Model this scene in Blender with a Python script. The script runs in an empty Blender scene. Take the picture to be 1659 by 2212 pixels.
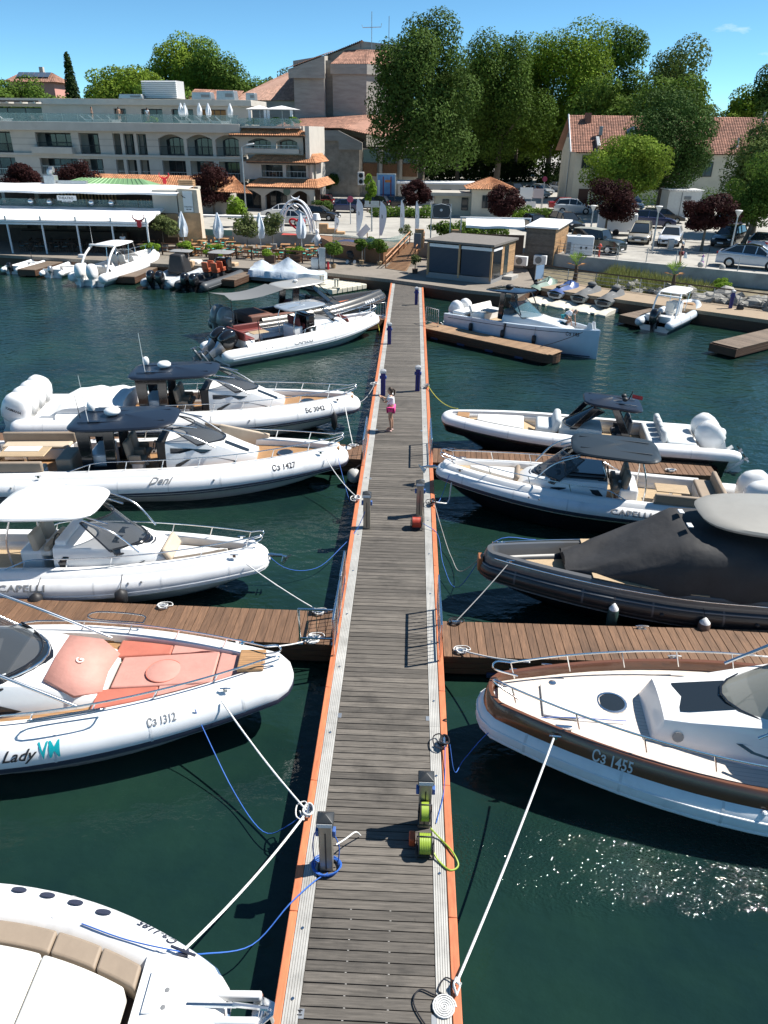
import bpy, bmesh, math, random
from mathutils import Vector, Matrix
R_ = random.Random(7)
PI = math.pi
rad = math.radians
scene = bpy.context.scene
COL = scene.collection

# ------------------------------------------------------------------ camera
PITCH, PSI, ROLL, CAMH = rad(27.4), rad(1.78), rad(0.8), 10.6
_fh = Vector((-math.sin(PSI), math.cos(PSI), 0)); _r0 = Vector((math.cos(PSI), math.sin(PSI), 0)); _up = Vector((0, 0, 1))
_fw = _fh*math.cos(PITCH) - _up*math.sin(PITCH); _u0 = _fh*math.sin(PITCH) + _up*math.cos(PITCH)
_R = _r0*math.cos(ROLL) + _u0*math.sin(ROLL); _U = _u0*math.cos(ROLL) - _r0*math.sin(ROLL)
cd = bpy.data.cameras.new('camera'); cam = bpy.data.objects.new('camera', cd); COL.objects.link(cam)
cd.sensor_fit = 'VERTICAL'; cd.sensor_height = 24.0; cd.lens = 24.0*1587/2212
cd.clip_start = 0.1; cd.clip_end = 6000
m = Matrix((_R, _U, -_fw)).transposed().to_4x4(); m.translation = (0, 0, CAMH)
cam.matrix_world = m
scene.camera = cam

# ------------------------------------------------------------------ light
SUN_EL, SUN_AZ = rad(52), rad(73)       # azimuth measured clockwise from +Y (the pier's direction)
w = bpy.data.worlds.new('World'); scene.world = w; w.use_nodes = True
nt = w.node_tree; nt.nodes.clear()
out = nt.nodes.new('ShaderNodeOutputWorld'); bg = nt.nodes.new('ShaderNodeBackground'); sky = nt.nodes.new('ShaderNodeTexSky')
sky.sky_type = 'NISHITA'; sky.sun_disc = False; sky.sun_elevation = SUN_EL; sky.sun_rotation = SUN_AZ
sky.altitude = 3000; sky.air_density = 0.75; sky.dust_density = 0.0; sky.ozone_density = 8
bg.inputs['Strength'].default_value = 0.095
tint = nt.nodes.new('ShaderNodeVectorMath'); tint.operation = 'MULTIPLY'; tint.inputs[1].default_value = (1.0, 1.24, 1.04)
nt.links.new(sky.outputs[0], tint.inputs[0])
# thin scattered fair-weather wisps over the whole sky
wtc = nt.nodes.new('ShaderNodeTexCoord'); wmp = nt.nodes.new('ShaderNodeMapping'); wmp.inputs['Scale'].default_value = (1, 1, 3.2); wmp.inputs['Location'].default_value = (3.1, 1.7, .4); wnz = nt.nodes.new('ShaderNodeTexNoise'); wnz.inputs['Scale'].default_value = 7.5; wnz.inputs['Detail'].default_value = 7; wnz.inputs['Roughness'].default_value = .6
wmr = nt.nodes.new('ShaderNodeMapRange'); wmr.inputs['From Min'].default_value = .66; wmr.inputs['From Max'].default_value = .80; wmr.inputs['To Max'].default_value = .6; wmx = nt.nodes.new('ShaderNodeMix'); wmx.data_type = 'RGBA'; wmx.inputs[7].default_value = (7.5, 7.9, 8.2, 1)
nt.links.new(wtc.outputs['Generated'], wmp.inputs[0]); nt.links.new(wmp.outputs[0], wnz.inputs['Vector']); nt.links.new(wnz.outputs['Fac'], wmr.inputs[0]); nt.links.new(wmr.outputs[0], wmx.inputs[0]); nt.links.new(tint.outputs[0], wmx.inputs[6]); nt.links.new(wmx.outputs[2], bg.inputs[0]); nt.links.new(bg.outputs[0], out.inputs[0])
sl = bpy.data.lights.new('sun', 'SUN'); sl.energy = 5.0; sl.angle = rad(0.5); sl.color = (1.0, 0.955, 0.88)
so = bpy.data.objects.new('sun', sl); COL.objects.link(so)
sdir = Vector((math.sin(SUN_AZ)*math.cos(SUN_EL), math.cos(SUN_AZ)*math.cos(SUN_EL), math.sin(SUN_EL)))
so.rotation_euler = sdir.to_track_quat('Z', 'Y').to_euler()
so.location = sdir*200
vs = scene.view_settings
vs.view_transform = 'Standard'; vs.look = 'None'; vs.exposure = 0.75; vs.gamma = 1.0; vs.use_curve_mapping = False
scene.cycles.max_bounces = 5; scene.cycles.diffuse_bounces = 2; scene.cycles.glossy_bounces = 3
scene.cycles.transparent_max_bounces = 8; scene.cycles.transmission_bounces = 2
scene.cycles.caustics_reflective = False; scene.cycles.caustics_refractive = False
scene.cycles.sample_clamp_indirect = 3.0

# ------------------------------------------------------------------ materials
MATS = {}
def M(name, col, rough=.5, metal=0., var=0., scale=4., bump=0., bscale=None, rnd=0., spec=.5, coat=0., alpha=1., stretch=(1, 1, 1), dark=None, detail=4., island=0., trans=0., bdist=.02, lines=0., lk=.25):
    """procedural Principled material: col with noise variation, per-object (rnd) or per-island variation, optional bump"""
    if name in MATS: return MATS[name]
    mt = bpy.data.materials.new(name); mt.use_nodes = True; MATS[name] = mt
    n = mt.node_tree.nodes; l = mt.node_tree.links
    b = n['Principled BSDF']
    b.inputs['Roughness'].default_value = rough; b.inputs['Metallic'].default_value = metal
    b.inputs['Specular IOR Level'].default_value = spec; b.inputs['Coat Weight'].default_value = coat
    b.inputs['Alpha'].default_value = alpha
    c4 = (*col, 1)
    b.inputs['Base Color'].default_value = c4
    mt.diffuse_color = c4
    vec = None
    if var or bump or lines:
        tc = n.new('ShaderNodeTexCoord'); mp = n.new('ShaderNodeMapping')
        mp.inputs['Scale'].default_value = stretch
        l.new(tc.outputs['Object'], mp.inputs['Vector']); vec = mp.outputs[0]
        if rnd:
            oi = n.new('ShaderNodeObjectInfo'); mm = n.new('ShaderNodeMath'); mm.operation = 'MULTIPLY'; mm.inputs[1].default_value = 90
            l.new(oi.outputs['Random'], mm.inputs[0]); va = n.new('ShaderNodeVectorMath'); va.operation = 'ADD'
            l.new(vec, va.inputs[0]); l.new(mm.outputs[0], va.inputs[1]); vec = va.outputs[0]
    cur = None
    if var:
        nz = n.new('ShaderNodeTexNoise'); nz.inputs['Scale'].default_value = scale; nz.inputs['Detail'].default_value = detail; nz.inputs['Roughness'].default_value = .62
        l.new(vec, nz.inputs['Vector'])
        rp = n.new('ShaderNodeValToRGB')
        d = dark if dark else tuple(max(0, c*(1-var)) for c in col)
        h = tuple(min(1, c*(1+var*.6)) for c in col)
        rp.color_ramp.elements[0].position = .3; rp.color_ramp.elements[1].position = .72
        rp.color_ramp.elements[0].color = (*d, 1); rp.color_ramp.elements[1].color = (*h, 1)
        l.new(nz.outputs['Fac'], rp.inputs[0]); cur = rp.outputs[0]
    if rnd or island:
        if island:
            src = n.new('ShaderNodeNewGeometry').outputs['Random Per Island']; amt = island
        else:
            src = n.new('ShaderNodeObjectInfo').outputs['Random']; amt = rnd
        mr = n.new('ShaderNodeMapRange'); mr.inputs['To Min'].default_value = 1-amt; mr.inputs['To Max'].default_value = 1+amt
        l.new(src, mr.inputs['Value'])
        mx = n.new('ShaderNodeVectorMath'); mx.operation = 'SCALE'
        if cur: l.new(cur, mx.inputs[0])
        else: mx.inputs[0].default_value = col
        l.new(mr.outputs[0], mx.inputs['Scale']); cur = mx.outputs[0]
    if lines:      # caulking lines of a laid deck, along x
        sp_ = n.new('ShaderNodeSeparateXYZ'); l.new(tc.outputs['Object'], sp_.inputs[0]); m1 = n.new('ShaderNodeMath'); m1.operation = 'MULTIPLY'; m1.inputs[1].default_value = lines; l.new(sp_.outputs['Y'], m1.inputs[0])
        m2 = n.new('ShaderNodeMath'); m2.operation = 'FRACT'; l.new(m1.outputs[0], m2.inputs[0]); m3 = n.new('ShaderNodeMath'); m3.operation = 'LESS_THAN'; m3.inputs[1].default_value = .12; l.new(m2.outputs[0], m3.inputs[0])
        mx2 = n.new('ShaderNodeMix'); mx2.data_type = 'RGBA'; l.new(m3.outputs[0], mx2.inputs[0]); l.new(cur, mx2.inputs[6]); mx2.inputs[7].default_value = (col[0]*lk, col[1]*lk, col[2]*lk, 1); cur = mx2.outputs[2]
    if cur: l.new(cur, b.inputs['Base Color'])
    if bump:
        nb = n.new('ShaderNodeTexNoise'); nb.inputs['Scale'].default_value = bscale or scale; nb.inputs['Detail'].default_value = 3
        l.new(vec, nb.inputs['Vector'])
        bp = n.new('ShaderNodeBump'); bp.inputs['Strength'].default_value = bump; bp.inputs['Distance'].default_value = bdist
        l.new(nb.outputs['Fac'], bp.inputs['Height']); l.new(bp.outputs[0], b.inputs['Normal'])
    if trans:
        tb = n.new('ShaderNodeBsdfTranslucent'); ms = n.new('ShaderNodeMixShader'); ms.inputs[0].default_value = trans
        if cur: l.new(cur, tb.inputs[0])
        else: tb.inputs[0].default_value = c4
        o = n['Material Output']; l.new(b.outputs[0], ms.inputs[1]); l.new(tb.outputs[0], ms.inputs[2]); l.new(ms.outputs[0], o.inputs[0])
    return mt

WHITE = M('gelcoat_white', (.80, .80, .79), .22, spec=.5, coat=.3, var=.05, scale=1.5)
TUBEW = M('tube_white', (.78, .785, .79), .42, var=.06, scale=2)
GREYT = M('tube_grey', (.40, .43, .46), .5, var=.08, scale=2)
BLACKG = M('gloss_black', (.012, .012, .014), .12, coat=.5)
BLACKM = M('matt_black', (.02, .02, .022), .55, var=.2, scale=6)
NAVY = M('navy_black_top', (.013, .019, .032), .34, spec=.35, coat=.12)
STRAKE = M('strake_navy', (.03, .035, .06), .45)
STEEL = M('stainless', (.72, .73, .74), .18, 1.0)
ALU = M('anodised_alu', (.55, .56, .56), .4, .9, var=.1, scale=6)
GLASS = M('dark_glass', (.018, .024, .03), .06, spec=.7)
TINT = M('tinted_glass', (.02, .027, .035), .05, alpha=.72, spec=.8)
CLEARG = M('clear_glass', (.35, .45, .45), .04, alpha=.28, spec=.8)
TEAK = M('teak', (.40, .225, .105), .6, var=.3, scale=3, stretch=(1, 14, 1), lines=17)
TEAKP = M('teak_pale', (.46, .34, .21), .6, var=.2, scale=3, stretch=(1, 14, 1), lines=17)
BEIGE = M('cushion_beige', (.50, .41, .31), .7, var=.08, scale=3, bump=.15, bscale=9)
TAUPE = M('cushion_taupe', (.30, .235, .175), .7, var=.1, scale=3, bump=.15, bscale=9)
CREAM = M('cushion_cream', (.74, .72, .67), .65, var=.06, scale=3, bump=.15, bscale=9)
CORAL = M('cushion_coral', (.50, .155, .105), .65, var=.14, scale=2.2, bump=.2, bscale=14)
CORALL = M('cushion_coral_faded', (.56, .275, .225), .7, var=.12, scale=2.6, bump=.2, bscale=14)
REDSEAT = M('seat_red', (.17, .035, .03), .6, var=.1)
ROPEW = M('rope_white', (.72, .72, .70), .8, var=.2, scale=60, bump=.4, bscale=90)
ROPEB = M('rope_blue', (.03, .13, .48), .7, var=.2, scale=60)
ROPEK = M('rope_black', (.02, .02, .025), .8)
ROPEG = M('rope_grey', (.30, .30, .30), .8)
ROPEY = M('rope_yellow', (.62, .55, .06), .6)
RUBBER = M('rubber', (.018, .018, .018), .75)
TXT = M('letter_black', (.015, .015, .018), .5)
TXTG = M('letter_grey', (.20, .205, .21), .4)
TXTW = M('letter_silver', (.62, .63, .64), .35)

def stain(mt, scale, lo, hi, k, stretch=(1, 1, 1)):
    """irregular stains fixed in the world: darkens the base colour by k where a noise is high"""
    n = mt.node_tree.nodes; l = mt.node_tree.links; b = n['Principled BSDF']; lk = b.inputs['Base Color'].links
    g = n.new('ShaderNodeNewGeometry'); mp = n.new('ShaderNodeMapping'); mp.inputs['Scale'].default_value = stretch; l.new(g.outputs['Position'], mp.inputs[0])
    z = n.new('ShaderNodeTexNoise'); z.inputs['Scale'].default_value = scale; z.inputs['Detail'].default_value = 6; z.inputs['Roughness'].default_value = .65; l.new(mp.outputs[0], z.inputs['Vector'])
    r = n.new('ShaderNodeMapRange'); r.inputs['From Min'].default_value = lo; r.inputs['From Max'].default_value = hi; r.inputs['To Min'].default_value = 1; r.inputs['To Max'].default_value = k; l.new(z.outputs['Fac'], r.inputs[0])
    m_ = n.new('ShaderNodeVectorMath'); m_.operation = 'SCALE'
    if lk: l.new(lk[0].from_socket, m_.inputs[0])
    else: m_.inputs[0].default_value = b.inputs['Base Color'].default_value[:3]
    l.new(r.outputs[0], m_.inputs['Scale']); l.new(m_.outputs[0], b.inputs['Base Color'])
stain(TUBEW, 1.3, .55, .78, .80); stain(WHITE, 1.1, .55, .8, .84)
# ------------------------------------------------------------------ mesh building
class MB:
    def __init__(s): s.v = []; s.f = []; s.mi = []
    def add(s, vs, fs, mi=0):
        o = len(s.v); s.v += [tuple(x) for x in vs]; s.f += [tuple(i+o for i in f) for f in fs]; s.mi += [mi]*len(fs); return s
    def box(s, c, d, rz=0., rx=0., ry=0., mi=0, tx=1., ty=1.):
        """box centred at c with full size d; tx, ty scale the top face"""
        h = [k/2 for k in d]; vs = []
        mt = Matrix.Rotation(rz, 3, 'Z') @ Matrix.Rotation(ry, 3, 'Y') @ Matrix.Rotation(rx, 3, 'X')
        for z, kx, ky in ((-h[2], 1, 1), (h[2], tx, ty)):
            for x, y in ((-1, -1), (1, -1), (1, 1), (-1, 1)): vs.append(mt @ Vector((x*h[0]*kx, y*h[1]*ky, z)) + Vector(c))
        return s.add(vs, [(3, 2, 1, 0), (4, 5, 6, 7), (0, 1, 5, 4), (1, 2, 6, 5), (2, 3, 7, 6), (3, 0, 4, 7)], mi)
    def poly(s, pts, mi=0): return s.add(pts, [tuple(range(len(pts)))], mi)
    def prism(s, pts, ext, mi=0):
        """polygon pts (3D) extruded by vector ext"""
        n = len(pts); e = Vector(ext); a = [Vector(p) for p in pts]; vs = a + [p+e for p in a]
        fs = [tuple(range(n-1, -1, -1)), tuple(range(n, 2*n))] + [(i, (i+1) % n, n+(i+1) % n, n+i) for i in range(n)]
        return s.add(vs, fs, mi)
    def loft(s, rings, closed=True, cap=True, mi=0, flip=False):
        n = len(rings[0]); vs = [p for r in rings for p in r]; fs = []
        for k in range(len(rings)-1):
            for i in range(n if closed else n-1):
                a, b = k*n+i, k*n+(i+1) % n; fs.append((a, b, b+n, a+n))
        if cap and closed: fs.append(tuple(range(n-1, -1, -1))); fs.append(tuple(range((len(rings)-1)*n, len(rings)*n)))
        if flip: fs = [f[::-1] for f in fs]
        return s.add(vs, fs, mi)
    def tube(s, pts, r, n=6, closed=False, cap=True, mi=0):
        P = [Vector(p) for p in pts]; k = len(P); rings = []
        up = Vector((0, 0, 1)); last = None
        for i in range(k):
            if closed: t = P[(i+1) % k]-P[i-1]
            else: t = P[min(i+1, k-1)]-P[max(i-1, 0)]
            if t.length < 1e-9: t = Vector((0, 0, 1))
            t.normalize()
            if last is None:
                a = up if abs(t.z) < .9 else Vector((1, 0, 0)); u = t.cross(a).normalized()
            else: u = (last - t*last.dot(t)); u = u.normalized() if u.length > 1e-6 else last
            last = u; v = t.cross(u); rr = r[i] if isinstance(r, (list, tuple)) else r
            rings.append([P[i]+(u*math.cos(2*PI*j/n)+v*math.sin(2*PI*j/n))*rr for j in range(n)])
        if closed: rings.append(rings[0]); cap = False
        return s.loft(rings, True, cap, mi)
    def cyl(s, c, r, h, n=16, r2=None, mi=0):
        c = Vector(c); r2 = r if r2 is None else r2
        return s.loft([[c+Vector((r*math.cos(2*PI*j/n), r*math.sin(2*PI*j/n), 0)) for j in range(n)], [c+Vector((r2*math.cos(2*PI*j/n), r2*math.sin(2*PI*j/n), h)) for j in range(n)]], mi=mi)
    def lathe(s, prof, c=(0, 0, 0), n=14, axis=None, mi=0):
        """prof: (radius, height) pairs; axis: direction vector"""
        c = Vector(c); q = Vector(axis).to_track_quat('Z', 'Y').to_matrix() if axis is not None else Matrix.Identity(3)
        return s.loft([[c+q @ Vector((max(r, 1e-4)*math.cos(2*PI*j/n), max(r, 1e-4)*math.sin(2*PI*j/n), h)) for j in range(n)] for r, h in prof], mi=mi)
    def ell(s, c, r, n=10, k=6, mi=0):
        return s.lathe2(c, r, n, k, mi)
    def lathe2(s, c, r, n, k, mi):
        c = Vector(c); rings = []
        for i in range(k+1):
            a = -PI/2+PI*i/k; q = max(math.cos(a), .01)
            rings.append([c+Vector((r[0]*q*math.cos(2*PI*j/n), r[1]*q*math.sin(2*PI*j/n), r[2]*math.sin(a))) for j in range(n)])
        return s.loft(rings, mi=mi)
    def build(s, name, mat, parent=None, smooth=None, bev=0., loc=None, rz=None, seg=2):
        me = bpy.data.meshes.new(name); me.from_pydata(s.v, [], s.f)
        for mt in (mat if isinstance(mat, (list, tuple)) else [mat]): me.materials.append(mt)
        if any(s.mi): me.polygons.foreach_set('material_index', s.mi)
        if smooth is not None:
            me.polygons.foreach_set('use_smooth', [True]*len(me.polygons)); me.set_sharp_from_angle(angle=rad(smooth))
        me.update()
        o = bpy.data.objects.new(name, me); COL.objects.link(o)
        if parent: o.parent = parent
        if loc: o.location = loc
        if rz: o.rotation_euler.z = rz
        if bev:
            b = o.modifiers.new('bevel', 'BEVEL'); b.width = bev; b.segments = seg; b.limit_method = 'ANGLE'; b.angle_limit = rad(35)
            if smooth is None:
                me.polygons.foreach_set('use_smooth', [True]*len(me.polygons)); me.set_sharp_from_angle(angle=rad(50))
        return o

def tag(o, label=None, cat=None, group=None, kind=None):
    if label: o['label'] = label
    if cat: o['category'] = cat
    if group: o['group'] = group
    if kind: o['kind'] = kind
    return o
def thing(name, label, cat, loc=(0, 0, 0), rz=0., group=None, scale=None):
    o = bpy.data.objects.new(name, None); COL.objects.link(o); o.empty_display_size = .3
    o.location = loc; o.rotation_euler.z = rz
    if scale: o.scale = (scale,)*3
    return tag(o, label, cat, group)
def copy_tree(o, parent=None):
    c = o.copy(); COL.objects.link(c); c.parent = parent
    for ch in o.children: copy_tree(ch, c)
    return c
def inst(src, name, parent, loc, rz=0.):
    """a further object sharing src's mesh"""
    o = bpy.data.objects.new(name, src.data); COL.objects.link(o); o.parent = parent; o.location = loc; o.rotation_euler.z = rz
    for md in src.modifiers:
        b = o.modifiers.new(md.name, md.type); b.width = md.width; b.segments = md.segments; b.limit_method = md.limit_method; b.angle_limit = md.angle_limit
    return o
def sag(a, b, s, n=14):
    a = Vector(a); b = Vector(b)
    return [a.lerp(b, i/n) - Vector((0, 0, s*4*(i/n)*(1-i/n))) for i in range(n+1)]
def spline(pts, n=6):
    """Catmull-Rom through pts"""
    P = [Vector(p) for p in pts]; P = [P[0]*2-P[1]] + P + [P[-1]*2-P[-2]]; o = []
    for i in range(1, len(P)-2):
        for k in range(n):
            t = k/n; p0, p1, p2, p3 = P[i-1:i+3]
            o.append(.5*((2*p1)+(p2-p0)*t+(2*p0-5*p1+4*p2-p3)*t*t+(3*p1-p0-3*p2+p3)*t**3))
    return o+[P[-2]]
_tc = {}
def text_mesh(txt, size=1., shear=0., font_space=1.):
    """flat lettering as (verts2d, faces), left-aligned at 0, baseline 0"""
    k = (txt, size, shear, font_space)
    if k not in _tc:
        cu = bpy.data.curves.new('txt', 'FONT'); cu.body = txt; cu.size = size; cu.shear = shear; cu.space_character = font_space; cu.resolution_u = 2; cu.offset = size*.016
        ob = bpy.data.objects.new('txt', cu); COL.objects.link(ob)
        dg = bpy.context.evaluated_depsgraph_get(); me = ob.evaluated_get(dg).to_mesh()
        bm = bmesh.new(); bm.from_mesh(me)
        for i in range(-3, 12):      # cut into rows so that lettering can follow a curved skin
            bmesh.ops.bisect_plane(bm, geom=bm.verts[:]+bm.edges[:]+bm.faces[:], plane_co=(0, size*.1*i+size*.013, 0), plane_no=(0, 1, 0))
        bm.verts.index_update()
        _tc[k] = ([(v.co.x, v.co.y) for v in bm.verts], [tuple(v.index for v in p.verts) for p in bm.faces])
        bm.free(); bpy.data.objects.remove(ob); bpy.data.curves.remove(cu)
    return _tc[k]
def flat_text(txt, size, origin, ex, ey, mat, parent, name='lettering', shear=0., off=.004, bold=0):
    """lettering on a plane: origin, x and y unit vectors"""
    vs, fs = text_mesh(txt, size, shear); o = Vector(origin); ex = Vector(ex); ey = Vector(ey); nz = ex.cross(ey).normalized()
    return MB().add([o+ex*x+ey*y+nz*off for x, y in vs], fs).build(name, mat, parent)
# ------------------------------------------------------------------ setting materials
def water_mat():
    mt = bpy.data.materials.new('harbour_water'); mt.use_nodes = True; n = mt.node_tree.nodes; l = mt.node_tree.links; b = n['Principled BSDF']
    tc = n.new('ShaderNodeTexCoord')
    def noise(sc, det, stretch=(1, 1, 1), rough=.5, rz=0.):
        mp = n.new('ShaderNodeMapping'); mp.inputs['Scale'].default_value = stretch; mp.inputs['Rotation'].default_value = (0, 0, rz); l.new(tc.outputs['Object'], mp.inputs[0])
        z = n.new('ShaderNodeTexNoise'); z.inputs['Scale'].default_value = sc; z.inputs['Detail'].default_value = det; z.inputs['Roughness'].default_value = rough
        l.new(mp.outputs[0], z.inputs['Vector']); return z.outputs['Fac']
    rp = n.new('ShaderNodeValToRGB'); e = rp.color_ramp.elements
    e[0].position = .36; e[0].color = (.0058, .0195, .0180, 1); e[1].position = .70; e[1].color = (.0125, .037, .0235, 1)
    l.new(noise(.22, 5, (1, 1, 1), .6), rp.inputs[0]); l.new(rp.outputs[0], b.inputs['Base Color'])
    b.inputs['Roughness'].default_value = .035; b.inputs['IOR'].default_value = 1.38; b.inputs['Specular IOR Level'].default_value = .5
    def add(a, c, k):
        mm = n.new('ShaderNodeMath'); mm.operation = 'MULTIPLY_ADD'; l.new(c, mm.inputs[0]); mm.inputs[1].default_value = k
        if a is None: mm.inputs[2].default_value = 0
        else: l.new(a, mm.inputs[2])
        return mm.outputs[0]
    h = add(None, noise(1.15, 2, (1, 1.6, 1), .5, .5), .55)
    h = add(h, noise(3.4, 3, (1, 1.5, 1), .55, -.3), .22)
    h = add(h, noise(11, 2, (1, 1.2, 1), .5, .2), .05)
    # calm near the moored boats in the foreground, livelier in the open basin
    sx = n.new('ShaderNodeSeparateXYZ'); l.new(tc.outputs['Object'], sx.inputs[0])
    # wind-ruffled patch of short steep wavelets off the near right hull
    vr = n.new('ShaderNodeMapping'); vr.inputs['Location'].default_value = (-3.9, -8.25, 0); l.new(tc.outputs['Object'], vr.inputs[0])
    vr2 = n.new('ShaderNodeMapping'); vr2.inputs['Rotation'].default_value = (0, 0, rad(22)); vr2.inputs['Scale'].default_value = (.2, .95, 1); l.new(vr.outputs[0], vr2.inputs[0])
    ln = n.new('ShaderNodeVectorMath'); ln.operation = 'LENGTH'; l.new(vr2.outputs[0], ln.inputs[0])
    pj = n.new('ShaderNodeMath'); pj.operation = 'MULTIPLY_ADD'; l.new(noise(1.6, 3), pj.inputs[0]); pj.inputs[1].default_value = .9; l.new(ln.outputs['Value'], pj.inputs[2])
    pm = n.new('ShaderNodeMapRange'); pm.interpolation_type = 'SMOOTHSTEP'; pm.inputs['From Min'].default_value = 1.45; pm.inputs['From Max'].default_value = 1.0; l.new(pj.outputs[0], pm.inputs[0])
    wv = n.new('ShaderNodeMath'); wv.operation = 'MULTIPLY'; l.new(pm.outputs[0], wv.inputs[0]); l.new(noise(17, 1.5, (1, 1.25, 1), .5, .4), wv.inputs[1])
    mr = n.new('ShaderNodeMapRange'); mr.inputs['From Min'].default_value = 8; mr.inputs['From Max'].default_value = 32; mr.inputs['To Min'].default_value = .22; mr.inputs['To Max'].default_value = .55; l.new(sx.outputs['Y'], mr.inputs[0])
    hm = n.new('ShaderNodeMath'); hm.operation = 'MULTIPLY'; l.new(h, hm.inputs[0]); l.new(mr.outputs[0], hm.inputs[1])
    bp = n.new('ShaderNodeBump'); bp.inputs['Distance'].default_value = .30; bp.inputs['Strength'].default_value = 1; l.new(hm.outputs[0], bp.inputs['Height'])
    b2 = n.new('ShaderNodeBump'); b2.inputs['Distance'].default_value = .24; b2.inputs['Strength'].default_value = .28; l.new(wv.outputs[0], b2.inputs['Height']); l.new(bp.outputs[0], b2.inputs['Normal']); l.new(b2.outputs[0], b.inputs['Normal'])
    return mt
WATER = water_mat()
PLANKG = M('plank_weathered', (.120, .106, .090), .72, var=.5, scale=2.4, stretch=(1, 16, 4), rnd=.3, bump=.35, bscale=6, bdist=.01)
PLANKB = M('plank_brown', (.165, .090, .050), .65, var=.42, scale=2.4, stretch=(16, 1, 4), rnd=.2, bump=.35, bscale=6, bdist=.01)
PLANKD = M('fascia_brown', (.085, .042, .022), .6, var=.35, scale=2, stretch=(1, 1, 12))
ORANGE = M('orange_fender_board', (.56, .175, .075), .6, var=.25, scale=3, stretch=(6, 1, 1), rnd=.06)
RIBALU = M('ribbed_alu', (.50, .49, .46), .55, .25, var=.18, scale=2.5, rnd=.05)
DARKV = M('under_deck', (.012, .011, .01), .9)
BOARDW = M('boardwalk', (.24, .21, .175), .75, var=.3, scale=3, stretch=(1, 10, 1), bump=.2)
ASPHALT = M('asphalt', (.40, .38, .34), .9, var=.2, scale=.35, detail=8, bump=.2, bscale=30)
CONC = M('concrete_wall', (.42, .41, .385), .85, var=.2, scale=1.2, detail=7, bump=.15, bscale=12)
ROCK = M('rock', (.27, .26, .235), .9, var=.35, scale=2.5, rnd=.22, bump=.5, bscale=5, bdist=.06)
SOIL = M('soil', (.20, .17, .11), .95, var=.4, scale=1.3)
PVC = M('float_blue', (.02, .04, .10), .5)

stain(ASPHALT, .22, .48, .72, .68); stain(ASPHALT, 1.1, .58, .72, .75); stain(CONC, .8, .5, .72, .72); stain(BOARDW, .5, .5, .72, .7); stain(PLANKG, 1.1, .54, .72, .55); stain(PLANKG, 5, .66, .74, .6); stain(ORANGE, 1.5, .55, .75, .72); stain(RIBALU, 1.2, .52, .75, .7); stain(PLANKB, 1.2, .55, .75, .62)
def struct(o, kind='structure'): o['kind'] = kind; return o

# water
struct(MB().poly([(-400, -120, 0), (400, -120, 0), (400, 110, 0), (-400, 110, 0)]).build('water', WATER))

# land behind the quay: one sheet reaching the horizon
GZ = 2.0
edge = [(-400, 120), (-60, 80), (-21, 75.2), (-9, 72.2), (0.4, 67.9), (1.3, 67.8), (3.4, 65.4), (9.4, 62.7), (15.7, 59.0), (24.9, 53.6), (60, 33), (400, -165)]
g = MB(); g.poly([(x, y, GZ) for x, y in edge] + [(3000, -165, GZ), (3000, 3000, GZ), (-3000, 3000, GZ), (-3000, 120, GZ)])
struct(g.build('ground', ASPHALT))
# its retaining face down to the boardwalk
g = MB()
for a, b in zip(edge[1:8], edge[2:8]): g.poly([(*a, .2), (*b, .2), (*b, GZ-.004), (*a, GZ-.004)])
struct(g.build('retaining_face', CONC))
# parking wall to the right
pw = thing('parking_wall', 'long low grey concrete wall below the car park railing on the right', 'wall', (9.4, 62.7, 0))
wl = [(9.4, 62.7), (15.7, 59.0), (24.9, 53.6), (60, 33)]
for a, b in zip(wl, wl[1:]):
    a = Vector((*a, 0)); b = Vector((*b, 0)); d = (b-a).normalized(); nn = Vector((d.y, -d.x, 0)); o = pw.location.copy(); o.z = 0
    m_ = MB(); m_.prism([a-o, b-o, b-o+nn*-.35, a-o+nn*-.35], (0, 0, GZ+.12)); m_.build('wall_panel', CONC, pw)

# boardwalk along the quay
bw = [(-120, 77), (-60, 69.5), (-35, 64.4), (-22, 61.6), (-12, 59.8), (-7.2, 59.0), (-1.6, 56.35), (0.2, 55.2), (3.65, 52.9), (7.3, 51.3), (9.0, 55.2), (9.4, 62.6), (3.4, 65.3), (1.3, 67.7), (0.4, 67.8), (-9, 72.1), (-21, 75.1), (-60, 79.9), (-120, 88)]
qy = MB(); qy.prism([(x, y, .62) for x, y in bw], (0, 0, .23)); struct(qy.build('boardwalk', BOARDW))
qf = MB()
for a, b in zip(bw[:10], bw[1:11]):
    qf.prism([(*a, -.1), (*b, -.1), (*b, .62), (*a, .62)], (.0, .12, 0))
struct(qf.build('quay_fascia', PLANKD))
# walkway under the car park, to the right
RW = [(9.3, 54.2), (12.4, 51.6), (19.6, 46.6), (34, 36.2)]; RB = [(9.8, 58.6), (13.3, 55.1), (22.5, 48.0), (36, 38)]
rw = MB(); rw.prism([(x, y, .62) for x, y in RW]+[(x, y, .62) for x, y in reversed(RB)], (0, 0, .22)); struct(rw.build('quay_walkway', M('boardwalk_tan', (.33, .25, .17), .75, var=.25, scale=3, stretch=(1, 8, 1))))
rf = MB()
for a, b in zip(RW, RW[1:]): rf.prism([(*a, -.1), (*b, -.1), (*b, .61), (*a, .61)], (.06, .1, 0))
struct(rf.build('walkway_fascia', PLANKD))
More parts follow.
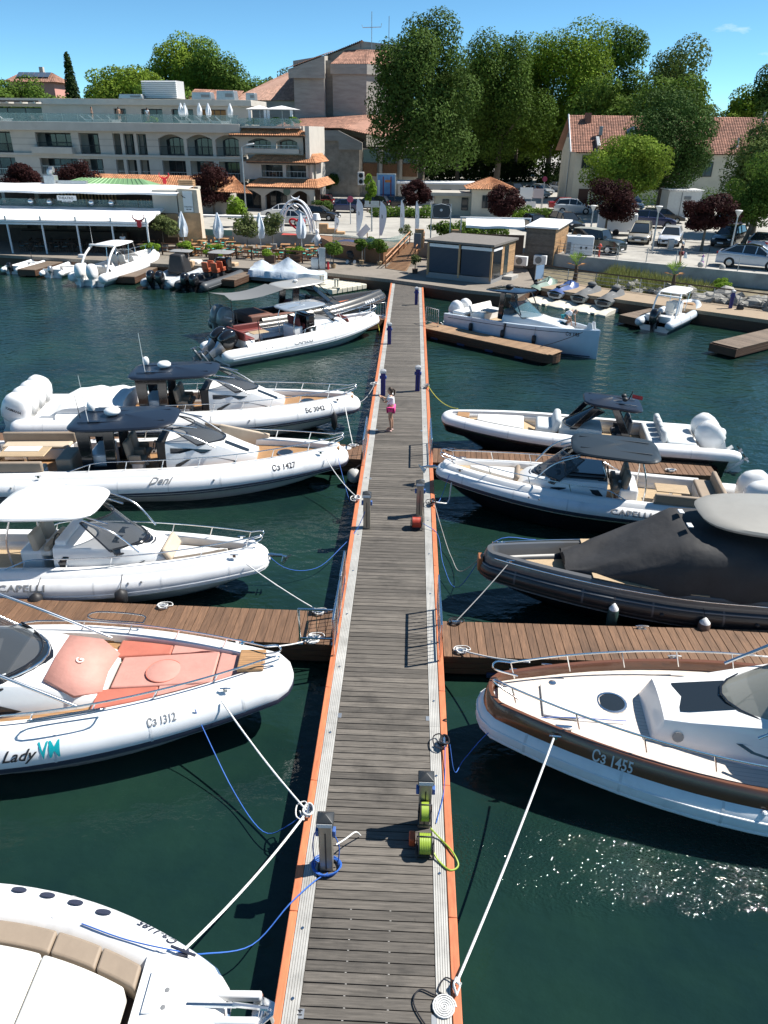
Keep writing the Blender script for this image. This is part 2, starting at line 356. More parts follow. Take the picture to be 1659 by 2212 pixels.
# sloping soil bank between walkway and wall
sb = MB(); B2 = [(9.9, 62.2), (15.6, 58.8), (24.8, 53.4), (60, 32.6)]; B1 = RB[:3]+[(60, 20.5)]
n_ = 24
for k in range(n_):
    def pt(L, t):
        i = min(int(t*3), 2); f = t*3-i; return Vector(L[i]).lerp(Vector(L[i+1]), f)
    a, b, c, d = pt(B1, k/n_), pt(B1, (k+1)/n_), pt(B2, (k+1)/n_), pt(B2, k/n_)
    sb.poly([(a.x, a.y, .3), (b.x, b.y, .3), (c.x, c.y, 1.15), (d.x, d.y, 1.15)])
struct(sb.build('soil_bank', SOIL, smooth=60))

# ------------------------------------------------------------------ main pier
PX0, PX1, PZ = -1.49, .92, .6
pier = thing('pier', 'long grey plank pier with white metal strips and orange edges', 'pier', (0, 0, 0))
pl = MB(); pl.box((0, 0, 0), (1.745, .138, .035)); p0 = pl.build('plank', PLANKG, pier, loc=(-.285, 4.6, PZ-.0175), bev=.004, seg=1)
Y_ = 4.75; k = 0; rest = MB()
while Y_ < 56.1:
    if k < 299: inst(p0, 'plank', pier, (-.285+R_.uniform(-.004, .004), Y_, PZ-.0175+R_.uniform(-.003, .003)), R_.uniform(-.0012, .0012))
    else: rest.box((-.285, Y_, PZ-.0175), (1.745, .138, .035))
    Y_ += .15; k += 1
struct(rest.build('far_planks', PLANKG, pier), 'stuff')
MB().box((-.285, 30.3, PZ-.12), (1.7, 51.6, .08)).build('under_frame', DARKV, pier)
def ribbed(x0, x1, y0, y1):
    m_ = MB(); n = 6; prof = [(x0, PZ-.02)]
    for i in range(n):
        a = x0+(x1-x0)*i/n; w_ = (x1-x0)/n; prof += [(a+w_*.08, PZ+.012), (a+w_*.78, PZ+.012), (a+w_*.86, PZ+.003)]
    prof += [(x1, PZ-.02)]
    m_.loft([[(x, y0, z) for x, z in prof], [(x, y1, z) for x, z in prof]], closed=False, flip=True); return m_
for x0, x1 in ((-1.37, -1.162), (.592, .79)):
    y = 4.5
    while y < 56: ribbed(x0, x1, y+.003, min(y+3.0, 56.1)).build('metal_strip', RIBALU, pier); y += 3.0
for x0, x1 in ((PX0, -1.375), (.795, PX1)):
    y = 4.3
    while y < 56:
        y1 = min(y+2.4, 56.15); s_ = MB().box(((x0+x1)/2, (y+y1)/2, PZ-.06), (x1-x0, y1-y-.006, .17)); s_.build('edge_board', ORANGE, pier, bev=.012); y += 2.4
y = 4.5
while y < 56:
    for x in (-1.46, .885):
        y1 = y+12
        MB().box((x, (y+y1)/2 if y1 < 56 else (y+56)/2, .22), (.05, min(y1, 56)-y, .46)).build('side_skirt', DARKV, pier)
    y += 12
bolt = MB().cyl((0, 0, 0), .022, .012, 8)
b0 = bolt.build('bolt', STEEL, pier, loc=(-1.265, 5.5, PZ+.012))
for i in range(1, 26): inst(b0, 'bolt', pier, (-1.265 if i % 2 else .69, 5.5+i*.95, PZ+.012))
for y in (5.33, 10.72, 26.0, 21.6):
    for x in (-1.14, .57): MB().box((x, y, PZ+.004), (.09, .12, .008)).build('joint_plate', ALU, pier)
cl0 = MB().box((0, 0, 0), (.026, .010, .01)).build('plank_clip', M('clip_grey', (.30, .29, .27), .6), pier, loc=(-.60, 4.825, PZ-.006))
for i in range(1, 28): inst(cl0, 'plank_clip', pier, ((-.60, -.04)[i % 2]+R_.uniform(-.01, .01), 4.825+.15*(i//2), PZ-.006))
flat_text('14', .09, (-1.12, 5.29, PZ+.010), (0, 1, 0), (-1, 0, 0), TXT, pier)

# ------------------------------------------------------------------ finger piers
def finger(label, a, b, wd, pitch=.19, roundend=True, fascia=True, z=.58, gap=.012, mat=None, floats=True):
    """plank finger from a (pier end) to b (free end), wd wide"""
    a = Vector((*a, 0)); b = Vector((*b, 0)); L = (b-a).length; rz = math.atan2(b.y-a.y, b.x-a.x)
    t = thing('finger_pier', label, 'pier', (a.x, a.y, 0), rz)
    n = int(L/pitch); src = None
    for i in range(n):
        x = pitch*(i+.5); e = L-x; wk = wd
        if roundend and e < wd/2: wk = 2*math.sqrt(max((wd/2)**2-(wd/2-e)**2, .01))
        if wk == wd and src: inst(src, 'plank', t, (x, R_.uniform(-.004, .004), z-.017+R_.uniform(-.002, .002)))
        else:
            o = MB().box((0, 0, 0), (pitch-gap, wk, .034)).build('plank', mat or PLANKB, t, loc=(x, 0, z-.017), bev=.003, seg=1)
            if wk == wd: src = o
    xe = L-wd/2 if roundend else L
    for s in (-1, 1):
        y = 0.
        for k in range(3):
            MB().box((xe/2, s*(wd/2-.03), .475-k*.15), (xe, .045, .14)).build('side_board', PLANKD, t, bev=.006, seg=1)
    if roundend:
        for k in range(3):
            m_ = MB(); nseg = 10; pr = [(L-wd/2+math.sin(PI*j/nseg)*(wd/2-.02), -math.cos(PI*j/nseg)*(wd/2-.02)) for j in range(nseg+1)]
            for p, q_ in zip(pr, pr[1:]): m_.poly([(*p, .405-k*.15), (*q_, .405-k*.15), (*q_, .545-k*.15), (*p, .545-k*.15)])
            m_.build('end_board', PLANKD, t, smooth=50)
    else: MB().box((L-.02, 0, .33), (.04, wd, .42)).build('end_board', PLANKD, t)
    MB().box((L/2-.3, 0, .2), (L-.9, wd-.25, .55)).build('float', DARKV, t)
    if floats:
        x = 1.2
        while x < L-1: MB().box((x, -(wd/2+.005), .1), (.5, .07, .12)).build('float_block', PVC, t, bev=.02); x += 1.9
    return t
finger('brown plank finger pier on the left between the coral-cushioned boat and the white hardtop boat', (-1.5, 13.55), (-16, 13.75), 1.25, roundend=False)
finger('brown plank finger pier on the right between the black covered boat and the brown-trimmed boat', (.93, 13.3), (15, 13.4), 1.28, roundend=False)
finger('brown plank finger pier on the left between the two black hardtop boats', (-1.5, 23.85), (-15.5, 24.15), 1.28)
finger('brown plank finger pier on the right between the two black-hulled boats', (.93, 23.75), (10.6, 23.2), 1.25)
finger('short brown rounded finger pier beside the pale blue-white boat', (.93, 43.25), (7.75, 37.55), 1.35, mat=M('plank_tan', (.30, .19, .11), .65, var=.3, scale=2.4, stretch=(16, 1, 4), rnd=.15))
finger('brown finger pier angled away behind the red-seated boat on the left', (-1.5, 45.2), (-8.6, 39.4), 1.2)
DOCKW = M('plank_old', (.17, .125, .09), .75, var=.35, scale=2.4, stretch=(16, 1, 4), rnd=.2)
finger('short brown dock at far left between two white dinghies', (-29.6, 65.0), (-30.3, 59.0), 1.5, .25, False, mat=DOCKW, floats=False)
finger('short brown dock right of the white cruiser with bimini roof', (-21.2, 62.6), (-21.6, 56.7), 1.5, .25, False, mat=DOCKW, floats=False)
finger('short brown dock beside the black boat with orange seats', (-12.6, 61.6), (-13.9, 56.3), 1.5, .25, False, mat=DOCKW, floats=False)
finger('dark brown dock between the jet skis and the small white-topped boat', (17.2, 49.6), (13.6, 46.5), 1.5, .25, False, mat=DOCKW, floats=False)
finger('grey brown dock at the right edge of the picture in open water', (23.8, 45.2), (16.9, 39.9), 1.6, .25, False, mat=DOCKW)
SEAMW = M('seam_pale', (.66, .67, .68), .5, var=.15, scale=9); SEAMD = M('seam_dark', (.10, .10, .105), .5)
# ------------------------------------------------------------------ boats (local frame: bow at the origin, x forward, y to port)
def lerp(a, b, t): return a+(b-a)*t
def interp(tab, x):
    if x <= tab[0][0]: return tab[0][1:]
    for a, b in zip(tab, tab[1:]):
        if x <= b[0]:
            t = (x-a[0])/(b[0]-a[0]); return tuple(lerp(p, q, t) for p, q in zip(a[1:], b[1:]))
    return tab[-1][1:]
class Boat:
    def __init__(s, name, label, bow, hd, L, beam, r=.34, z0=.55, dz=.42, nose=.24, Lf=5.2, p=1.9, tube=TUBEW, hull=WHITE, cat='boat', group=None, dk=.02, gh=.12, dk2=None, xs=-3.0, keel=-.45):
        s.L, s.r, s.z0, s.dz, s.nose, s.Lf, s.p = L, r, z0, dz, nose, Lf, p
        s.hb = beam/2-r; s.dk = dk; s.dk2 = dk if dk2 is None else dk2; s.xs = xs; s.gh = gh; s.keel = keel
        s.t = thing(name, label, cat, (bow[0], bow[1], 0), rad(hd), group)
        s.tm = tube; s.hm = hull; s.seam = SEAMW if tube is TUBEW else SEAMD
        # U-shaped plan path
        P = []; N = 26
        xe = -r
        for i in range(N+1):
            u = i/N; x = -L+(L+xe)*(1-(1-u)**1.35); P.append((x, s.half(x)))
        if nose > .05: P += [(xe+nose*.30, nose*.62), (xe+nose*.40, nose*.25)]
        P += [(xe+nose*.42, 0)]
        P = P+[(x, -y) for x, y in reversed(P[:-1])]
        s.st = []
        for i, (x, y) in enumerate(P):
            a = P[max(i-1, 0)]; b = P[min(i+1, len(P)-1)]; tx, ty = b[0]-a[0], b[1]-a[1]; q = math.hypot(tx, ty); tx /= q; ty /= q
            s.st.append((x, y, -ty, tx, s.zs(x), s.rr(x)))
    def half(s, x):
        t = max(0., (x+s.Lf)/(s.Lf-s.r)); return s.nose+(s.hb-s.nose)*(1-min(t, 1.)**s.p)
    def zs(s, x): return s.z0+s.dz*max(0., 1+x/(s.L*.82))**2
    def rr(s, x): return s.r*(1-.16*max(0., 1+x/(s.L*.4)))
    def deckz(s, x): return s.zs(x)+(s.dk if x > s.xs else s.dk2)
    def inner(s, x, k=.8): return max(s.half(x)-s.rr(x)*k, .03)
    def sp(s, x, side, a=0., e=0.):
        """point on the tube's skin at station x, side +1 port / -1 starboard, angle a up from outward"""
        d = .02; dy = (s.half(x+d)-s.half(x-d))/(2*d); q = math.hypot(1, dy); nx, ny = -dy/q, 1/q
        R = s.rr(x)+e; ca, sa = math.cos(a), math.sin(a)
        return Vector((x+nx*R*ca, side*(s.half(x)+ny*R*ca), s.zs(x)+R*sa))
    def strip(s, prof, closed=False, x0=None, x1=9, mi=0, mb=None, side=0):
        """loft profile [(out*r, up*r, out_abs, up_abs)] along the path"""
        mb = mb or MB(); rings = []
        for (x, y, nx, ny, z, R) in s.st:
            if x0 is not None and x < x0: continue
            if side and y*side < -.001: continue
            rings.append([(x+nx*(o*R+oa), y+ny*(o*R+oa), z+u*R+ua) for o, u, oa, ua in prof])
        mb.loft(rings, closed=closed, cap=closed, flip=False); return mb
    def tubes(s, strakes=((0., -.12, .022, STRAKE), (.0, -.34, .022, STRAKE)), cone=True):
        n = 16; rings = []
        st = list(s.st)
        def ends(e):
            x, y, nx, ny, z, R = e; return [(x-.42, y, nx, ny, z, R*.35), (x-.36, y, nx, ny, z, R*.72), (x-.18, y, nx, ny, z, R*.96)]
        if cone: st = ends(st[0])+st+ends(st[-1])[::-1]
        for (x, y, nx, ny, z, R) in st:
            rings.append([(x+nx*R*math.cos(2*PI*j/n), y+ny*R*math.cos(2*PI*j/n), z+R*math.sin(2*PI*j/n)) for j in range(n)])
        MB().loft(rings).build('tube', s.tm, s.t, smooth=60)
        for i, (o, up, w, mt) in enumerate(strakes):
            a = math.asin(up); c = math.cos(a)
            s.strip([(c, up, -.01, w), (c, up, .012, w*.8), (c, up, .02, 0), (c, up, .012, -w*.8), (c, up, -.01, -w)], True).build('rub_strake', mt, s.t, smooth=50)
        x = -.9
        while x > -s.L+.4:      # glued fabric seams across the tubes
            for sd in (1, -1):
                MB().loft([[s.sp(x+dx, sd, rad(-40+i*22), .0035) for i in range(8)] for dx in (-.022, .022)], closed=False, flip=sd < 0).build('tube_seam', s.seam, s.t, smooth=60)
            x -= 1.55
        # hull under the tubes
        rings = []; N = 22
        for i in range(N+1):
            x = -s.L+(s.L-.05)*(i/N)**.85 if i else -s.L
            u = max(0., 1+x/(s.L*.42)); h = s.half(min(x, -s.r)); z = s.zs(x); R = s.rr(x)
            zk = lerp(s.keel, z-R*.5, u**2.3); zc = lerp(.02, z-R*.6, u**1.6); k = 1-.72*max(0, (x+1.)/1.)**2 if x > -1. else 1
            h *= k
            rings.append([(x, h+R*.35*k, z-R*.55), (x, h*.9, zc), (x, h*.45, lerp(zk, zc, .42)), (x, 0, zk), (x, -h*.45, lerp(zk, zc, .42)), (x, -h*.9, zc), (x, -(h+R*.35*k), z-R*.55)])
        mb = MB().loft(rings, closed=False, flip=True); mb.add(rings[0], [tuple(range(7))]); mb.build('hull', s.hm, s.t, smooth=40)
    def deck(s, mat, x0=None, x1=-.25, dz=0., name='deck', k=.8):
        x0 = -s.L+.3 if x0 is None else x0; mb = MB(); N = 18; rings = []
        for i in range(N+1):
            x = lerp(x0, x1, i/N); y = s.inner(min(x, -s.r), k); rings.append([(x, -y, s.deckz(x)+dz), (x, y, s.deckz(x)+dz)])
        mb.loft(rings, closed=False, flip=True); return mb.build(name, mat, s.t, smooth=40)
    def gunwale(s, mat, x0, h=None, cap=None):
        h = s.gh if h is None else h
        o = s.strip([(.30, .94, 0, 0), (.05, 1.0, 0, h*.75), (-.12, 1.0, 0, h), (-.62, 1.0, 0, h), (-.74, .98, 0, h*.8), (-.82, 0, 0, -.25)], x0=x0)
        return o.build('gunwale', mat, s.t, smooth=45)
    def rail(s, x0, x1=-.45, h=.34, off=-.35, gap=1.05, r=.016, sides=(1, -1), pulpit=True):
        for sd in sides:
            mb = MB(); N = 22; pts = []
            for i in range(N+1):
                x = lerp(x0, x1, i/N); q = s.sp(min(x, -s.r-.05), sd, PI/2); y = abs(q.y)+off*s.rr(x)
                rise = min(1., i/N*9); pts.append((x, sd*max(y, .10), q.z+s.gh+h*rise))
            mb.tube(pts, r, 6)
            d = 0; last = None; acc = gap*.6
            for a, b in zip(pts, pts[1:]):
                acc += (Vector(b)-Vector(a)).length
                if acc > gap:
                    acc = 0; x, y, z = b; mb.tube([(x, y, z), (x-.10, y-sd*.02, s.zs(x)+s.rr(x)+s.gh*.8)], r*.85, 5)
            if pulpit:
                x, y, z = pts[-1]
                mb.tube(spline([(x, y, z), (x+.28, y*.75, z+.06), (x+.30, y*.55, z-.06), (x-.15, y*.9, z-h+.02)], 5), r, 6)
            mb.build('guard_rail', STEEL, s.t, smooth=60)
    def coupe(s, tab, mat=WHITE, name='cabin', win=None, tops=None):
        """tab rows: x, zb, zt, wb, wt (ascending x)"""
        rings = []
        for x, zb, zt, wb, wt in tab:
            c = (zt-zb)*.14; hw = []
            for y, z in ((wb, zb), (lerp(wb, wt, .55), lerp(zb, zt, .55)), (lerp(wb, wt, .86), lerp(zb, zt, .86)), (wt*.97, zt-c*.18), (wt*.86, zt), (wt*.45, zt+c*.28)): hw.append((x, y, z))
            rings.append(hw+[(x, 0, zt+c*.36)]+[(x, -y, z) for x, y, z in reversed(hw)])
        mb = MB().loft(rings, closed=False); mb.add(rings[0], [tuple(range(len(rings[0])-1, -1, -1))]); mb.add(rings[-1], [tuple(range(len(rings[-1])))])
        cb = mb.build(name, mat, s.t, smooth=32)
        def sy(x, z, e=.012):
            zb, zt, wb, wt = interp(tab, x); t = (z-zb)/max(zt-zb, .01); return lerp(wb, wt, min(max(t, 0), 1))+e
        for poly in (win or []):
            for sd in (1, -1):
                MB().poly([(x, sd*sy(x, z), z) for x, z in (poly if sd > 0 else poly[::-1])]).build('side_window', GLASS, cb)
        for (xa, xb, ya, yb, mt) in (tops or []):
            pts = []
            for x, y in ((xa, ya), (xb, ya), (xb, yb), (xa, yb)):
                zb, zt, wb, wt = interp(tab, x); c = (zt-zb)*.14
                f = abs(y)/wt; zz = zt+c*.36-(c*.08*min(f/.45, 1))-(c*.28*max(0, (f-.45)/.41))
                pts.append((x, y, zz+.015))
            MB().poly(pts).build('roof_hatch', mt, cb)
        return cb
    def shield(s, xb, zb, wb, xt, zt, wt, bow_=.35, mat=TINT, frame=BLACKG, n=10, back=.0):
        """curved windscreen; xb,xt: x of the centre at bottom and top"""
        A, B = [], []
        for i in range(n+1):
            a = -1+2*i/n; k = 1-a*a
            A.append((xb-bow_*(1-k)-back*a*a, a*wb, zb)); B.append((xt-bow_*.8*(1-k)-back*a*a, a*wt, zt))
        o = MB().loft([A, B], closed=False).build('windscreen', mat, s.t, smooth=60)
        f = MB(); f.tube(B, .022, 6); f.tube(A, .03, 6); f.tube([A[0], B[0]], .022, 6); f.tube([A[-1], B[-1]], .022, 6); f.build('frame', frame, o, smooth=60)
        return o
    def hardtop(s, x0, x1, wd, z, mat=NAVY, th=.13, rise=.06, taper=.9, ex=4.5, under=WHITE, name='hardtop', ridge=True):
        xc = (x0+x1)/2; a = (x1-x0)/2; b = wd/2; n = 36
        def ring(k, zz):
            o = []
            for j in range(n):
                t = 2*PI*j/n; c, q = math.cos(t), math.sin(t); X = a*math.copysign(abs(c)**(2/ex), c); Y = b*math.copysign(abs(q)**(2/ex), q)
                Y *= lerp(1., taper, (X/a+1)/2)
                o.append((xc+X*k, Y*k, zz+rise*(X/a)*.5))
            return o
        rings = [ring(.9, z-.02), ring(.985, z+.02), ring(1., z+th*.5), ring(.97, z+th*.85), ring(.86, z+th), ring(.5, z+th+.035), ring(.02, z+th+.045)]
        ob = MB().loft(rings).build(name, mat, s.t, smooth=40)
        if ridge:
            for sd in (1, -1):
                MB().box((xc, sd*b*.45, z+th+.028), ((x1-x0)*.8, .05, .02), ry=-rise/(x1-x0)).build('roof_rib', mat, ob, bev=.008)
        return ob
    def posts(s, L, r=.03, mat=STEEL, name='support_post'):
        for a in L: MB().tube(spline(a, 5) if len(a) > 2 else a, r, 7).build(name, mat, s.t, smooth=60)
    def box(s, name, c, d, mat, bev=.05, parent=None, **k): return MB().box(c, d, **k).build(name, mat, parent or s.t, bev=bev)
    def seat(s, x, y, z, mat=TAUPE, w_=.52, base=WHITE, face=1):
        b = s.box('helm_seat', (x, y, z+.45), (.5, w_, .16), mat, .06)
        s.box('seat_back', (x-face*.26, y, z+.82), (.16, w_, .62), mat, .06, b, ry=-face*.15); s.box('seat_base', (x-.02, y, z+.19), (.36, w_*.7, .38), base, .04, b)
        for q in (-1, 1): s.box('arm_bolster', (x-.05, y+q*w_*.47, z+.6), (.4, .09, .2), mat, .04, b)
        return b
    def pad(s, name, mat, x0, x1, y0, y1, dz=.0, th=.1, N=8, bev=.035):
        """cushion between y0(x) and y1(x) laid on the deck"""
        f0 = y0 if callable(y0) else (lambda x: y0); f1 = y1 if callable(y1) else (lambda x: y1); rings = []
        for i in range(N+1):
            x = lerp(x0, x1, i/N); z = s.deckz(x)+dz; rings.append([(x, f0(x), z), (x, f1(x), z), (x, f1(x), z+th), (x, f0(x), z+th)])
        return MB().loft(rings, flip=True).build(name, mat, s.t, bev=bev, seg=3)
    def text(s, txt, size, x, side, a0, mat, shear=0., flipx=False, name='lettering', wid=1., bold=0.):
        """lettering on the tube skin; starboard reads towards the bow, port towards the stern"""
        vs, fs = text_mesh(txt, size, shear); P = []
        for tx, ty in vs:
            xx = x+tx*wid*(1 if side < 0 else -1); P.append(s.sp(xx, side, a0+ty/s.rr(xx), .009))
        return MB().add(P, fs).build(name, mat, s.t)
    def band_text(s, txt, size, x, side, mat, o0, o1, u0, u1, ua0, ua1, wid=1.):
        vs, fs = text_mesh(txt, size); P = []
        for tx, ty in vs:
            xx = x+tx*wid*(1 if side < 0 else -1); f = ty/size/.75; R = s.rr(xx); d = .02; dy = (s.half(xx+d)-s.half(xx-d))/(2*d); q = math.hypot(1, dy)
            o = lerp(o0, o1, f)*R+.012; P.append((xx-dy/q*o, side*(s.half(xx)+o/q), s.zs(xx)+lerp(u0, u1, f)*R+lerp(ua0, ua1, f)))
        return MB().add(P, fs).build('lettering', mat, s.t)
    def outboard(s, x, y, z=.55, sc=1., mat=WHITE, tilt=0., leg=None, txt=None, txtmat=TXT, flip=False):
        leg = leg or mat; n = 18
        o = bpy.data.objects.new('outboard_motor', None)
        rings = []
        for zz, a0, a1, b, e in ((.0, -.34, .30, .20, 3), (.10, -.47, .36, .255, 3.2), (.30, -.52, .38, .285, 3.2), (.55, -.52, .34, .285, 3), (.76, -.46, .26, .265, 2.8), (.88, -.36, .14, .21, 2.5), (.93, -.22, .02, .10, 2.2)):
            xc = (a0+a1)/2; a = (a1-a0)/2
            rings.append([((xc+a*math.copysign(abs(math.cos(2*PI*j/n))**(2/e), math.cos(2*PI*j/n)))*sc, b*math.copysign(abs(math.sin(2*PI*j/n))**(2/e), math.sin(2*PI*j/n))*sc, zz*sc) for j in range(n)])
        c = MB().loft(rings).build('outboard_motor', mat, s.t, smooth=50); c.location = (x, y, z); c.rotation_euler.y = tilt
        g = MB(); g.loft([[((xx+u*.5*a)*sc, v*.5*b*sc, zz*sc) for u, v in ((-1, -.7), (-.3, -1), (.6, -1), (1, 0), (.6, 1), (-.3, 1), (-1, .7))] for xx, zz, a, b in ((-.05, .0, .62, .36), (-.02, -.25, .46, .24), (-.05, -.5, .40, .15), (-.08, -.85, .34, .10), (-.08, -1.0, .36, .08))])
        g.box((-.12*sc, 0, -.72*sc), (.62*sc, .26*sc, .025*sc)); g.lathe([(.01, -.42*sc), (.07*sc, -.3*sc), (.085*sc, 0), (.06*sc, .25*sc), (.01, .36*sc)], (-.1*sc, 0, -1.0*sc), 10, (1, 0, 0)); g.prism([(-.25*sc, -.012, -1.05*sc), (.1*sc, -.012, -1.05*sc), (-.12*sc, -.012, -1.28*sc), (-.24*sc, -.012, -1.28*sc)], (0, .024, 0))
        g.box((.33*sc, 0, -.12*sc), (.22*sc, .34*sc, .42*sc)); g.build('engine_leg', leg, c, smooth=40)
        pr = MB()
        for k in range(3):
            a = k*2*PI/3; pr.loft([[(-.55*sc+q*.03, math.cos(a)*r_-math.sin(a)*w_*.5, -1.0*sc+math.sin(a)*r_+math.cos(a)*w_*.5) for w_, q in ((-.11*sc, -1), (0, 0), (.11*sc, 1))] for r_ in (.05*sc, .12*sc, .19*sc)], closed=False)
        pr.lathe([(.06*sc, -.06), (.06*sc, .06)], (-.55*sc, 0, -1.0*sc), 8, (1, 0, 0)); pr.build('propeller', M('prop_steel', (.45, .45, .46), .3, .9), c)
        bnd = MB().loft([[(p[0]*1.012, p[1]*1.012, zz*sc) for p in rings[1]] for zz in (.135, .185)], cap=False); bnd.build('cowl_band', BLACKM if mat is not BLACKG else TXTG, c, smooth=50)
        if txt:
            for sd in (1, -1):
                vs, fs = text_mesh(txt, .12*sc, .15); wmax = max(v[0] for v in vs)
                MB().add([((-.09*sc)-sd*(tx-wmax/2), sd*(.292*sc), .42*sc+ty) for tx, ty in vs], fs).build('lettering', txtmat, c)
        return c
    def fender(s, x, side, mat=BLACKM, l=.55, r=.13, drop=.25, tip=None):
        q = s.sp(x, side, .15, r*.95); top = s.sp(x, side, PI/2, .05)
        f = MB().lathe([(.02, l), (r*.45, l*.93), (r*.95, l*.8), (r, l*.5), (r*.95, l*.2), (r*.45, l*.07), (.02, 0)], (q.x, q.y, q.z-l*.5-drop), 12).build('fender', mat, s.t, smooth=60)
        if tip: MB().lathe([(.02, l+.03), (r*.5, l*.95), (r*.86, l*.85), (r*.86, l*.8)], (q.x, q.y, q.z-l*.5-drop), 12).build('fender_cap', tip, f, smooth=60)
        MB().tube([top, s.sp(x, side, .8, .02), (q.x, q.y, q.z+l*.5-drop)], .008, 5).build('fender_line', ROPEK, f)
        return f
    def antenna(s, x, y, z, h=1.4, mat=WHITE): MB().tube([(x, y, z), (x-.05, y, z+h)], [.014, .006], 5).build('antenna', mat, s.t)
    def dome(s, x, y, z, r=.2, h=.2, mat=WHITE):
        MB().lathe([(r*.8, 0), (r, h*.25), (r*.98, h*.6), (r*.7, h*.9), (.01, h)], (x, y, z), 16).build('radar_dome', mat, s.t, smooth=60)
    def cleat(s, x, side, a=1.35):
        q = s.sp(x, side, a, s.gh*.6+.03); MB().tube([q+Vector((-.1, 0, .03)), q+Vector((.1, 0, .03))], .014, 6).box(q, (.07, .04, .07)).build('deck_cleat', STEEL, s.t)
    def hatch(s, x, y, r=.22, dz=.02, ry=0.):
        z = s.deckz(x)+dz; h = MB().lathe([(r*1.18, 0), (r*1.18, .015), (r, .022), (r, .0)], (x, y, z), 20).build('hatch_ring', STEEL, s.t, smooth=40)
        MB().lathe([(r*1.0, .0), (r*.98, .014), (.01, .016)], (x, y, z), 20).build('hatch_glass', GLASS, h, smooth=40)
    def speaker(s, x, side, tab, z):
        zb, zt, wb, wt = interp(tab, x); y = lerp(wb, wt, (z-zb)/(zt-zb))+.012
        MB().lathe([(.10, 0), (.10, .012), (.085, .016), (.01, .01)], (x, side*y, z), 12, (0, side, .25)).build('speaker', M('speaker_grille', (.25, .25, .25), .5), s.t)
    def anchor(s, x=.05, z=None, k=1.):
        z = s.zs(-.2)+.1 if z is None else z
        a = MB(); a.box((x+.05, 0, z), (.7*k, .09, .05)); a.tube([(x+.1, 0, z+.05), (x+.52*k, 0, z-.03)], .025, 6)
        a.prism([(x+.42*k, -.17*k, z-.18), (x+.42*k, .17*k, z-.18), (x+.62*k, .03, z+.02), (x+.62*k, -.03, z+.02)], (.02, 0, .02)); a.tube([(x+.4*k, -.16*k, z-.1), (x+.4*k, .16*k, z-.1)], .014, 5)
        a.build('anchor', STEEL, s.t, smooth=40)
# ------------------------------------------------------------------ the two long white boats with black hardtops
def long_rib(label, bow, hd, L, reg, regx, name=None):
    b = Boat('rigid_inflatable_boat', label, bow, hd, L, 3.65, r=.37, z0=.56, dz=.42, Lf=5.6, p=1.9, dk=.26, dk2=.02, xs=-4.6, gh=.13)
    b.tubes(strakes=((0, -.28, .035, STRAKE), (0, -.52, .03, STRAKE))); b.deck(TEAK, k=.75); b.gunwale(WHITE, -L+1.2, .13)
    b.rail(-L*.66, -.45, .3)
    tab = [(-5.75, .6, 1.78, .95, .74), (-4.9, .6, 1.78, .93, .72), (-4.2, .62, 1.68, .86, .62), (-3.45, .66, 1.36, .7, .5), (-2.95, .7, 1.18, .56, .42)]
    cb = b.coupe(tab, win=[[(-5.5, .98), (-3.75, 1.0), (-3.55, 1.1), (-4.3, 1.3), (-5.0, 1.3), (-5.45, 1.1)], [(-5.6, 1.45), (-4.55, 1.42), (-4.3, 1.52), (-5.0, 1.60), (-5.6, 1.62)]], tops=[(-3.95, -3.2, -.32, -.12, GLASS)])
    b.speaker(-3.25, -1, tab, .98)
    b.shield(-3.95, 1.70, .74, -4.9, 2.2, .62, .8)
    ht = b.hardtop(-8.75, -5.4, 2.25, 2.28, rise=.10)
    MB().box((-7.9, -.5, 2.44), (.35, .12, .01)).build('roof_hatch', BLACKG, ht)
    # black pylon with window openings behind the helm
    for sd in (1, -1):
        p = MB(); y = sd*.78
        p.prism([(-8.35, y-.04, .55), (-8.05, y-.04, .55), (-8.0, y-.04, 2.28), (-8.45, y-.04, 2.28)], (0, .08, 0)); p.prism([(-7.65, y-.04, .55), (-7.35, y-.04, .55), (-7.25, y-.04, 2.28), (-7.6, y-.04, 2.28)], (0, .08, 0))
        p.box((-7.85, y, .8), (.5, .08, .5)); p.box((-7.8, y, 2.16), (.5, .08, .24)); p.build('hardtop_pylon', BLACKG, b.t, bev=.02)
    b.box('wet_bar', (-7.95, 0, .95), (.6, 1.3, .8), WHITE, .05)
    b.posts([[(-4.2, .72, 1.62), (-5.0, .82, 2.08), (-5.9, .85, 2.33)], [(-4.2, -.72, 1.62), (-5.0, -.82, 2.08), (-5.9, -.85, 2.33)], [(-4.75, .5, 2.2), (-5.6, .6, 2.34)], [(-4.75, -.5, 2.2), (-5.6, -.6, 2.34)]], .025)
    for y in (-.35, .32): b.seat(-6.75, y, .62, TAUPE)
    b.box('helm_console', (-5.95, .2, 1.25), (.35, 1.3, .95), BLACKM, .05); MB().tube([(-6.2+.03*math.sin(a), -.3+.19*math.cos(a), 1.5+.19*math.sin(a)) for a in [2*PI*j/16 for j in range(16)]], .018, 5, closed=True).build('steering_wheel', BLACKM, b.t)
    b.dome(-7.5, .15, 2.45, .26, .22); b.antenna(-8.1, -.45, 2.4, 1.5); b.dome(-8.3, .6, 2.42, .13, .3)
    b.hatch(-2.05, 0, .22); b.cleat(-.9, -1); b.cleat(-.9, 1); b.cleat(-9.5, -1)
    for x in (-4.2, -6.1, -8.4, -10.3): 
        q = b.sp(x, -1, .55, .01); MB().lathe([(.035, 0), (.03, .02), (.01, .025)], q, 8, (0, -1, .5)).build('tube_valve', TXTG, b.t)
    b.text(reg, .28, regx, -1, .62, TXT, wid=.74)
    b.box('bow_step', (-.42, 0, b.deckz(-.4)+.12), (.34, .5, .1), TEAK, .03)
    return b
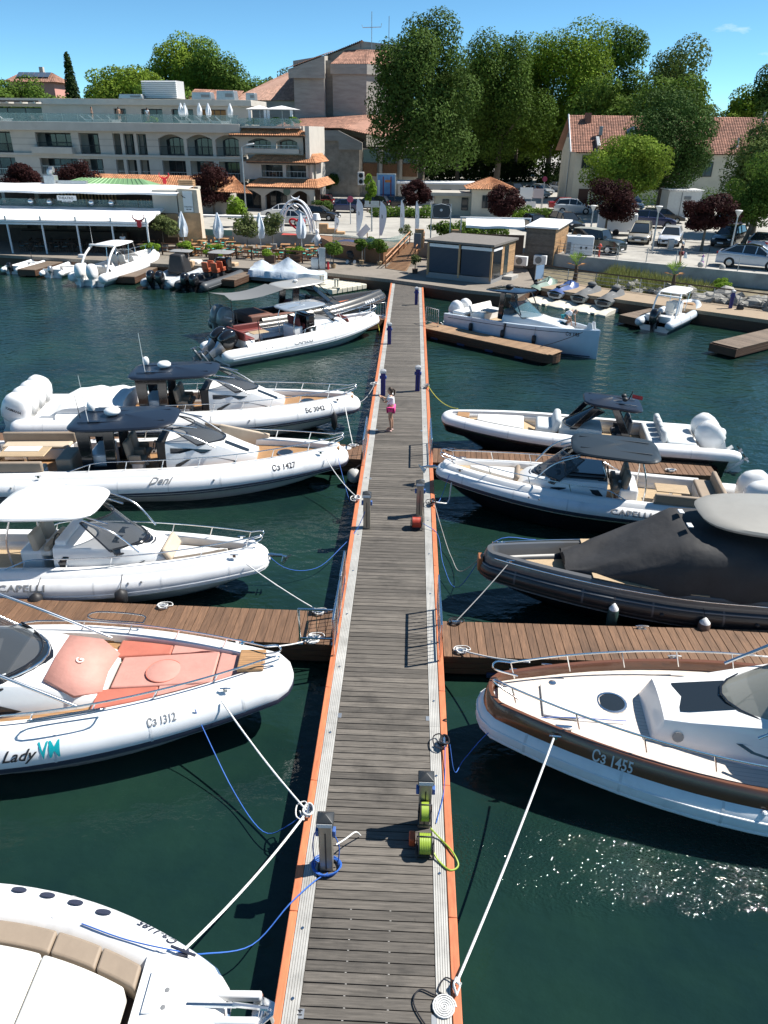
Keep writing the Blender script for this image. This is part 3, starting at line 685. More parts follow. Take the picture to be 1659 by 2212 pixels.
b4 = long_rib('white inflatable boat reading C3 1427 with black hardtop, open beige stern seats', (-1.95, 22.55), 5.2, 13.2, 'Сз 1427', -2.45)
b4.text('Deni', .34, -6.15, -1, .55, TXTG, shear=.5)
b4.antenna(-8.45, -.1, 2.4, .75, BLACKM)
for c, d, mt in (((-10.6, -.95, .82), (2.2, .5, .42), WHITE), ((-10.6, -.95, 1.07), (2.2, .52, .12), BEIGE), ((-10.6, -1.22, 1.22), (2.3, .14, .36), TAUPE), ((-10.4, .98, .82), (2.2, .5, .42), WHITE), ((-10.4, .98, 1.07), (2.2, .52, .12), BEIGE), ((-10.4, 1.25, 1.24), (2.4, .14, .38), TAUPE), ((-8.95, -.3, .95), (.5, 1.1, .7), TAUPE), ((-12.0, 0, .9), (.5, 2.3, .55), WHITE), ((-12.0, 0, 1.22), (.55, 2.3, .12), BEIGE)):
    b4.box('lounge_seat', c, d, mt, .05)
tb = b4.box('cockpit_table', (-10.5, .1, 1.18), (1.5, .8, .05), TEAKP, .03); b4.box('table_top_leaf', (-10.6, .28, 1.215), (1.1, .4, .03), CREAM, .02, tb); b4.box('table_leg', (-10.5, .1, .9), (.12, .12, .55), STEEL, .02, tb)
b4.box('folded_cushion', (-3.5, .95, 1.35), (1.7, .12, .5), BEIGE, .04, ry=.22)
b4.box('folded_cushion', (-4.1, 1.12, 1.4), (1.5, .1, .5), TAUPE, .04, ry=.18)
b4.box('stern_step', (-12.4, -1.35, 1.05), (1.2, .6, .3), WHITE, .1)
b5 = long_rib('white inflatable boat reading Бс 3042 with black hardtop, white stern cover and four white outboards', (-1.9, 27.85), 5.0, 12.6, 'Бс 3042', -2.15)
rings = []
for i in range(13):
    x = lerp(-12.2, -8.9, i/12); hw = lerp(1.25, 1.35, i/12); h = lerp(.95, 1.42, min(1, i/5))+.05*math.sin(i*2.1)
    rings.append([(x, -hw, .78), (x, -hw*.97, h-.12+.03*math.sin(i*3)), (x, -hw*.72, h+.03*math.sin(i*1.7)), (x, -hw*.2, h+.06), (x, hw*.3, h+.04*math.cos(i*2)), (x, hw*.75, h), (x, hw*.97, h-.1), (x, hw, .78)])
MB().loft(rings, closed=True).build('stern_cover', M('white_canvas', (.74, .74, .73), .8, var=.08, scale=2, bump=.3, bscale=4, bdist=.05), b5.t, smooth=50)
for i, y in enumerate((-1.1, -.37, .37, 1.1)): b5.outboard(-12.95, y, .72, 1.18, WHITE, .42, txt='YAMAHA' if i == 0 else None)
b5.box('swim_platform', (-12.55, 0, .62), (.7, 2.9, .12), WHITE, .04)
b5.fender(-1.15, -1, BLACKM, .75, .12, .35); b5.fender(-5.6, -1, BLACKM, .5, .13, .2); b5.fender(-9.0, -1, BLACKM, .5, .13, .2)

# ------------------------------------------------------------------ shorter cabin boats: one design in three liveries
def cabin_rib(label, bow, hd, L, tube=TUBEW, hull=WHITE, top=WHITE, under=WHITE, seat=BEIGE, cab=WHITE, deckm=TEAKP, logo=TXTG, logox=-7.0, rails=True, padm=CREAM, htz=2.3, text='CAPELLI', beam=2.85, r=.33, z0=.52):
    b = Boat('rigid_inflatable_boat', label, bow, hd, L, beam, r=r, z0=z0, dz=.40, Lf=4.8, p=1.9, hull=hull, tube=tube, gh=.13, dk=.2, dk2=.0, xs=-3.6)
    dark = hull is BLACKG
    b.tubes(strakes=((0, -.2, .03, STRAKE if dark else TUBEW), (0, -.42, .035, STRAKE if dark else TUBEW))); b.deck(deckm, k=.75); b.gunwale(WHITE, -L+1.0, .13)
    if rails: b.rail(-L*.6, -.4, .28)
    tab = [(-5.1, .55, 1.5, .86, .72), (-4.2, .55, 1.5, .85, .72), (-3.3, .58, 1.46, .78, .62), (-2.75, .62, 1.3, .66, .5), (-2.35, .66, 1.0, .55, .42)]
    b.coupe(tab, mat=cab, win=[[(-4.95, .98), (-3.2, 1.0), (-2.9, 1.12), (-3.7, 1.24), (-4.85, 1.28), (-5.0, 1.12)]], tops=[(-3.75, -3.1, .06, .4, GLASS), (-3.75, -3.1, -.4, -.06, GLASS)])
    for sd in (-1, 1): b.speaker(-2.55, sd, tab, .82)
    # black cowl under the screen
    b.shield(-2.95, 1.42, .7, -3.75, 2.15, .62, .75, mat=TINT)
    b.shield(-2.82, 1.34, .72, -3.02, 1.48, .71, .75, mat=BLACKG)
    if dark: b.box('console_hood', (-4.45, 0, 1.6), (1.2, 1.25, .2), BLACKG, .08)
    b.hardtop(-6.5, -3.95, 1.95, htz, top, .12, rise=.08, ridge=top is not WHITE)
    for sd in (1, -1):
        b.posts([[(-3.0, sd*.7, 1.42), (-3.5, sd*.8, 2.0), (-4.2, sd*.8, htz+.02)], [(-6.15, sd*.72, .75), (-6.15, sd*.8, 1.6), (-5.95, sd*.75, htz+.02)], [(-3.7, sd*.55, 2.1), (-4.4, sd*.55, htz+.04)]], .024, STEEL if not dark else STEEL)
    sb_ = b.box('seat_pod', (-5.75, 0, .92), (.55, 1.15, .75), WHITE, .06)
    for y in (-.3, .3):
        q = b.box('helm_seat', (-5.45, y, 1.22), (.42, .5, .16), CREAM if seat is BEIGE else seat, .06); b.box('seat_back', (-5.66, y, 1.5), (.16, .5, .5), seat, .06, q, ry=-.15); b.box('seat_bolster', (-5.35, y, 1.34), (.16, .5, .14), seat, .05, q)
    b.box('helm_console', (-4.95, 0, 1.25), (.28, 1.2, .75), WHITE if not dark else BLACKM, .05)
    MB().tube([(-5.18+.03*math.sin(a), -.28+.18*math.cos(a), 1.45+.18*math.sin(a)) for a in [2*PI*j/16 for j in range(16)]], .017, 5, closed=True).build('steering_wheel', BLACKM, b.t)
    # stern lounge
    xe = -L+1.15
    b.box('stern_seat', (xe+.15, 0, .85), (.55, 1.9, .5), WHITE, .05); b.box('stern_cushion', (xe+.18, 0, 1.14), (.52, 1.85, .12), seat if seat is not BEIGE else CREAM, .05); b.box('stern_backrest', (xe-.12, 0, 1.3), (.14, 1.9, .42), seat, .05)
    for sd in (1,):
        b.box('side_seat', (xe+1.05, sd*.8, .85), (1.5, .42, .5), WHITE, .05); b.box('side_cushion', (xe+1.05, sd*.8, 1.14), (1.5, .42, .12), seat if seat is not BEIGE else CREAM, .05); b.box('side_backrest', (xe+1.05, sd*1.03, 1.28), (1.6, .12, .36), seat, .04)
    tb = b.box('cockpit_table', (xe+1.2, 0, 1.2), (.95, .6, .04), TEAKP, .03); b.box('table_leg', (xe+1.2, 0, .9), (.09, .09, .56), STEEL, .02, tb)
    # fore deck pad
    b.pad('sun_pad', padm, -2.45, -1.0, lambda x: -(b.inner(x, .75)-.28), lambda x: b.inner(x, .75)-.28, .02, .12)
    b.box('pad_backrest', (-2.42, 0, 1.2), (.14, .95, .38), seat, .06, ry=-.5)
    b.anchor(-.02)
    b.cleat(-.75, 1); b.cleat(-.75, -1)
    if text: 
        for sd in (1, -1): b.text(text, .24, logox*(1) if sd < 0 else logox+1.5, sd, .28, logo, wid=1.35)
    for x in (-2.9, -3.2, -7.9, -8.25):
        for sd in (1, -1): 
            q = b.sp(x, sd, .6, .006); MB().lathe([(.03, 0), (.026, .015), (.01, .02)], q, 8, (0, sd, .6)).build('tube_valve', TXTG, b.t)
    return b
b3 = cabin_rib('white inflatable boat with white hardtop and beige seats, two black fenders', (-3.45, 15.95), .8, 10.4, logox=-6.3)
b3.fender(-3.35, -1, BLACKM, .42, .15, .12); b3.fender(-5.3, -1, BLACKM, .42, .15, .12)
r3 = cabin_rib('white and black inflatable boat with dark grey hardtop and a big white outboard', (1.02, 21.25), 171.2, 9.4, hull=BLACKG, top=M('slate_top', (.022, .032, .042), .45, spec=.3), seat=TAUPE, logo=TXTG, logox=-6.7, htz=2.3, r=.27, z0=.74)
for y in (-.38, .38): r3.outboard(-9.45, y, .78, 1.12, WHITE, .25, txt='YAMAHA' if y > 0 else None)
r3.box('swim_platform', (-9.05, 0, .62), (.6, 2.3, .12), WHITE, .04)
l6 = cabin_rib('white inflatable boat with dark red seats, silver top and black outboards', (-1.95, 43.3), 41, 10.2, top=M('silver_top', (.45, .48, .5), .2, .4, coat=.5), seat=REDSEAT, htz=2.2, deckm=M('deck_darkred', (.12, .06, .045), .7), logox=-6.6, beam=3.0)
l6.box('console_surround', (-5.05, -.1, 1.35), (.5, 1.35, 1.1), BLACKG, .1)
for y in (-.42, .42): l6.outboard(-10.2, y, .85, 1.05, BLACKG, 1.0, leg=M('engine_silver', (.45, .46, .48), .3, .7))
l6.box('swim_platform', (-9.85, 0, .58), (.9, 2.6, .1), TEAKP, .03)
for sd in (1, -1): l6.posts([[(-8.4, sd*1.1, 1.0), (-8.5, sd*1.12, 2.1)]], .018, BLACKM)

# ------------------------------------------------------------------ dark grey boat behind it
GUNM = M('gunmetal_paint', (.115, .112, .105), .25, .5, coat=.4, var=.06)
l7 = Boat('motor_boat', 'dark grey metallic boat with grey hardtop, orange foredeck and shade sail', (-1.7, 48.8), 40, 11.4, 3.2, r=.36, z0=.62, dz=.5, Lf=6.2, p=1.7, tube=GUNM, hull=GUNM, nose=.12, gh=.16)
l7.tubes(strakes=((0, .1, .03, STEEL), (0, -.5, .03, STRAKE))); l7.deck(M('deck_redbrown', (.16, .07, .05), .7)); l7.gunwale(GUNM, -10.2, .16)
l7.pad('sun_pad', M('orange_pad', (.52, .14, .06), .7, var=.1), -3.4, -.6, lambda x: -(l7.inner(x, .8)-.06), lambda x: l7.inner(x, .8)-.06, .05, .12)
tab7 = [(-6.2, .6, 1.55, .92, .7), (-4.9, .6, 1.5, .88, .66), (-3.9, .65, 1.25, .7, .5), (-3.3, .7, 1.0, .55, .4)]
l7.coupe(tab7, mat=GUNM, win=[[(-6.0, 1.0), (-4.3, 1.02), (-4.0, 1.1), (-5.0, 1.3), (-6.0, 1.34)]])
l7.shield(-4.2, 1.4, .74, -5.4, 2.35, .62, .7)
l7.hardtop(-8.1, -5.0, 2.2, 2.5, M('grey_top', (.36, .35, .325), .35, coat=.3), .11, rise=.1, ridge=False)
for sd in (1, -1):
    l7.posts([[(-4.3, sd*.72, 1.45), (-5.6, sd*.85, 2.5)]], .03, BLACKG)
    l7.box('hardtop_pylon', (-7.2, sd*.75, 1.55), (.45, .1, 1.95), BLACKG, .02, ry=.12)
l7.box('helm_console', (-5.9, 0, 1.35), (.5, 1.3, .9), BLACKG, .08); l7.box('helm_seat', (-6.9, 0, 1.15), (.55, 1.3, .9), REDSEAT, .08)
l7.box('rear_lounge', (-9.6, 0, 1.0), (1.5, 2.2, .55), M('deck_redbrown', (.16, .07, .05)), .1); l7.box('side_cushion', (-8.3, -1.0, 1.0), (1.8, .35, .4), M('deck_redbrown', (.16, .07, .05)), .05)
sail = MB(); N = 8
sail.loft([[(lerp(-8.1, -11.6, i/N), lerp(-1.05, -1.35, i/N)*(1-.12*math.sin(PI*i/N)), 2.52-.18*math.sin(PI*i/N)-.18*i/N), (lerp(-8.1, -11.3, i/N), 0, 2.56-.22*math.sin(PI*i/N)-.18*i/N), (lerp(-8.1, -11.6, i/N), lerp(1.05, 1.35, i/N)*(1-.12*math.sin(PI*i/N)), 2.52-.18*math.sin(PI*i/N)-.18*i/N)] for i in range(N+1)], closed=False)
sail.build('shade_sail', M('sail_grey', (.15, .155, .16), .8), l7.t, smooth=60)
for sd in (1, -1): l7.posts([[(-11.55, sd*1.34, .7), (-11.6, sd*1.35, 2.4)]], .02, BLACKM)
EGREY = M('engine_grey', (.20, .20, .19), .3, coat=.4)
for y in (-.42, .42): l7.outboard(-11.6, y, .75, 1.15, EGREY, .3, leg=EGREY, txt='YAMAHA' if y < 0 else None, txtmat=TXTW)
l7.dome(-6.6, .1, 2.64, .14, .12); l7.antenna(-6.8, -.3, 2.62, .5)
for k in range(5): MB().add([l7.sp(-2.3+k*.19+dx, -1, a_, .008) for dx, a_ in ((0, .35), (.13, .35), (.13, .75), (0, .75))], [(0, 1, 2, 3)]).build('lettering', TXTW, l7.t)

# ------------------------------------------------------------------ coral-cushioned boat, near left
l2 = Boat('rigid_inflatable_boat', 'white inflatable boat with coral foredeck cushions reading C3 1312', (-2.15, 11.25), 3.4, 12, 3.95, r=.37, z0=.62, dz=.45, Lf=5.6, p=1.9, nose=.30, gh=.1, dk=.26)
l2.tubes(strakes=((0, -.36, .06, STRAKE), (0, -.62, .03, TXTG))); l2.deck(TEAK, k=.7); l2.gunwale(WHITE, -11, .1)
l2.rail(-6.2, -.5, .2, off=-.45, r=.018)
# looped boarding handles on both rails
for sd in (1, -1):
    h = MB(); q = [l2.sp(x, sd, PI/2, .0) for x in (-3.2, -4.3)]
    ring = [(-3.15, .05), (-3.2, .30), (-4.2, .30), (-4.3, .05)]
    for dy in (0., .0):
        pts = [(x, sd*(abs(l2.sp(x, sd, PI/2).y)-.05+zz*.55), l2.zs(x)+l2.rr(x)+.25+zz*.35) for x, zz in ring]
        h.tube(spline(pts+[pts[0]], 4), .017, 6)
    h.build('boarding_handle', STEEL, l2.t, smooth=60)
ins = lambda x, k=.7: l2.inner(x, k)
pz = .1
cent = .48
for sd in (1, -1):
    o = (lambda x: min(cent+.12*max(0, (x+2.)), ins(x)-.12)) if sd > 0 else (lambda x: -(ins(x)-.10))
    i_ = (lambda x: ins(x)-.10) if sd > 0 else (lambda x: -min(cent+.12*max(0, (x+2.)), ins(x)-.12))
    l2.pad('foredeck_cushion', CORAL, -3.55, -2.42, o, i_, .03, pz); l2.pad('foredeck_cushion', CORALL, -2.40, -1.42, o, i_, .03, pz)
l2.pad('foredeck_cushion', CORALL, -3.35, -1.42, -cent+.02, cent-.02, .03, pz)
l2.pad('foredeck_cushion', CORALL, -1.40, -.80, lambda x: -(ins(x)-.08), lambda x: ins(x)-.08, .03, pz)
z = l2.deckz(-2.5)
MB().lathe([(.33, 0), (.33, .018), (.31, .03), (.01, .034)], (-2.42, -.06, z+.03+pz), 24).build('round_cushion', CORALL, l2.t, smooth=50)
MB().tube([(-2.42+.335*math.cos(2*PI*j/24), -.06+.335*math.sin(2*PI*j/24), z+.045+pz) for j in range(24)], .011, 5, closed=True).build('cushion_piping', CORAL, l2.t)
# backrest lying on the cabin front
tab2 = [(-8.5, .6, 1.7, 1.2, .95), (-5.6, .6, 1.66, 1.15, .9), (-4.6, .62, 1.55, 1.08, .82), (-3.75, .65, 1.28, .98, .78), (-3.42, .68, 1.14, .9, .7)]
l2.coupe(tab2, win=[[(-7.4, 1.0), (-5.2, 1.0), (-4.8, 1.1), (-5.6, 1.38), (-7.4, 1.42)]])
bk = MB(); A = [(-3.45, -.56, 1.21), (-3.5, 0, 1.23), (-3.45, .56, 1.21)]; Bp = [(-4.42, -.66, 1.60), (-4.42, 0, 1.64), (-4.42, .66, 1.60)]
bk.loft([A, [(-3.85, -.84, 1.36), (-3.85, 0, 1.40), (-3.85, .84, 1.36)], Bp], closed=False)
bk.build('backrest_cushion', CORALL, l2.t, smooth=50).modifiers.new('solid', 'SOLIDIFY').thickness = .07
flat_text('G', .2, (-3.95, -.08, 1.47), (0, 1, 0), (-.93, 0, .36), M('logo_cream', (.75, .68, .6), .6), l2.t, 'emblem', off=.008)
for sd in (1, -1): l2.box('deck_strip', (-4.6, sd*1.3, 1.06), (2.6, .3, .03), TEAK, .005)
l2.shield(-4.6, 1.62, .98, -5.75, 2.35, .85, .95, mat=TINT, frame=STEEL)
l2.shield(-4.42, 1.52, 1.0, -4.72, 1.68, .97, .95, mat=BLACKG)
l2.hardtop(-9.4, -5.75, 2.4, 2.45, WHITE, .14, ridge=False)
for sd in (1, -1): l2.posts([[(-3.75, sd*1.02, 1.25), (-4.9, sd*1.0, 1.9), (-6.0, sd*.95, 2.5)]], .032, STEEL)
l2.box('dash_panel', (-5.6, 0, 1.68), (1.0, 1.5, .04), M('dash_grey', (.45, .47, .48), .5), .03)
l2.text('Сз 1312', .21, -2.5, -1, .66, TXTG, wid=.66)
l2.text('Lady', .28, -4.85, -1, .2, TXT, shear=.45)
l2.text('VM', .42, -4.25, -1, .16, M('letter_teal', (.0, .32, .36), .5), wid=.62)
l2.cleat(-1.15, -1); l2.cleat(-1.15, 1); l2.box('bow_deck', (-.72, 0, l2.deckz(-.7)+.2), (.5, .6, .08), TEAK, .02)
for x in (-.75, -.95): MB().lathe([(.03, 0), (.04, .03), (.03, .05)], (x, .38, l2.zs(x)+.58), 8).build('deck_fitting', STEEL, l2.t)

# ------------------------------------------------------------------ brown-trimmed boat, near right
BROWNP = M('brown_gloss', (.14, .055, .026), .25, coat=.5, var=.08, scale=3)
PTEAK = M('teak_bleached', (.64, .575, .51), .65, var=.12, scale=3, stretch=(1, 18, 1), lines=11, lk=.62)
r5 = Boat('rigid_inflatable_boat', 'white inflatable boat with glossy brown side band reading C3 1455', (1.55, 10.72), 175.2, 12, 3.9, r=.38, z0=.5, dz=.42, Lf=5.6, p=2.0, nose=.34, gh=.27, dk=.40)
r5.tubes(strakes=((0, -.35, .03, TUBEW), (0, .28, .02, TUBEW))); r5.deck(PTEAK, k=-.1, x1=-.3)
r5.strip([(.63, .77, 0, .0), (.60, .78, 0, .08), (.46, .86, 0, .26), (.40, .86, 0, .285), (.20, .86, 0, .285), (.13, .86, 0, .25), (.11, .86, 0, .0)], x0=-11).build('brown_band', BROWNP, r5.t, smooth=40)
r5.rail(-6.5, -.5, .30, off=-.12, r=.019)
tab5 = [(-9., .55, 2.1, 1.2, 1.0), (-5.6, .6, 1.95, 1.15, .95), (-4.6, .65, 1.76, 1.05, .8), (-3.6, .7, 1.58, .85, .62), (-3.15, .72, 1.55, .74, .56), (-2.98, .74, 1.1, .78, .6)]
r5.coupe(tab5, win=[[(-7., 1.2), (-5.0, 1.2), (-4.55, 1.28), (-4.3, 1.4), (-5.6, 1.5), (-7., 1.52)]], tops=[(-4.35, -3.45, -.38, .38, GLASS)])
r5.speaker(-3.4, 1, tab5, 1.28)
r5.shield(-4.2, 1.76, 1.02, -5.5, 2.6, .9, 1.15, mat=M('screen_cream', (.30, .30, .26), .08, alpha=.8), frame=BLACKG, back=.2)
r5.hardtop(-9.2, -5.3, 2.4, 2.55, WHITE, .14)
for sd in (1, -1): r5.posts([[(-4.55, sd*.98, 1.7), (-5.6, sd*.95, 2.5)]], .03, STEEL)
MB().tube(spline([(-4.35, .3, 1.75), (-4.8, .1, 2.0), (-5.3, .35, 2.3)], 5), .012, 5).build('wiper', BLACKM, r5.t)
r5.hatch(-2.42, -.22, .24, .0); r5.pad('deck_locker', CREAM, -1.75, -1.1, -.42, .42, .005, .05, bev=.02)
r5.band_text('Сз 1455', .24, -1.95, 1, TXTW, .62, .49, .775, .85, .02, .23, .78)
for x in (-4.6, -5.4):
    for sd in (1, -1): MB().lathe([(.05, 0), (.045, .03), (.02, .05)], r5.sp(x, sd, .75, .0), 8, (0, sd, .8)).build('tube_valve', TUBEW, r5.t)
r5.cleat(-1.35, 1, 1.1); r5.cleat(-1.35, -1, 1.1); r5.cleat(-.7, -1, 1.2)
r5.box('hatch_latch', (-1.45, .66, r5.deckz(-1.4)+.03), (.3, .08, .05), STEEL, .01)
MB().lathe([(.07, 0), (.07, .015), (.01, .02)], (-1.35, -.55, r5.deckz(-1.35)), 12).build('deck_filler', STEEL, r5.t)

# ------------------------------------------------------------------ black covered boat
CANVAS = M('black_canvas', (.026, .026, .028), .75, var=.25, scale=2, bump=.35, bscale=3, bdist=.06)
CHAR = M('charcoal_tube', (.020, .022, .026), .3, var=.1, scale=2, coat=.15)
r4 = Boat('motor_boat', 'black boat under a black canvas cover with taupe hardtop and teak bow', (1.9, 15.75), 178.5, 11.5, 3.0, r=.33, z0=.55, dz=.5, Lf=5.6, p=1.8, tube=CHAR, hull=BLACKG, nose=.16, gh=.26, dk=.18)
r4.tubes(strakes=((0, .62, .018, TXTG), (0, -.35, .04, CHAR), (0, -.8, .02, TXTG))); r4.deck(TEAKP, k=.6)
r4.strip([(.62, .72, 0, 0), (.52, .86, 0, .16), (.34, .9, 0, .24), (-.05, .9, 0, .25), (-.45, .5, 0, .1), (-.6, .4, 0, 0)], x0=-11).build('gunwale', M('grey_gloss', (.10, .10, .10), .25, coat=.4), r4.t, smooth=40)
for sd in (1, -1):
    mb = MB(); mb.tube([r4.sp(x, sd, 1.1, .22) for x in [lerp(-10, -.4, i/20) for i in range(21)]], .018, 6); mb.build('toe_rail', STEEL, r4.t, smooth=60)
    r4.pad('side_deck', TEAKP, -5.2, -2.6, (lambda x: r4.half(x)-.1) if sd > 0 else (lambda x: -(r4.half(x)+.12)), (lambda x: r4.half(x)+.12) if sd > 0 else (lambda x: -(r4.half(x)-.1)), .365, .02, bev=.004)
r4.box('bow_block', (-.02, 0, 1.12), (.12, .3, .36), M('mahogany', (.30, .12, .05), .4), .02)
rings = []; N = 22; n = 19
for i in range(N+1):
    u = i/N; x = lerp(-2.05, -7.3, u); hw = min(r4.half(x)+.12, lerp(.55, 1.3, min(1, u*2.2))); top = lerp(1.30, 2.44, min(1, u/.50)**1.2) if u < .62 else lerp(2.44, 2.26, (u-.62)/.38)
    zb = r4.deckz(x)+.2; ring = []
    for j in range(n):
        a = PI*j/(n-1); c, q = math.cos(a), math.sin(a)
        yy = hw*math.copysign(abs(c)**.55, c); zz = zb+(top-zb)*abs(q)**.42
        wr = .035*math.sin(3.1*x+5*a)+.045*abs(math.sin(4.5*a+1.6*x))*q-.03*abs(math.sin(2.2*x-3*a))
        ring.append((x+.02*math.sin(7*a), yy*(1+.03*math.sin(4*x+6*a)), zz+wr*(.3+q)))
    rings.append(ring)
mb = MB().loft(rings, closed=False); mb.add(rings[0], [tuple(range(n))]); mb.build('canvas_cover', CANVAS, r4.t, smooth=70)
for sd in (.35, -.35): MB().box((-4.75, sd, 2.56), (.12, .2, .03)).build('window_patch', TXTW, r4.t, bev=.01)
r4.hardtop(-9.8, -5.0, 2.5, 2.62, M('taupe_top', (.28, .27, .245), .45, var=.05), .15, rise=.12, taper=.85, ex=3.2, ridge=False)
r4.fender(-3.15, 1, M('fender_green', (.02, .05, .045), .6), .72, .13, .28, tip=TUBEW); r4.fender(-5.1, 1, M('fender_brown', (.10, .06, .045), .6), .6, .14, .2, tip=TUBEW)
r4.box('seat_edge', (-8.6, .9, 1.2), (1.6, .3, .5), M('leather_brown', (.25, .09, .04), .6), .06)
for x in (-4.2, -6.3): MB().lathe([(.05, 0), (.045, .03), (.02, .05)], r4.sp(x, 1, .1, .0), 8, (0, 1, .2)).build('tube_valve', BLACKM, r4.t)
r4.cleat(-.75, 1, 1.25); r4.cleat(-.6, -1, 1.2)

# ------------------------------------------------------------------ black hulled open boat with black arch
r2 = Boat('rigid_inflatable_boat', 'white-tubed black-hulled open boat with black arch roof and pale grey seats', (1.38, 26.15), 172, 9.9, 2.75, r=.23, z0=.86, dz=.26, Lf=4.6, p=2.1, hull=BLACKG, gh=.02, nose=.3, dk=-.02, dk2=-.25, xs=-3.2, keel=-.5)
r2.tubes(strakes=((0, -.6, .03, BLACKM),)); r2.deck(TEAKP, k=.8); r2.gunwale(TUBEW, -9.3, .02)
r2.strip([(.75, -.55, 0, 0), (.72, -.75, 0, -.02), (.2, -.95, 0, -.25)], x0=-9.9).build('black_side', BLACKG, r2.t, smooth=40)
GREYC = M('cushion_palegrey', (.52, .55, .56), .7, var=.06, bump=.15, bscale=9)
r2.pad('sun_pad', CREAM, -2.95, -1.25, lambda x: -(r2.inner(x, .8)-.2), lambda x: r2.inner(x, .8)-.2, .02, .2)
r2.box('bow_deck', (-.72, 0, r2.deckz(-.7)+.2), (.45, .5, .06), TEAK, .02)
r2.box('fore_seat', (-3.75, 0, .98), (.7, 1.2, .5), GREYC, .08); r2.box('fore_backrest', (-4.1, 0, 1.3), (.25, 1.3, .55), GREYC, .1, ry=-.3)
tabr = [(-5.7, .5, 1.25, .75, .6), (-4.9, .5, 1.3, .72, .6), (-4.2, .5, 1.25, .68, .55)]
r2.coupe(tabr, mat=CREAM, name='console')
r2.shield(-4.35, 1.3, .62, -5.4, 1.95, .6, .35, mat=GLASS, frame=BLACKG)
r2.hardtop(-7.0, -4.95, 1.6, 2.08, NAVY, .12, rise=.16, taper=.85, ex=5)
for sd in (1, -1):
    mb = MB(); mb.prism([(-4.55, sd*.66-.03, 1.25), (-4.8, sd*.66-.03, 1.25), (-5.5, sd*.7-.03, 2.1), (-5.25, sd*.7-.03, 2.1)], (0, .06, 0)); mb.prism([(-6.9, sd*.72-.03, .7), (-6.6, sd*.72-.03, .7), (-5.9, sd*.7-.03, 2.1), (-6.15, sd*.7-.03, 2.1)], (0, .06, 0)); mb.build('roof_strut', BLACKG, r2.t, bev=.015)
for y in (-.32, .32): r2.seat(-6.35, y, .5, M('seat_dark', (.07, .07, .075), .6), base=BLACKM)
r2.box('rear_seat', (-7.5, 0, .9), (.55, 1.9, .5), GREYC, .06)
for y in (-.72, -.24, .24, .72): r2.box('rear_backrest', (-7.75, y, 1.3), (.2, .44, .5), GREYC, .08, ry=.15)
r2.box('stern_pad', (-8.4, 0, 1.0), (1.0, 1.9, .28), GREYC, .08); r2.box('swim_platform', (-9.35, 0, .66), (.9, 2.3, .1), WHITE, .04)
for y in (-.4, .4): r2.outboard(-9.6, y, .9, 1.05, WHITE, .75)
MB().tube([(-6.5, .1, 2.3), (-6.6, .1, 2.62)], .02, 6).ell((-6.35, .3, 2.36), (.1, .1, .08)).ell((-6.35, -.1, 2.36), (.1, .1, .08)).build('roof_lights', BLACKM, r2.t, smooth=60)
MB().poly([(-6.6, .1, 2.36), (-6.95, .16, 2.32), (-6.95, .16, 2.46), (-6.6, .1, 2.5)]).build('small_flag', M('flag_red', (.5, .04, .04), .7), r2.t)
for x in (-1.6, -1.75, -7.6, -7.8, -8.0): MB().lathe([(.035, 0), (.03, .015), (.01, .02)], r2.sp(x, -1, 1.2, .0), 8, (0, 0, 1)).build('tube_valve', TXT, r2.t)

# ------------------------------------------------------------------ bottom left boat
l1 = Boat('rigid_inflatable_boat', 'white inflatable boat reading C3-1185 with white sun pad, cut off by the bottom left corner', (-2.1, 5.02), 2.0, 9, 3.95, r=.36, z0=.6, dz=.30, Lf=4.6, p=2.3, nose=.42, gh=.04, dk=.05)
STR_ = M('strake_blue', (.07, .13, .22), .5)
l1.tubes(strakes=((0, .06, .03, STR_), (0, -.2, .03, TUBEW))); l1.deck(M('deck_brown', (.07, .045, .035), .7), k=.8)
i1 = lambda x: l1.inner(x, .92)
segs = [(-1.05, -1.62), (-1.64, -2.3), (-2.32, -3.2), (-3.22, -4.2)]
for a, b in segs:
    for sd in (1, -1):
        l1.pad('side_cushion', TAUPE, b, a, (lambda x: i1(x)-.30) if sd > 0 else (lambda x: -i1(x)), (lambda x: i1(x)) if sd > 0 else (lambda x: -(i1(x)-.30)), .02, .30)
l1.pad('sun_pad', CREAM, -2.35, -1.15, lambda x: -(i1(x)-.36), lambda x: i1(x)-.36, .1, .3, bev=.05); l1.pad('sun_pad', CREAM, -3.6, -2.37, lambda x: -(i1(x)-.36), lambda x: i1(x)-.36, .1, .3, bev=.05); l1.pad('sun_pad', CREAM, -4.8, -3.62, lambda x: -(i1(x)-.36), lambda x: i1(x)-.36, .1, .3, bev=.05)
nb = MB(); prof = []
for x, w_, z_ in ((-1.0, .70, 1.20), (-.75, .68, 1.25), (-.3, .58, 1.25), (-.0, .42, 1.2), (.1, .32, 1.12)): prof.append([(x, -w_, z_-.4), (x, -w_*.96, z_-.04), (x, -w_*.85, z_), (x, w_*.85, z_), (x, w_*.96, z_-.04), (x, w_, z_-.4)])
nb.loft(prof, closed=True); nbo = nb.build('bow_platform', WHITE, l1.t, smooth=40)
for x, y in ((-.62, .18), (-.62, -.02), (-.75, -.32), (-.5, -.36)): MB().lathe([(.035, 0), (.03, .02), (.01, .022)], (x, y, 1.245), 10).build('deck_fitting', TXTG, nbo)
MB().box((-.72, .16, 1.25), (.3, .5, .02)).build('hatch_panel', WHITE, nbo, bev=.008)
an = MB(); an.box((.22, .18, 1.16), (.62, .11, .12), ty=.7); an.box((.22, -.12, 1.16), (.62, .11, .12), ty=.7); an.build('bow_roller', WHITE, l1.t, bev=.03)
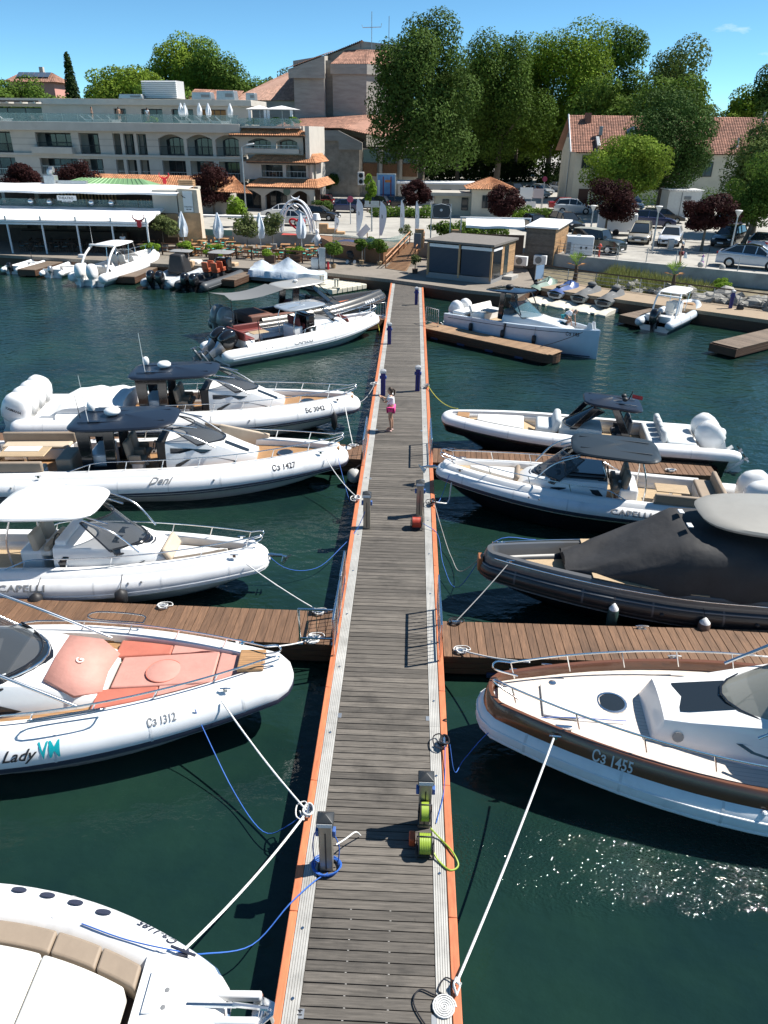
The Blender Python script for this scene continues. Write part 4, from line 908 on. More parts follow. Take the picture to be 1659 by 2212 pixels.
an = MB(); an.tube([(-.35, .03, 1.23), (.25, .03, 1.22)], .032, 7); an.tube([(.2, .03, 1.24), (.62, .03, 1.16)], .03, 7); an.tube([(.5, -.2, 1.04), (.55, .03, 1.17), (.5, .26, 1.04)], .022, 6)
an.prism([(.42, -.22, 1.02), (.42, .28, 1.02), (.7, .1, 1.14), (.7, -.04, 1.14)], (0, 0, .025)); an.tube([(.62, .03, 1.16), (.66, .03, 0.88)], .03, 6); an.build('anchor', STEEL, l1.t, smooth=40)
for i in range(5):
    x = -1.85-i*.43; q = l1.sp(x, 1, 1.2, .012); m_ = MB(); m_.lathe([(.075, 0), (.072, .012), (.02, .016)], (0, 0, 0), 14)
    o = m_.build('tube_handle', STRAKE, l1.t, smooth=50); o.location = q; o.rotation_euler = (rad(-22), 0, rad(-8)); o.scale = (1.5, .7, 1)
l1.text('Сз-1185', .2, -.82, 1, .62, STRAKE, wid=.8)
c_ = l1.sp(-.62, 1, 1.2, .03); MB().box(c_, (.12, .08, .06)).tube([c_+Vector((-.17, .06, .05)), c_+Vector((.17, -.06, .05))], .02, 6).build('deck_cleat', STRAKE, l1.t)
# ------------------------------------------------------------------ plumb-bow day boat (right, beyond the pier)
def hullboat(label, bow, hd, L, beam, fb, fs, mat, deckm, name='motor_boat', cat='boat'):
    """rigid hull with a plumb stem: fb, fs freeboard at bow and stern"""
    t = thing(name, label, cat, (bow[0], bow[1], 0), rad(hd)); N = 20; rings = []
    def hw(x): u = max(0, 1+x/(L*.62)); return beam/2*(1-u**2.2)+.03
    def sh(x): return lerp(fb, fs, min(1, -x/L))
    for i in range(N+1):
        x = -L+L*i/N; h = hw(x); z = sh(x); u = max(0, 1+x/(L*.5)); c = lerp(.12, .55, u**2)
        rings.append([(x, h, z), (x, h*.99, z*.62), (x, h*lerp(.93, .72, u), c), (x, h*.4, c*.3-.25), (x, 0, -.45), (x, -h*.4, c*.3-.25), (x, -h*lerp(.93, .72, u), c), (x, -h*.99, z*.62), (x, -h, z)])
    mb = MB().loft(rings, closed=False, flip=True); mb.add(rings[0], [tuple(range(9))]); mb.build('hull', mat, t, smooth=35)
    rings = []
    for i in range(N+1):
        x = -L+L*i/N; h = hw(x); z = sh(x); k = max(h-.16, .01)
        rings.append([(x, h+.015, z-.02), (x, h+.01, z+.025), (x, k, z+.03), (x, k, z-.3)])
    for sd in (1, -1): MB().loft([[(x, sd*y, zz) for x, y, zz in r] for r in rings], closed=False, flip=sd > 0).build('gunwale', mat, t, smooth=35)
    d = MB().loft([[(x, -max(hw(x)-.16, .01), sh(x)-.28), (x, max(hw(x)-.16, .01), sh(x)-.28)] for x in [-L+L*i/N for i in range(N+1)]], closed=False, flip=True); d.build('deck', deckm, t)
    return t, hw, sh
PALEW = M('hull_paleblue', (.55, .64, .74), .25, coat=.4, var=.04)
r1, hw1, sh1 = hullboat('pale blue-white day boat with plumb bow, black hardtop and big windscreen', (9.95, 38.75), -42, 9.3, 3.05, 1.5, 1.12, PALEW, TEAKP)
def pbox(n, c, d, m, b=.04, par=None, **k): return MB().box(c, d, **k).build(n, m, par, bev=b)
for sd in (1, -1):
    MB().tube([(x, sd*(hw1(x)*.995+.008), sh1(x)-.17) for x in [lerp(-9.0, -1.0, i/24) for i in range(25)]], .014, 5).build('hull_line', BLACKG, r1)
    MB().tube([(x, sd*(hw1(x)*lerp(.94, .84, max(0, 1+x/5.)**2)+.012), .10) for x in [lerp(-8.6, -.3, i/24) for i in range(25)]], .03, 5).build('boot_stripe', STRAKE, r1)
tr = [(-5.6, 1.0, 1.55, 1.0, .85), (-4.0, 1.05, 1.62, .98, .8), (-2.6, 1.15, 1.5, .7, .55), (-1.7, 1.2, 1.32, .42, .3)]
rb = Boat.__new__(Boat); rb.t = r1
rb.coupe(tr, name='fore_cabin', tops=[(-2.5, -2.1, .05, .4, GLASS)])
rb.shield(-3.75, 1.6, .95, -4.9, 2.3, .82, .55, mat=M('screen_blue', (.10, .20, .25), .04, alpha=.6, spec=.9), frame=BLACKG)
rb.hardtop(-7.0, -4.5, 2.2, 2.75, BLACKG, .08, rise=.08, ridge=False)
for sd in (1, -1):
    pbox('hardtop_pylon', (-5.95, sd*.55, 2.0), (.32, .1, 1.6), BLACKG, .02, r1, ry=.06); MB().tube([(-4.4, sd*.86, 1.7), (-5.0, sd*.82, 2.76)], .03, 6).build('support_post', BLACKG, r1)
rb.dome(-5.9, 0, 2.86, .22, .2, BLACKM)
for y in (-.45, .15): s_ = pbox('helm_seat', (-5.5, y, 1.5), (.5, .48, .7), M('seat_cover_grey', (.12, .125, .13), .8), .12, r1)
pbox('sofa', (-7.5, .2, 1.15), (1.0, 1.9, .5), WHITE, .06, r1); pbox('sofa_back', (-7.9, .1, 1.5), (.16, 2.0, .45), CREAM, .06, r1, ry=-.4); pbox('table', (-6.9, -.3, 1.5), (.9, .7, .05), M('table_grey', (.35, .36, .36), .5), .02, r1); pbox('stern_pad', (-8.6, 0, 1.2), (.9, 2.2, .2), WHITE, .08, r1)
for y in (-.42, .42): rb.outboard(-9.45, y, .8, 1.0, WHITE, .5)
for sd in (1, -1): MB().prism([(-.75, sd*.18, 1.5), (-.35, sd*.12, 1.5), (-.45, sd*.16, 1.85), (-.62, sd*.2, 1.85)], (0, sd*.03, 0)).build('bow_grip', WHITE, r1)
vs_, fs_ = text_mesh('Сз 145', .26)
MB().add([(-1.55+x*.85, -(hw1(-1.55+x*.85)*.99+.02), 1.12+y) for x, y in vs_], fs_).build('lettering', TXT, r1)
for x in (-7.2, -5.0, -3.1):
    f = MB().lathe([(.02, .5), (.1, .46), (.12, .25), (.1, .04), (.02, 0)], (x, -hw1(x)-.1, .45), 10).build('fender', BLACKM, r1, smooth=60); MB().tube([(x, -hw1(x)-.03, sh1(x)), (x, -hw1(x)-.08, .95)], .008, 4).build('fender_line', ROPEK, f)
MB().tube([(-4.9, -hw1(-4.9)-.02, 1.3), (-4.95, -hw1(-5)-.06, .75)], .05, 6).build('hanging_cloth', BLACKM, r1)

# ------------------------------------------------------------------ small craft along the far quay
def dinghy(label, bow, hd, L, beam, tube=TUBEW, r=.22, eng=BLACKG, neng=1, inner=WHITE, name='dinghy', tilt=.1, esc=.55, hull=None, dk=-.14):
    b = Boat(name, label, bow, hd, L, beam, r=r, z0=.34, dz=.22, Lf=L*.45, p=2.2, tube=tube, hull=hull or tube, nose=.2, gh=.01, dk=dk, keel=-.2)
    b.tubes(strakes=((0, -.1, .025, TXTG if tube is not BLACKM else BLACKG),)); b.deck(inner)
    for i in range(neng):
        y = 0 if neng == 1 else (-.36, .36)[i]
        b.outboard(-L-.18, y, .42, esc, eng, tilt)
    b.box('transom', (-L+.06, 0, .42), (.08, beam-2*r, .45), inner, .01); return b
d1 = dinghy('small white dinghy with little black outboard at far left', (-31.2, 65.2), 80, 5.0, 1.7); d1.box('thwart', (-2.2, 0, .52), (.35, 1.2, .08), WHITE, .02); MB().tube([(-2.2, .1, .6), (-2.2, .1, 1.3)], .03, 6).build('mast_stub', BLACKM, d1.t)
d2 = dinghy('white dinghy with grey outboard beside the far left dock', (-27.6, 65.0), 84, 6.0, 2.0, eng=M('engine_silver', (.45, .46, .48), .3, .7)); d2.box('console', (-1.2, .0, .8), (.4, .5, .6), WHITE, .05); d2.box('thwart', (-3.6, 0, .52), (.4, 1.3, .12), CREAM, .03)
# cruiser with bimini
cr = Boat('cabin_cruiser', 'white inflatable cruiser with white roof, raked arch and twin white outboards', (-21.9, 65.3), 77, 9.6, 3.3, r=.36, z0=.6, dz=.45, Lf=4.8, p=2.1, gh=.2)
cr.tubes(strakes=((0, -.2, .03, TXTG),)); cr.deck(TEAKP); cr.gunwale(WHITE, -8.8)
cr.coupe([(-4.6, .6, 1.5, .95, .7), (-3.2, .65, 1.4, .85, .6), (-1.9, .7, 1.05, .5, .35)]); cr.shield(-3.4, 1.4, .7, -4.2, 1.95, .62, .4, mat=TINT, frame=STEEL)
cr.hardtop(-7.4, -4.3, 2.3, 2.55, TUBEW, .08, ridge=False)
for sd in (1, -1):
    cr.posts([[(-8.9, sd*1.15, .9), (-8.2, sd*1.1, 1.9), (-7.2, sd*1.0, 2.6)]], .09, WHITE, 'radar_arch'); cr.posts([[(-4.0, sd*.8, 1.3), (-4.6, sd*.9, 2.55)], [(-5.6, sd*.95, 1.2), (-5.4, sd*1.0, 2.55)]], .025)
cr.box('arch_bar', (-7.3, 0, 2.62), (.35, 2.2, .12), WHITE, .05)
for y in (-.35, .35): cr.seat(-5.3, y, .6, CREAM)
cr.box('stern_seat', (-7.9, 0, .95), (.7, 2.0, .6), CREAM, .08); cr.rail(-4.4, -.5, .35); cr.antenna(-7.2, .9, 2.6, 1.6)
for y in (-.5, .5): cr.outboard(-9.75, y, .62, 1.1, WHITE, .1)
cr.box('swim_platform', (-9.3, 0, .42), (.9, 2.5, .12), WHITE, .04)
# silver RIB, black RIB with orange seats
g1 = dinghy('grey inflatable boat with twin black outboards and black console cover', (-17.3, 64.2), 80, 8.6, 2.7, tube=GREYT, r=.32, neng=2, esc=.95, tilt=-.05, name='rigid_inflatable_boat', inner=CREAM, dk=0.)
g1.box('console_cover', (-4.9, .0, 1.25), (1.5, 1.5, 1.4), BLACKM, .15, tx=.7, ty=.7); g1.box('bow_seat', (-2.2, 0, .9), (1.0, 1.0, .35), CREAM, .1); g1.box('seat', (-3.3, 0, .95), (.5, .9, .5), M('seat_tan', (.5, .35, .22), .7), .06); g1.hardtop(-4.8, -3.8, 1.9, 2.05, M('flat_grey', (.25, .25, .25), .6), .05, ridge=False); g1.posts([[(-4.3, .6, .8), (-4.3, .6, 2.05)], [(-4.3, -.6, .8), (-4.3, -.6, 2.05)]], .02)
g2 = dinghy('black inflatable boat with orange bucket seats and twin black outboards', (-13.6, 63.4), 74, 8.8, 2.8, tube=M('tube_darkgrey', (.06, .065, .07), .45), r=.34, neng=2, esc=.95, tilt=-.05, name='rigid_inflatable_boat', inner=BLACKM, dk=0.)
OSEAT = M('seat_orange', (.42, .09, .035), .55)
for x in (-5.0, -5.9):
    for y in (-.38, .38): g2.seat(x, y, .5, OSEAT, base=BLACKM)
g2.box('console', (-4.0, 0, 1.2), (.8, 1.1, 1.0), BLACKG, .1); g2.box('bow_seat', (-2.5, .1, .95), (.7, .9, .35), M('seat_tan', (.5, .35, .22), .7), .08); g2.hardtop(-4.9, -3.4, 2.0, 2.1, M('flat_grey', (.25, .25, .25), .6), .05, ridge=False); g2.posts([[(-4.1, .7, .8), (-4.1, .7, 2.1)], [(-4.1, -.7, .8), (-4.1, -.7, 2.1)]], .02, BLACKM)
# small boat with white T-top (right)
sr = Boat('rigid_inflatable_boat', 'small white inflatable boat with grey tubes and white canopy by the right walkway', (18.9, 50.5), 52, 6.6, 2.4, r=.27, z0=.48, dz=.3, Lf=3.0, p=2.2, tube=M('tube_palegrey', (.50, .55, .60), .45), gh=.05)
sr.tubes(strakes=((0, -.15, .025, TXTG),)); sr.deck(CREAM); sr.hardtop(-4.9, -2.7, 1.6, 2.05, TUBEW, .06, ridge=False)
for sd in (1, -1): sr.posts([[(-5.5, sd*.75, .6), (-5.2, sd*.72, 1.6), (-4.9, sd*.66, 2.05)]], .055, WHITE, 'roof_arch'); sr.posts([[(-3.3, sd*.5, .8), (-3.1, sd*.6, 2.05)]], .022)
sr.box('arch_bar', (-5.0, 0, 1.86), (.25, 1.5, .1), WHITE, .04); sr.box('console', (-3.5, 0, .95), (.6, .7, .8), WHITE, .06); sr.seat(-4.3, 0, .35, CREAM); sr.box('bow_cushion', (-1.3, 0, .85), (.4, .8, .1), TEAK, .03)
sr.box('stern_bench', (-6.1, 0, .7), (.5, 1.6, .4), WHITE, .05); sr.outboard(-6.8, 0, .5, .95, BLACKG, .1)
# covered boat on the floating dock and the dock of plastic cubes
JET = M('float_cube_cream', (.62, .58, .47), .65, var=.12, scale=2, rnd=.06)
def cube_dock(label, o, rz, nx, ny, skip=()):
    t = thing('floating_cube_dock', label, 'floating dock', (o[0], o[1], 0), rz); src = None
    for i in range(nx):
        for j in range(ny):
            if (i, j) in skip: continue
            if src is None:
                m_ = MB(); m_.box((0, 0, .22), (.48, .48, .36)); src = m_.build('float_cube', JET, t, loc=(i*.5, j*.5, 0), bev=.05)
            else: inst(src, 'float_cube', t, (i*.5, j*.5, 0))
    return t
cube_dock('cream floating dock of plastic cubes in front of the covered boat', (-8.6, 57.3), rad(-43), 9, 7)
for p in ((-5.4, 54.9), (-6.6, 56.2)):
    st = thing('dock_roller_stand', 'small pale winch stand on the cream floating dock, %s one' % ('right-hand' if p[0] > -6 else 'left-hand'), 'stand', (*p, .4)); MB().box((0, 0, .05), (.6, .5, .08)).build('base', JET, st, bev=.02); MB().box((-.1, 0, .35), (.1, .1, .6)).box((.1, 0, .35), (.1, .1, .6)).box((0, 0, .62), (.4, .16, .06)).build('post', JET, st, bev=.02)
cube_dock('strip of cream floating cubes under the covered boat', (-12.6, 60.2), rad(-22), 12, 3)
cv = thing('covered_boat', 'small boat under a pale blue-white tarpaulin on the floating dock', 'boat', (-9.6, 59.0, .35), rad(-18))
TARP = M('tarpaulin', (.58, .64, .70), .7, var=.08, scale=2, bump=.4, bscale=3, bdist=.08)
rings = []; N = 24; n = 13
def peak(u): return .72+.80*max(0, 1-abs(u-.50)/.24)**.85+.55*max(0, 1-abs(u-.12)/.15)**.8
for i in range(N+1):
    u = i/N; x = lerp(-2.9, 3.2, u); hw = 1.15*math.sqrt(max(0, 1-max(0, (u-.55)/.47)**2))+.05; top = peak(u); ring = []
    for j in range(n):
        c = 1-2*j/(n-1); f = abs(c); yy = hw*c*(1+.05*math.sin(5*x+7*j)); z = .08 if f > .99 else .5+.18*(1-f)+(top-.68)*max(0, 1-f/.8)**1.15
        ring.append((x+.04*math.sin(j*1.9), yy, z+.035*math.sin(4*x+2.3*j)*(f < .95)))
    rings.append(ring)
mb = MB().loft(rings, closed=False); mb.add(rings[0], [tuple(range(n))]); mb.add(rings[-1], [tuple(range(n-1, -1, -1))]); mb.build('tarpaulin', TARP, cv, smooth=45)
MB().prism([(-2.8, -1.0, -.2), (2.2, -1.0, -.2), (3.1, 0, -.1), (2.2, 1.0, -.2), (-2.8, 1.0, -.2)], (0, 0, .4)).build('hull', TXTG, cv)

# ------------------------------------------------------------------ jet skis on ramps
def jetski(label, loc, hd, cover, c1, c2):
    t = thing('jet_ski', label, 'jet ski', (loc[0], loc[1], .32), rad(hd), 'jet skis on the cream ramps')
    L = 3.2; N = 12; rings = []
    for i in range(N+1):
        u = i/N; x = -1.6+L*u; h = .58*(1-max(0, (u-.45)/.57)**2.2)+.03; s = .38+.16*u
        rings.append([(x, h, s), (x, h*.96, s-.1), (x, h*.7, .06+.22*max(0, u-.6)), (x, 0, .0+.3*max(0, u-.6)), (x, -h*.7, .06+.22*max(0, u-.6)), (x, -h*.96, s-.1), (x, -h, s)])
    mb = MB().loft(rings, closed=False, flip=True); mb.add(rings[0], [tuple(range(7))]); mb.build('hull', c2, t, smooth=45)
    rings = []
    for i in range(N+1):
        u = i/N; x = -1.6+L*u; h = .58*(1-max(0, (u-.45)/.57)**2.2)+.04; s = .38+.16*u
        seat = .30*math.exp(-((u-.3)/.25)**4); hood = .42*math.exp(-((u-.62)/.14)**2)+.16*math.exp(-((u-.8)/.15)**2)
        k = .3 if u < .5 else .55
        rings.append([(x, h, s), (x, h*.8, s+.06), (x, h*k, s+.10+max(seat, hood)*.7), (x, 0, s+.12+max(seat, hood)), (x, -h*k, s+.10+max(seat, hood)*.7), (x, -h*.8, s+.06), (x, -h, s)])
    MB().loft(rings, closed=False).build('fitted_cover' if cover else 'deck', c1, t, smooth=45)
    if not cover:
        MB().box((-.6, 0, .74), (1.3, .34, .14)).build('seat', BLACKM, t, bev=.05); MB().tube([(.2, -.38, 1.05), (.32, -.1, 1.0), (.32, .1, 1.0), (.2, .38, 1.05)], .025, 6).build('handlebar', BLACKM, t)
    else:
        MB().ell((.25, 0, 1.02), (.3, .32, .16), 10, 6).build('cover_hump', c1, t, smooth=60); MB().box((-.5, -.24, .66), (.5, .01, .1)).build('cover_print', TXTW, t)
    MB().box((-1.66, 0, .25), (.14, .7, .2)).build('jet_nozzle', BLACKM, t, bev=.03)
    return t
GREYCV = M('cover_grey', (.11, .115, .12), .8, var=.2, scale=4, bump=.3, bscale=6)
for i, (lb, cvr, c1, c2) in enumerate((('green and cream jet ski nearest the wooden kiosk', 0, M('ski_mint', (.20, .27, .22), .3, coat=.3), BLACKG), ('blue and white jet ski between the green one and the grey covers', 0, M('ski_blue', (.05, .09, .24), .3, coat=.3), M('ski_white', (.6, .62, .65), .3)), ('jet ski under a grey cover next to the blue one', 1, GREYCV, M('ski_cream', (.35, .36, .33), .4)), ('jet ski under a grey cover next to the dark brown dock', 1, GREYCV, M('ski_cream', (.35, .36, .33), .4)))):
    x, y = 9.75+i*1.36, 55.5-i*1.22
    jetski(lb, (x, y), 48+i*1.5, cvr, c1, c2)
    d = thing('jet_ski_ramp', 'cream drive-on ramp under the %s' % lb.replace(' nearest the wooden kiosk', ' by the kiosk').replace(' between the green one and the grey covers', '').replace('jet ski under a ', ''), 'floating dock', (x-.35, y-.4, 0), rad(48+i*1.5), 'cream ramps under the jet skis')
    RAMP = M('ramp_cream', (.66, .62, .52), .6, var=.1, scale=2)
    m_ = MB()
    for sd in (1, -1): m_.loft([[(xx, sd*.12, zz-.25), (xx, sd*.95, zz-.25), (xx, sd*.93, zz), (xx, sd*.4, zz+.03), (xx, sd*.12, zz-.1)] for xx, zz in ((-2.4, .08), (-2.0, .22), (.5, .30), (1.6, .32))], flip=sd < 0)
    m_.build('ramp_deck', RAMP, d, smooth=35); MB().box((-1.6, .55, .275), (.12, .06, .02)).build('drain_slot', BLACKM, d)
    MB().box((-.4, 0, .1), (4.0, .3, .1)).build('keel_channel', RAMP, d)
# ------------------------------------------------------------------ pier fittings
CAPB = M('cap_black', (.03, .033, .036), .45, var=.15)
PEDST = M('pedestal_steel', (.34, .32, .27), .35, .6, var=.15, scale=3)
PEDBL = M('pedestal_blue', (.012, .014, .16), .4)
def pedestal(label, x, y, blue=False, h=.98, z=.6, cables=True, group=None):
    t = thing('power_pedestal', label, 'power pedestal', (x, y, z), 0, group); m_ = PEDBL if blue else PEDST
    MB().box((0, 0, h/2), (.20, .17, h)).build('body', m_, t, bev=.015); MB().box((0, -.088, h*.45), (.02, .006, h*.8)).build('seam', BLACKM, t)
    c = MB(); c.box((0, 0, h+.05), (.25, .22, .10)); c.box((0, 0, h+.135), (.25, .22, .07), tx=.12, ty=.12); c.build('cap', CAPB if not blue else M('cap_grey', (.35, .36, .38), .4), t, bev=.008)
    MB().box((0, -.112, h+.05), (.23, .008, .07)).build('light_strip', TXTW, t)
    if cables:
        for s_ in (1, -1):
            k = MB().box((s_*.125, 0, h*.8), (.05, .1, .12)).build('socket', M('socket_blue', (.05, .12, .35), .5), t, bev=.01)
    return t
pedestal('near grey steel power pedestal on the left edge with blue cables at its foot', -1.03, 7.45)
pedestal('near grey steel power pedestal on the right with green hose reel', .46, 8.3)
pedestal('grey steel power pedestal on the left edge mid pier, beside a blue cable', -1.05, 18.3)
pedestal('grey steel power pedestal on the right mid pier, above the red hose reel', .44, 19.15)
pedestal('dark blue power pedestal on the left just beyond the standing woman', -1.05, 30.1, True)
pedestal('dark blue power pedestal on the right just beyond the standing woman', .42, 30.8, True)
pedestal('dark blue power pedestal on the left near the red-seated boat', -1.05, 38.6, True)
pedestal('dark blue power pedestal at the far right end of the pier', .39, 48.7, True)
pedestal('dark blue power pedestal on the right walkway beside the rocks', 20.4, 48.4, True, z=.85)
bg_ = thing('black_bag', 'black bag on the right walkway next to the blue pedestal', 'bag', (20.9, 48.1, .85)); MB().box((0, 0, .17), (.45, .3, .34), tx=.7, ty=.7).build('bag_body', BLACKM, bg_, bev=.06); MB().tube([(-.12, 0, .33), (0, 0, .45), (.12, 0, .33)], .015, 5).build('bag_handle', RUBBER, bg_)

def reel(label, x, y, z, hose, r=.15, w_=.2, frame=BLACKM, drum=None):
    t = thing('hose_reel', label, 'hose reel', (x, y, z)); dm = MB()
    for s_ in (-1, 1): dm.lathe([(.02, -.008), (r*1.1, -.008), (r*1.1, .008), (.02, .008)], (s_*w_/2, 0, r*1.25), 18, (1, 0, 0))
    dm.build('drum_flange', drum or frame, t, smooth=40)
    hs = MB()
    for k in range(7): hs.tube([(-w_/2+.02+(w_-.04)*k/6, math.cos(2*PI*j/18)*r*.93, r*1.25+math.sin(2*PI*j/18)*r*.93) for j in range(18)], .018, 6, closed=True)
    hs.lathe([(r*.85, -w_/2+.01), (r*.85, w_/2-.01)], (0, 0, r*1.25), 18, (1, 0, 0)); hs.build('hose', hose, t, smooth=60)
    f = MB()
    for s_ in (-1, 1): f.tube([(s_*(w_/2+.03), -r*.9, .015), (s_*(w_/2+.03), 0, r*1.3), (s_*(w_/2+.03), r*.9, .015)], .014, 6)
    f.tube([(-w_/2-.03, -r*.9, .015), (w_/2+.03, -r*.9, .015)], .014, 6); f.tube([(-w_/2-.03, 0, r*1.3), (-w_/2-.03, 0, r*2.3), (w_/2+.03, 0, r*2.3), (w_/2+.03, 0, r*1.3)], .014, 6); f.build('frame', frame, t, smooth=60)
    return t
HGREEN = M('hose_green', (.27, .38, .04), .5); HRED = M('hose_red', (.50, .06, .03), .5)
reel('green and yellow hose on a reel standing on the deck', .47, 7.78, .6, HGREEN)
reel('yellow-green hose on a reel hung on the near right pedestal', .46, 8.1, .95, HGREEN, .14, .14)
reel('red hose wound on a reel on the deck mid pier', .36, 18.35, .6, HRED, .16, .26)
ob_ = thing('orange_box', 'small orange box beside the green hose reel', 'box', (.27, 7.95, .6)); MB().box((0, 0, .08), (.1, .18, .16)).build('box_body', M('box_orange', (.6, .1, .03), .5), ob_, bev=.02)
def line(label, pts, r, mat, name='mooring_line', cat='rope'):
    o = MB().tube(pts, r, 6).build(name, mat, None, smooth=60); return tag(o, label, cat)
line('yellow-green hose looped over the right pier edge', spline([(.56, 8.1, .75), (.72, 8.0, .64), (.9, 7.75, .66), (.98, 7.55, .62), (.85, 7.45, .635), (.68, 7.6, .64), (.58, 7.75, .7)], 6), .016, HGREEN, 'hose', 'hose')

def wpt(b, p): return b.t.matrix_basis @ Vector(p)
bpy.context.view_layer.update()
def cleat(label, x, y, z=.61, rz=0., rope=None):
    t = thing('dock_cleat', label, 'cleat', (x, y, z), rz); m_ = MB(); m_.box((-.06, 0, .025), (.04, .05, .06)); m_.box((.06, 0, .025), (.04, .05, .06)); m_.tube([(-.15, 0, .055), (-.06, 0, .065), (.06, 0, .065), (.15, 0, .055)], [.012, .018, .018, .012], 7); m_.build('horn', STEEL, t, smooth=50); MB().box((0, 0, -.002), (.2, .09, .012)).build('base_plate', ALU, t)
    if rope:
        r_ = MB()
        for k in range(3): r_.tube([(.09*math.cos(a)*(1.1+.1*k), .05*math.sin(a)*(1.3+.2*k), .03+.02*k+.02*math.sin(2*a+k)) for a in [2*PI*j/14 for j in range(14)]], .014, 6, closed=True)
        r_.tube(spline([(.05, 0, .05), (.2, .08, .02), (.12, .2, .018), (-.1, .18, .018), (-.16, .05, .02), (.0, .14, .03)], 5), .012, 6); r_.build('rope_wraps', rope, t, smooth=60)
    return t
cleat('cleat with white rope knots on the left edge by the near pedestal', -1.43, 8.36, .69, PI/2, ROPEW)
cleat('cleat with black rope on the right orange edge, nearest the brown-trimmed boat', .85, 10.02, .69, PI/2, ROPEK)
cleat('cleat with white rope on the left finger pier, far side by the gate', -1.92, 14.05, .59, 0, ROPEW)
cleat('cleat with white rope on the left finger pier, near side by the gate', -1.9, 13.1, .59, 0, ROPEW)
cleat('cleat with a heap of black rope on the near right finger pier', 1.25, 13.85, .59, 0, ROPEK)
cleat('cleat with beige rope on the near right finger pier, near side', 1.32, 12.8, .59, 0, ROPEW)
cleat('cleat with white rope on the left edge by the mid pier pedestal', -1.43, 19.9, .69, PI/2, ROPEW)
cleat('cleat with dark rope on the right edge by the red hose reel', .85, 19.8, .69, PI/2, ROPEK)
cleat('cleat with white rope on the far left finger pier by the two black hardtop boats', -1.9, 24.3, .59, 0, ROPEW)
cleat('cleat on the right edge where the yellow line ends', .85, 31.2, .69, PI/2, ROPEG)
cleat('cleat on the left edge beyond the standing woman', -1.43, 31.3, .69, PI/2, ROPEW)
cleat('bare steel cleat midway on the near right finger pier, far side', 5.5, 13.9, .59)
cleat('bare steel cleat midway on the near right finger pier, near side', 5.9, 12.85, .59)
cleat('cleat with white rope on the left finger pier under the white hardtop boat', -5.6, 14.1, .59, 0, ROPEW)
cleat('bare steel cleat on the left finger pier beside the coral-cushioned boat', -5.9, 13.2, .59)
cleat('dark cleat on the far right finger pier near its root', 1.6, 24.2, .59, 0, ROPEK)
cleat('cleat near the black-hulled boat midway on the far right finger pier', 5.6, 23.95, .59, 0, ROPEK)
cleat('cleat with white rope near the free end of the far right finger pier', 8.9, 22.85, .59, 0, ROPEW)
P8 = Vector((-1.46, 8.36, .74))
line('white mooring line from the coral-cushioned boat to the near left cleat', sag(wpt(l2, l2.sp(-1.25, -1, .9, .05)), P8, .1), .017, ROPEW)
line('thin blue line drooping from the coral-cushioned boat to the pier', spline([wpt(l2, l2.sp(-1.7, -1, .9, .05)), wpt(l2, l2.sp(-1.62, -1, -.2, .05)), (-2.85, 9.1, .25), (-2.2, 8.35, .2), (-1.75, 8.25, .5), P8], 6), .009, ROPEB)
line('thick white mooring line from the bottom left boat to the pier', sag(wpt(l1, l1.sp(-.62, 1, 1.2, .08)), P8+Vector((.0, -.06, 0)), .12), .02, ROPEW)
line('thin blue line from the bottom left boat up to the near left pedestal', spline([wpt(l1, l1.sp(-2.0, 1, 1.9, .02)), wpt(l1, l1.sp(-1.3, 1, 1.8, .02)), wpt(l1, l1.sp(-.62, 1, 1.25, .06)), (-2.5, 5.95, .75), (-1.95, 6.25, .5), (-1.5, 6.75, .68), (-1.2, 7.15, .64), (-1.0, 7.32, .63)], 6), .010, ROPEB)
cl = MB()
for k in range(4): cl.tube([(-1.03+(.19+.012*k)*math.cos(a), 7.43+(.15+.01*k)*math.sin(a), .625+.016*k+.02*math.sin(a*2+k)) for a in [2*PI*j/24 for j in range(24)]], .010, 5, closed=True)
cl.tube(spline([(-.86, 7.45, .66), (-.84, 7.5, .95), (-.88, 7.48, 1.2), (-.93, 7.45, 1.35)], 5), .010, 5); cl.tube(spline([(-1.2, 7.4, .66), (-1.24, 7.5, .95), (-1.2, 7.46, 1.3), (-1.13, 7.45, 1.4)], 5), .010, 5)
tag(cl.build('cable_coil', ROPEB, None, smooth=60), 'blue cable coiled around the near left pedestal', 'cable')
line('white cable end sticking out of the near left pedestal', spline([(-.88, 7.45, 1.1), (-.75, 7.6, 1.05), (-.62, 7.85, .9), (-.55, 8.0, .64)], 5), .012, ROPEW, 'cable', 'cable')
line('white mooring line from the coral-cushioned bow to the left finger pier', sag(wpt(l2, l2.sp(-.6, 1, 1.2, .08)), (-1.92, 13.05, .64), .06), .016, ROPEW)
line('white mooring line from the white hardtop boat to the left finger pier', sag(wpt(b3, b3.sp(-.5, -1, .6, .05)), (-1.92, 14.08, .65), .05), .015, ROPEW)
line('blue line drooping from the white hardtop boat to the mid left pedestal', spline([wpt(b3, b3.sp(-.5, 1, 1.2, .1)), (-3.1, 16.2, .5), (-2.3, 16.6, .25), (-1.7, 17.4, .45), (-1.3, 18.0, .72), (-1.02, 18.3, 1.35)], 6), .010, ROPEB)
line('thick white mooring line from the brown-trimmed boat to the rope coil', sag(wpt(r5, r5.sp(-1.35, 1, 1.0, .32)), (.86, 5.75, .70), .18), .019, ROPEW)
line('thin blue line from the brown-trimmed bow to the right pier edge', spline([wpt(r5, (-2.6, .3, 1.2)), wpt(r5, (-1.2, .45, 1.25)), wpt(r5, (-.3, .5, .95)), (1.25, 10.0, .35), (1.05, 9.7, .3), (.95, 10.0, .68)], 6), .008, ROPEB)
line('thin blue line lying along the right pier edge', spline([(.86, 9.95, .70), (.83, 9.2, .625), (.78, 8.8, .625), (.66, 8.3, .63)], 5), .008, ROPEB)
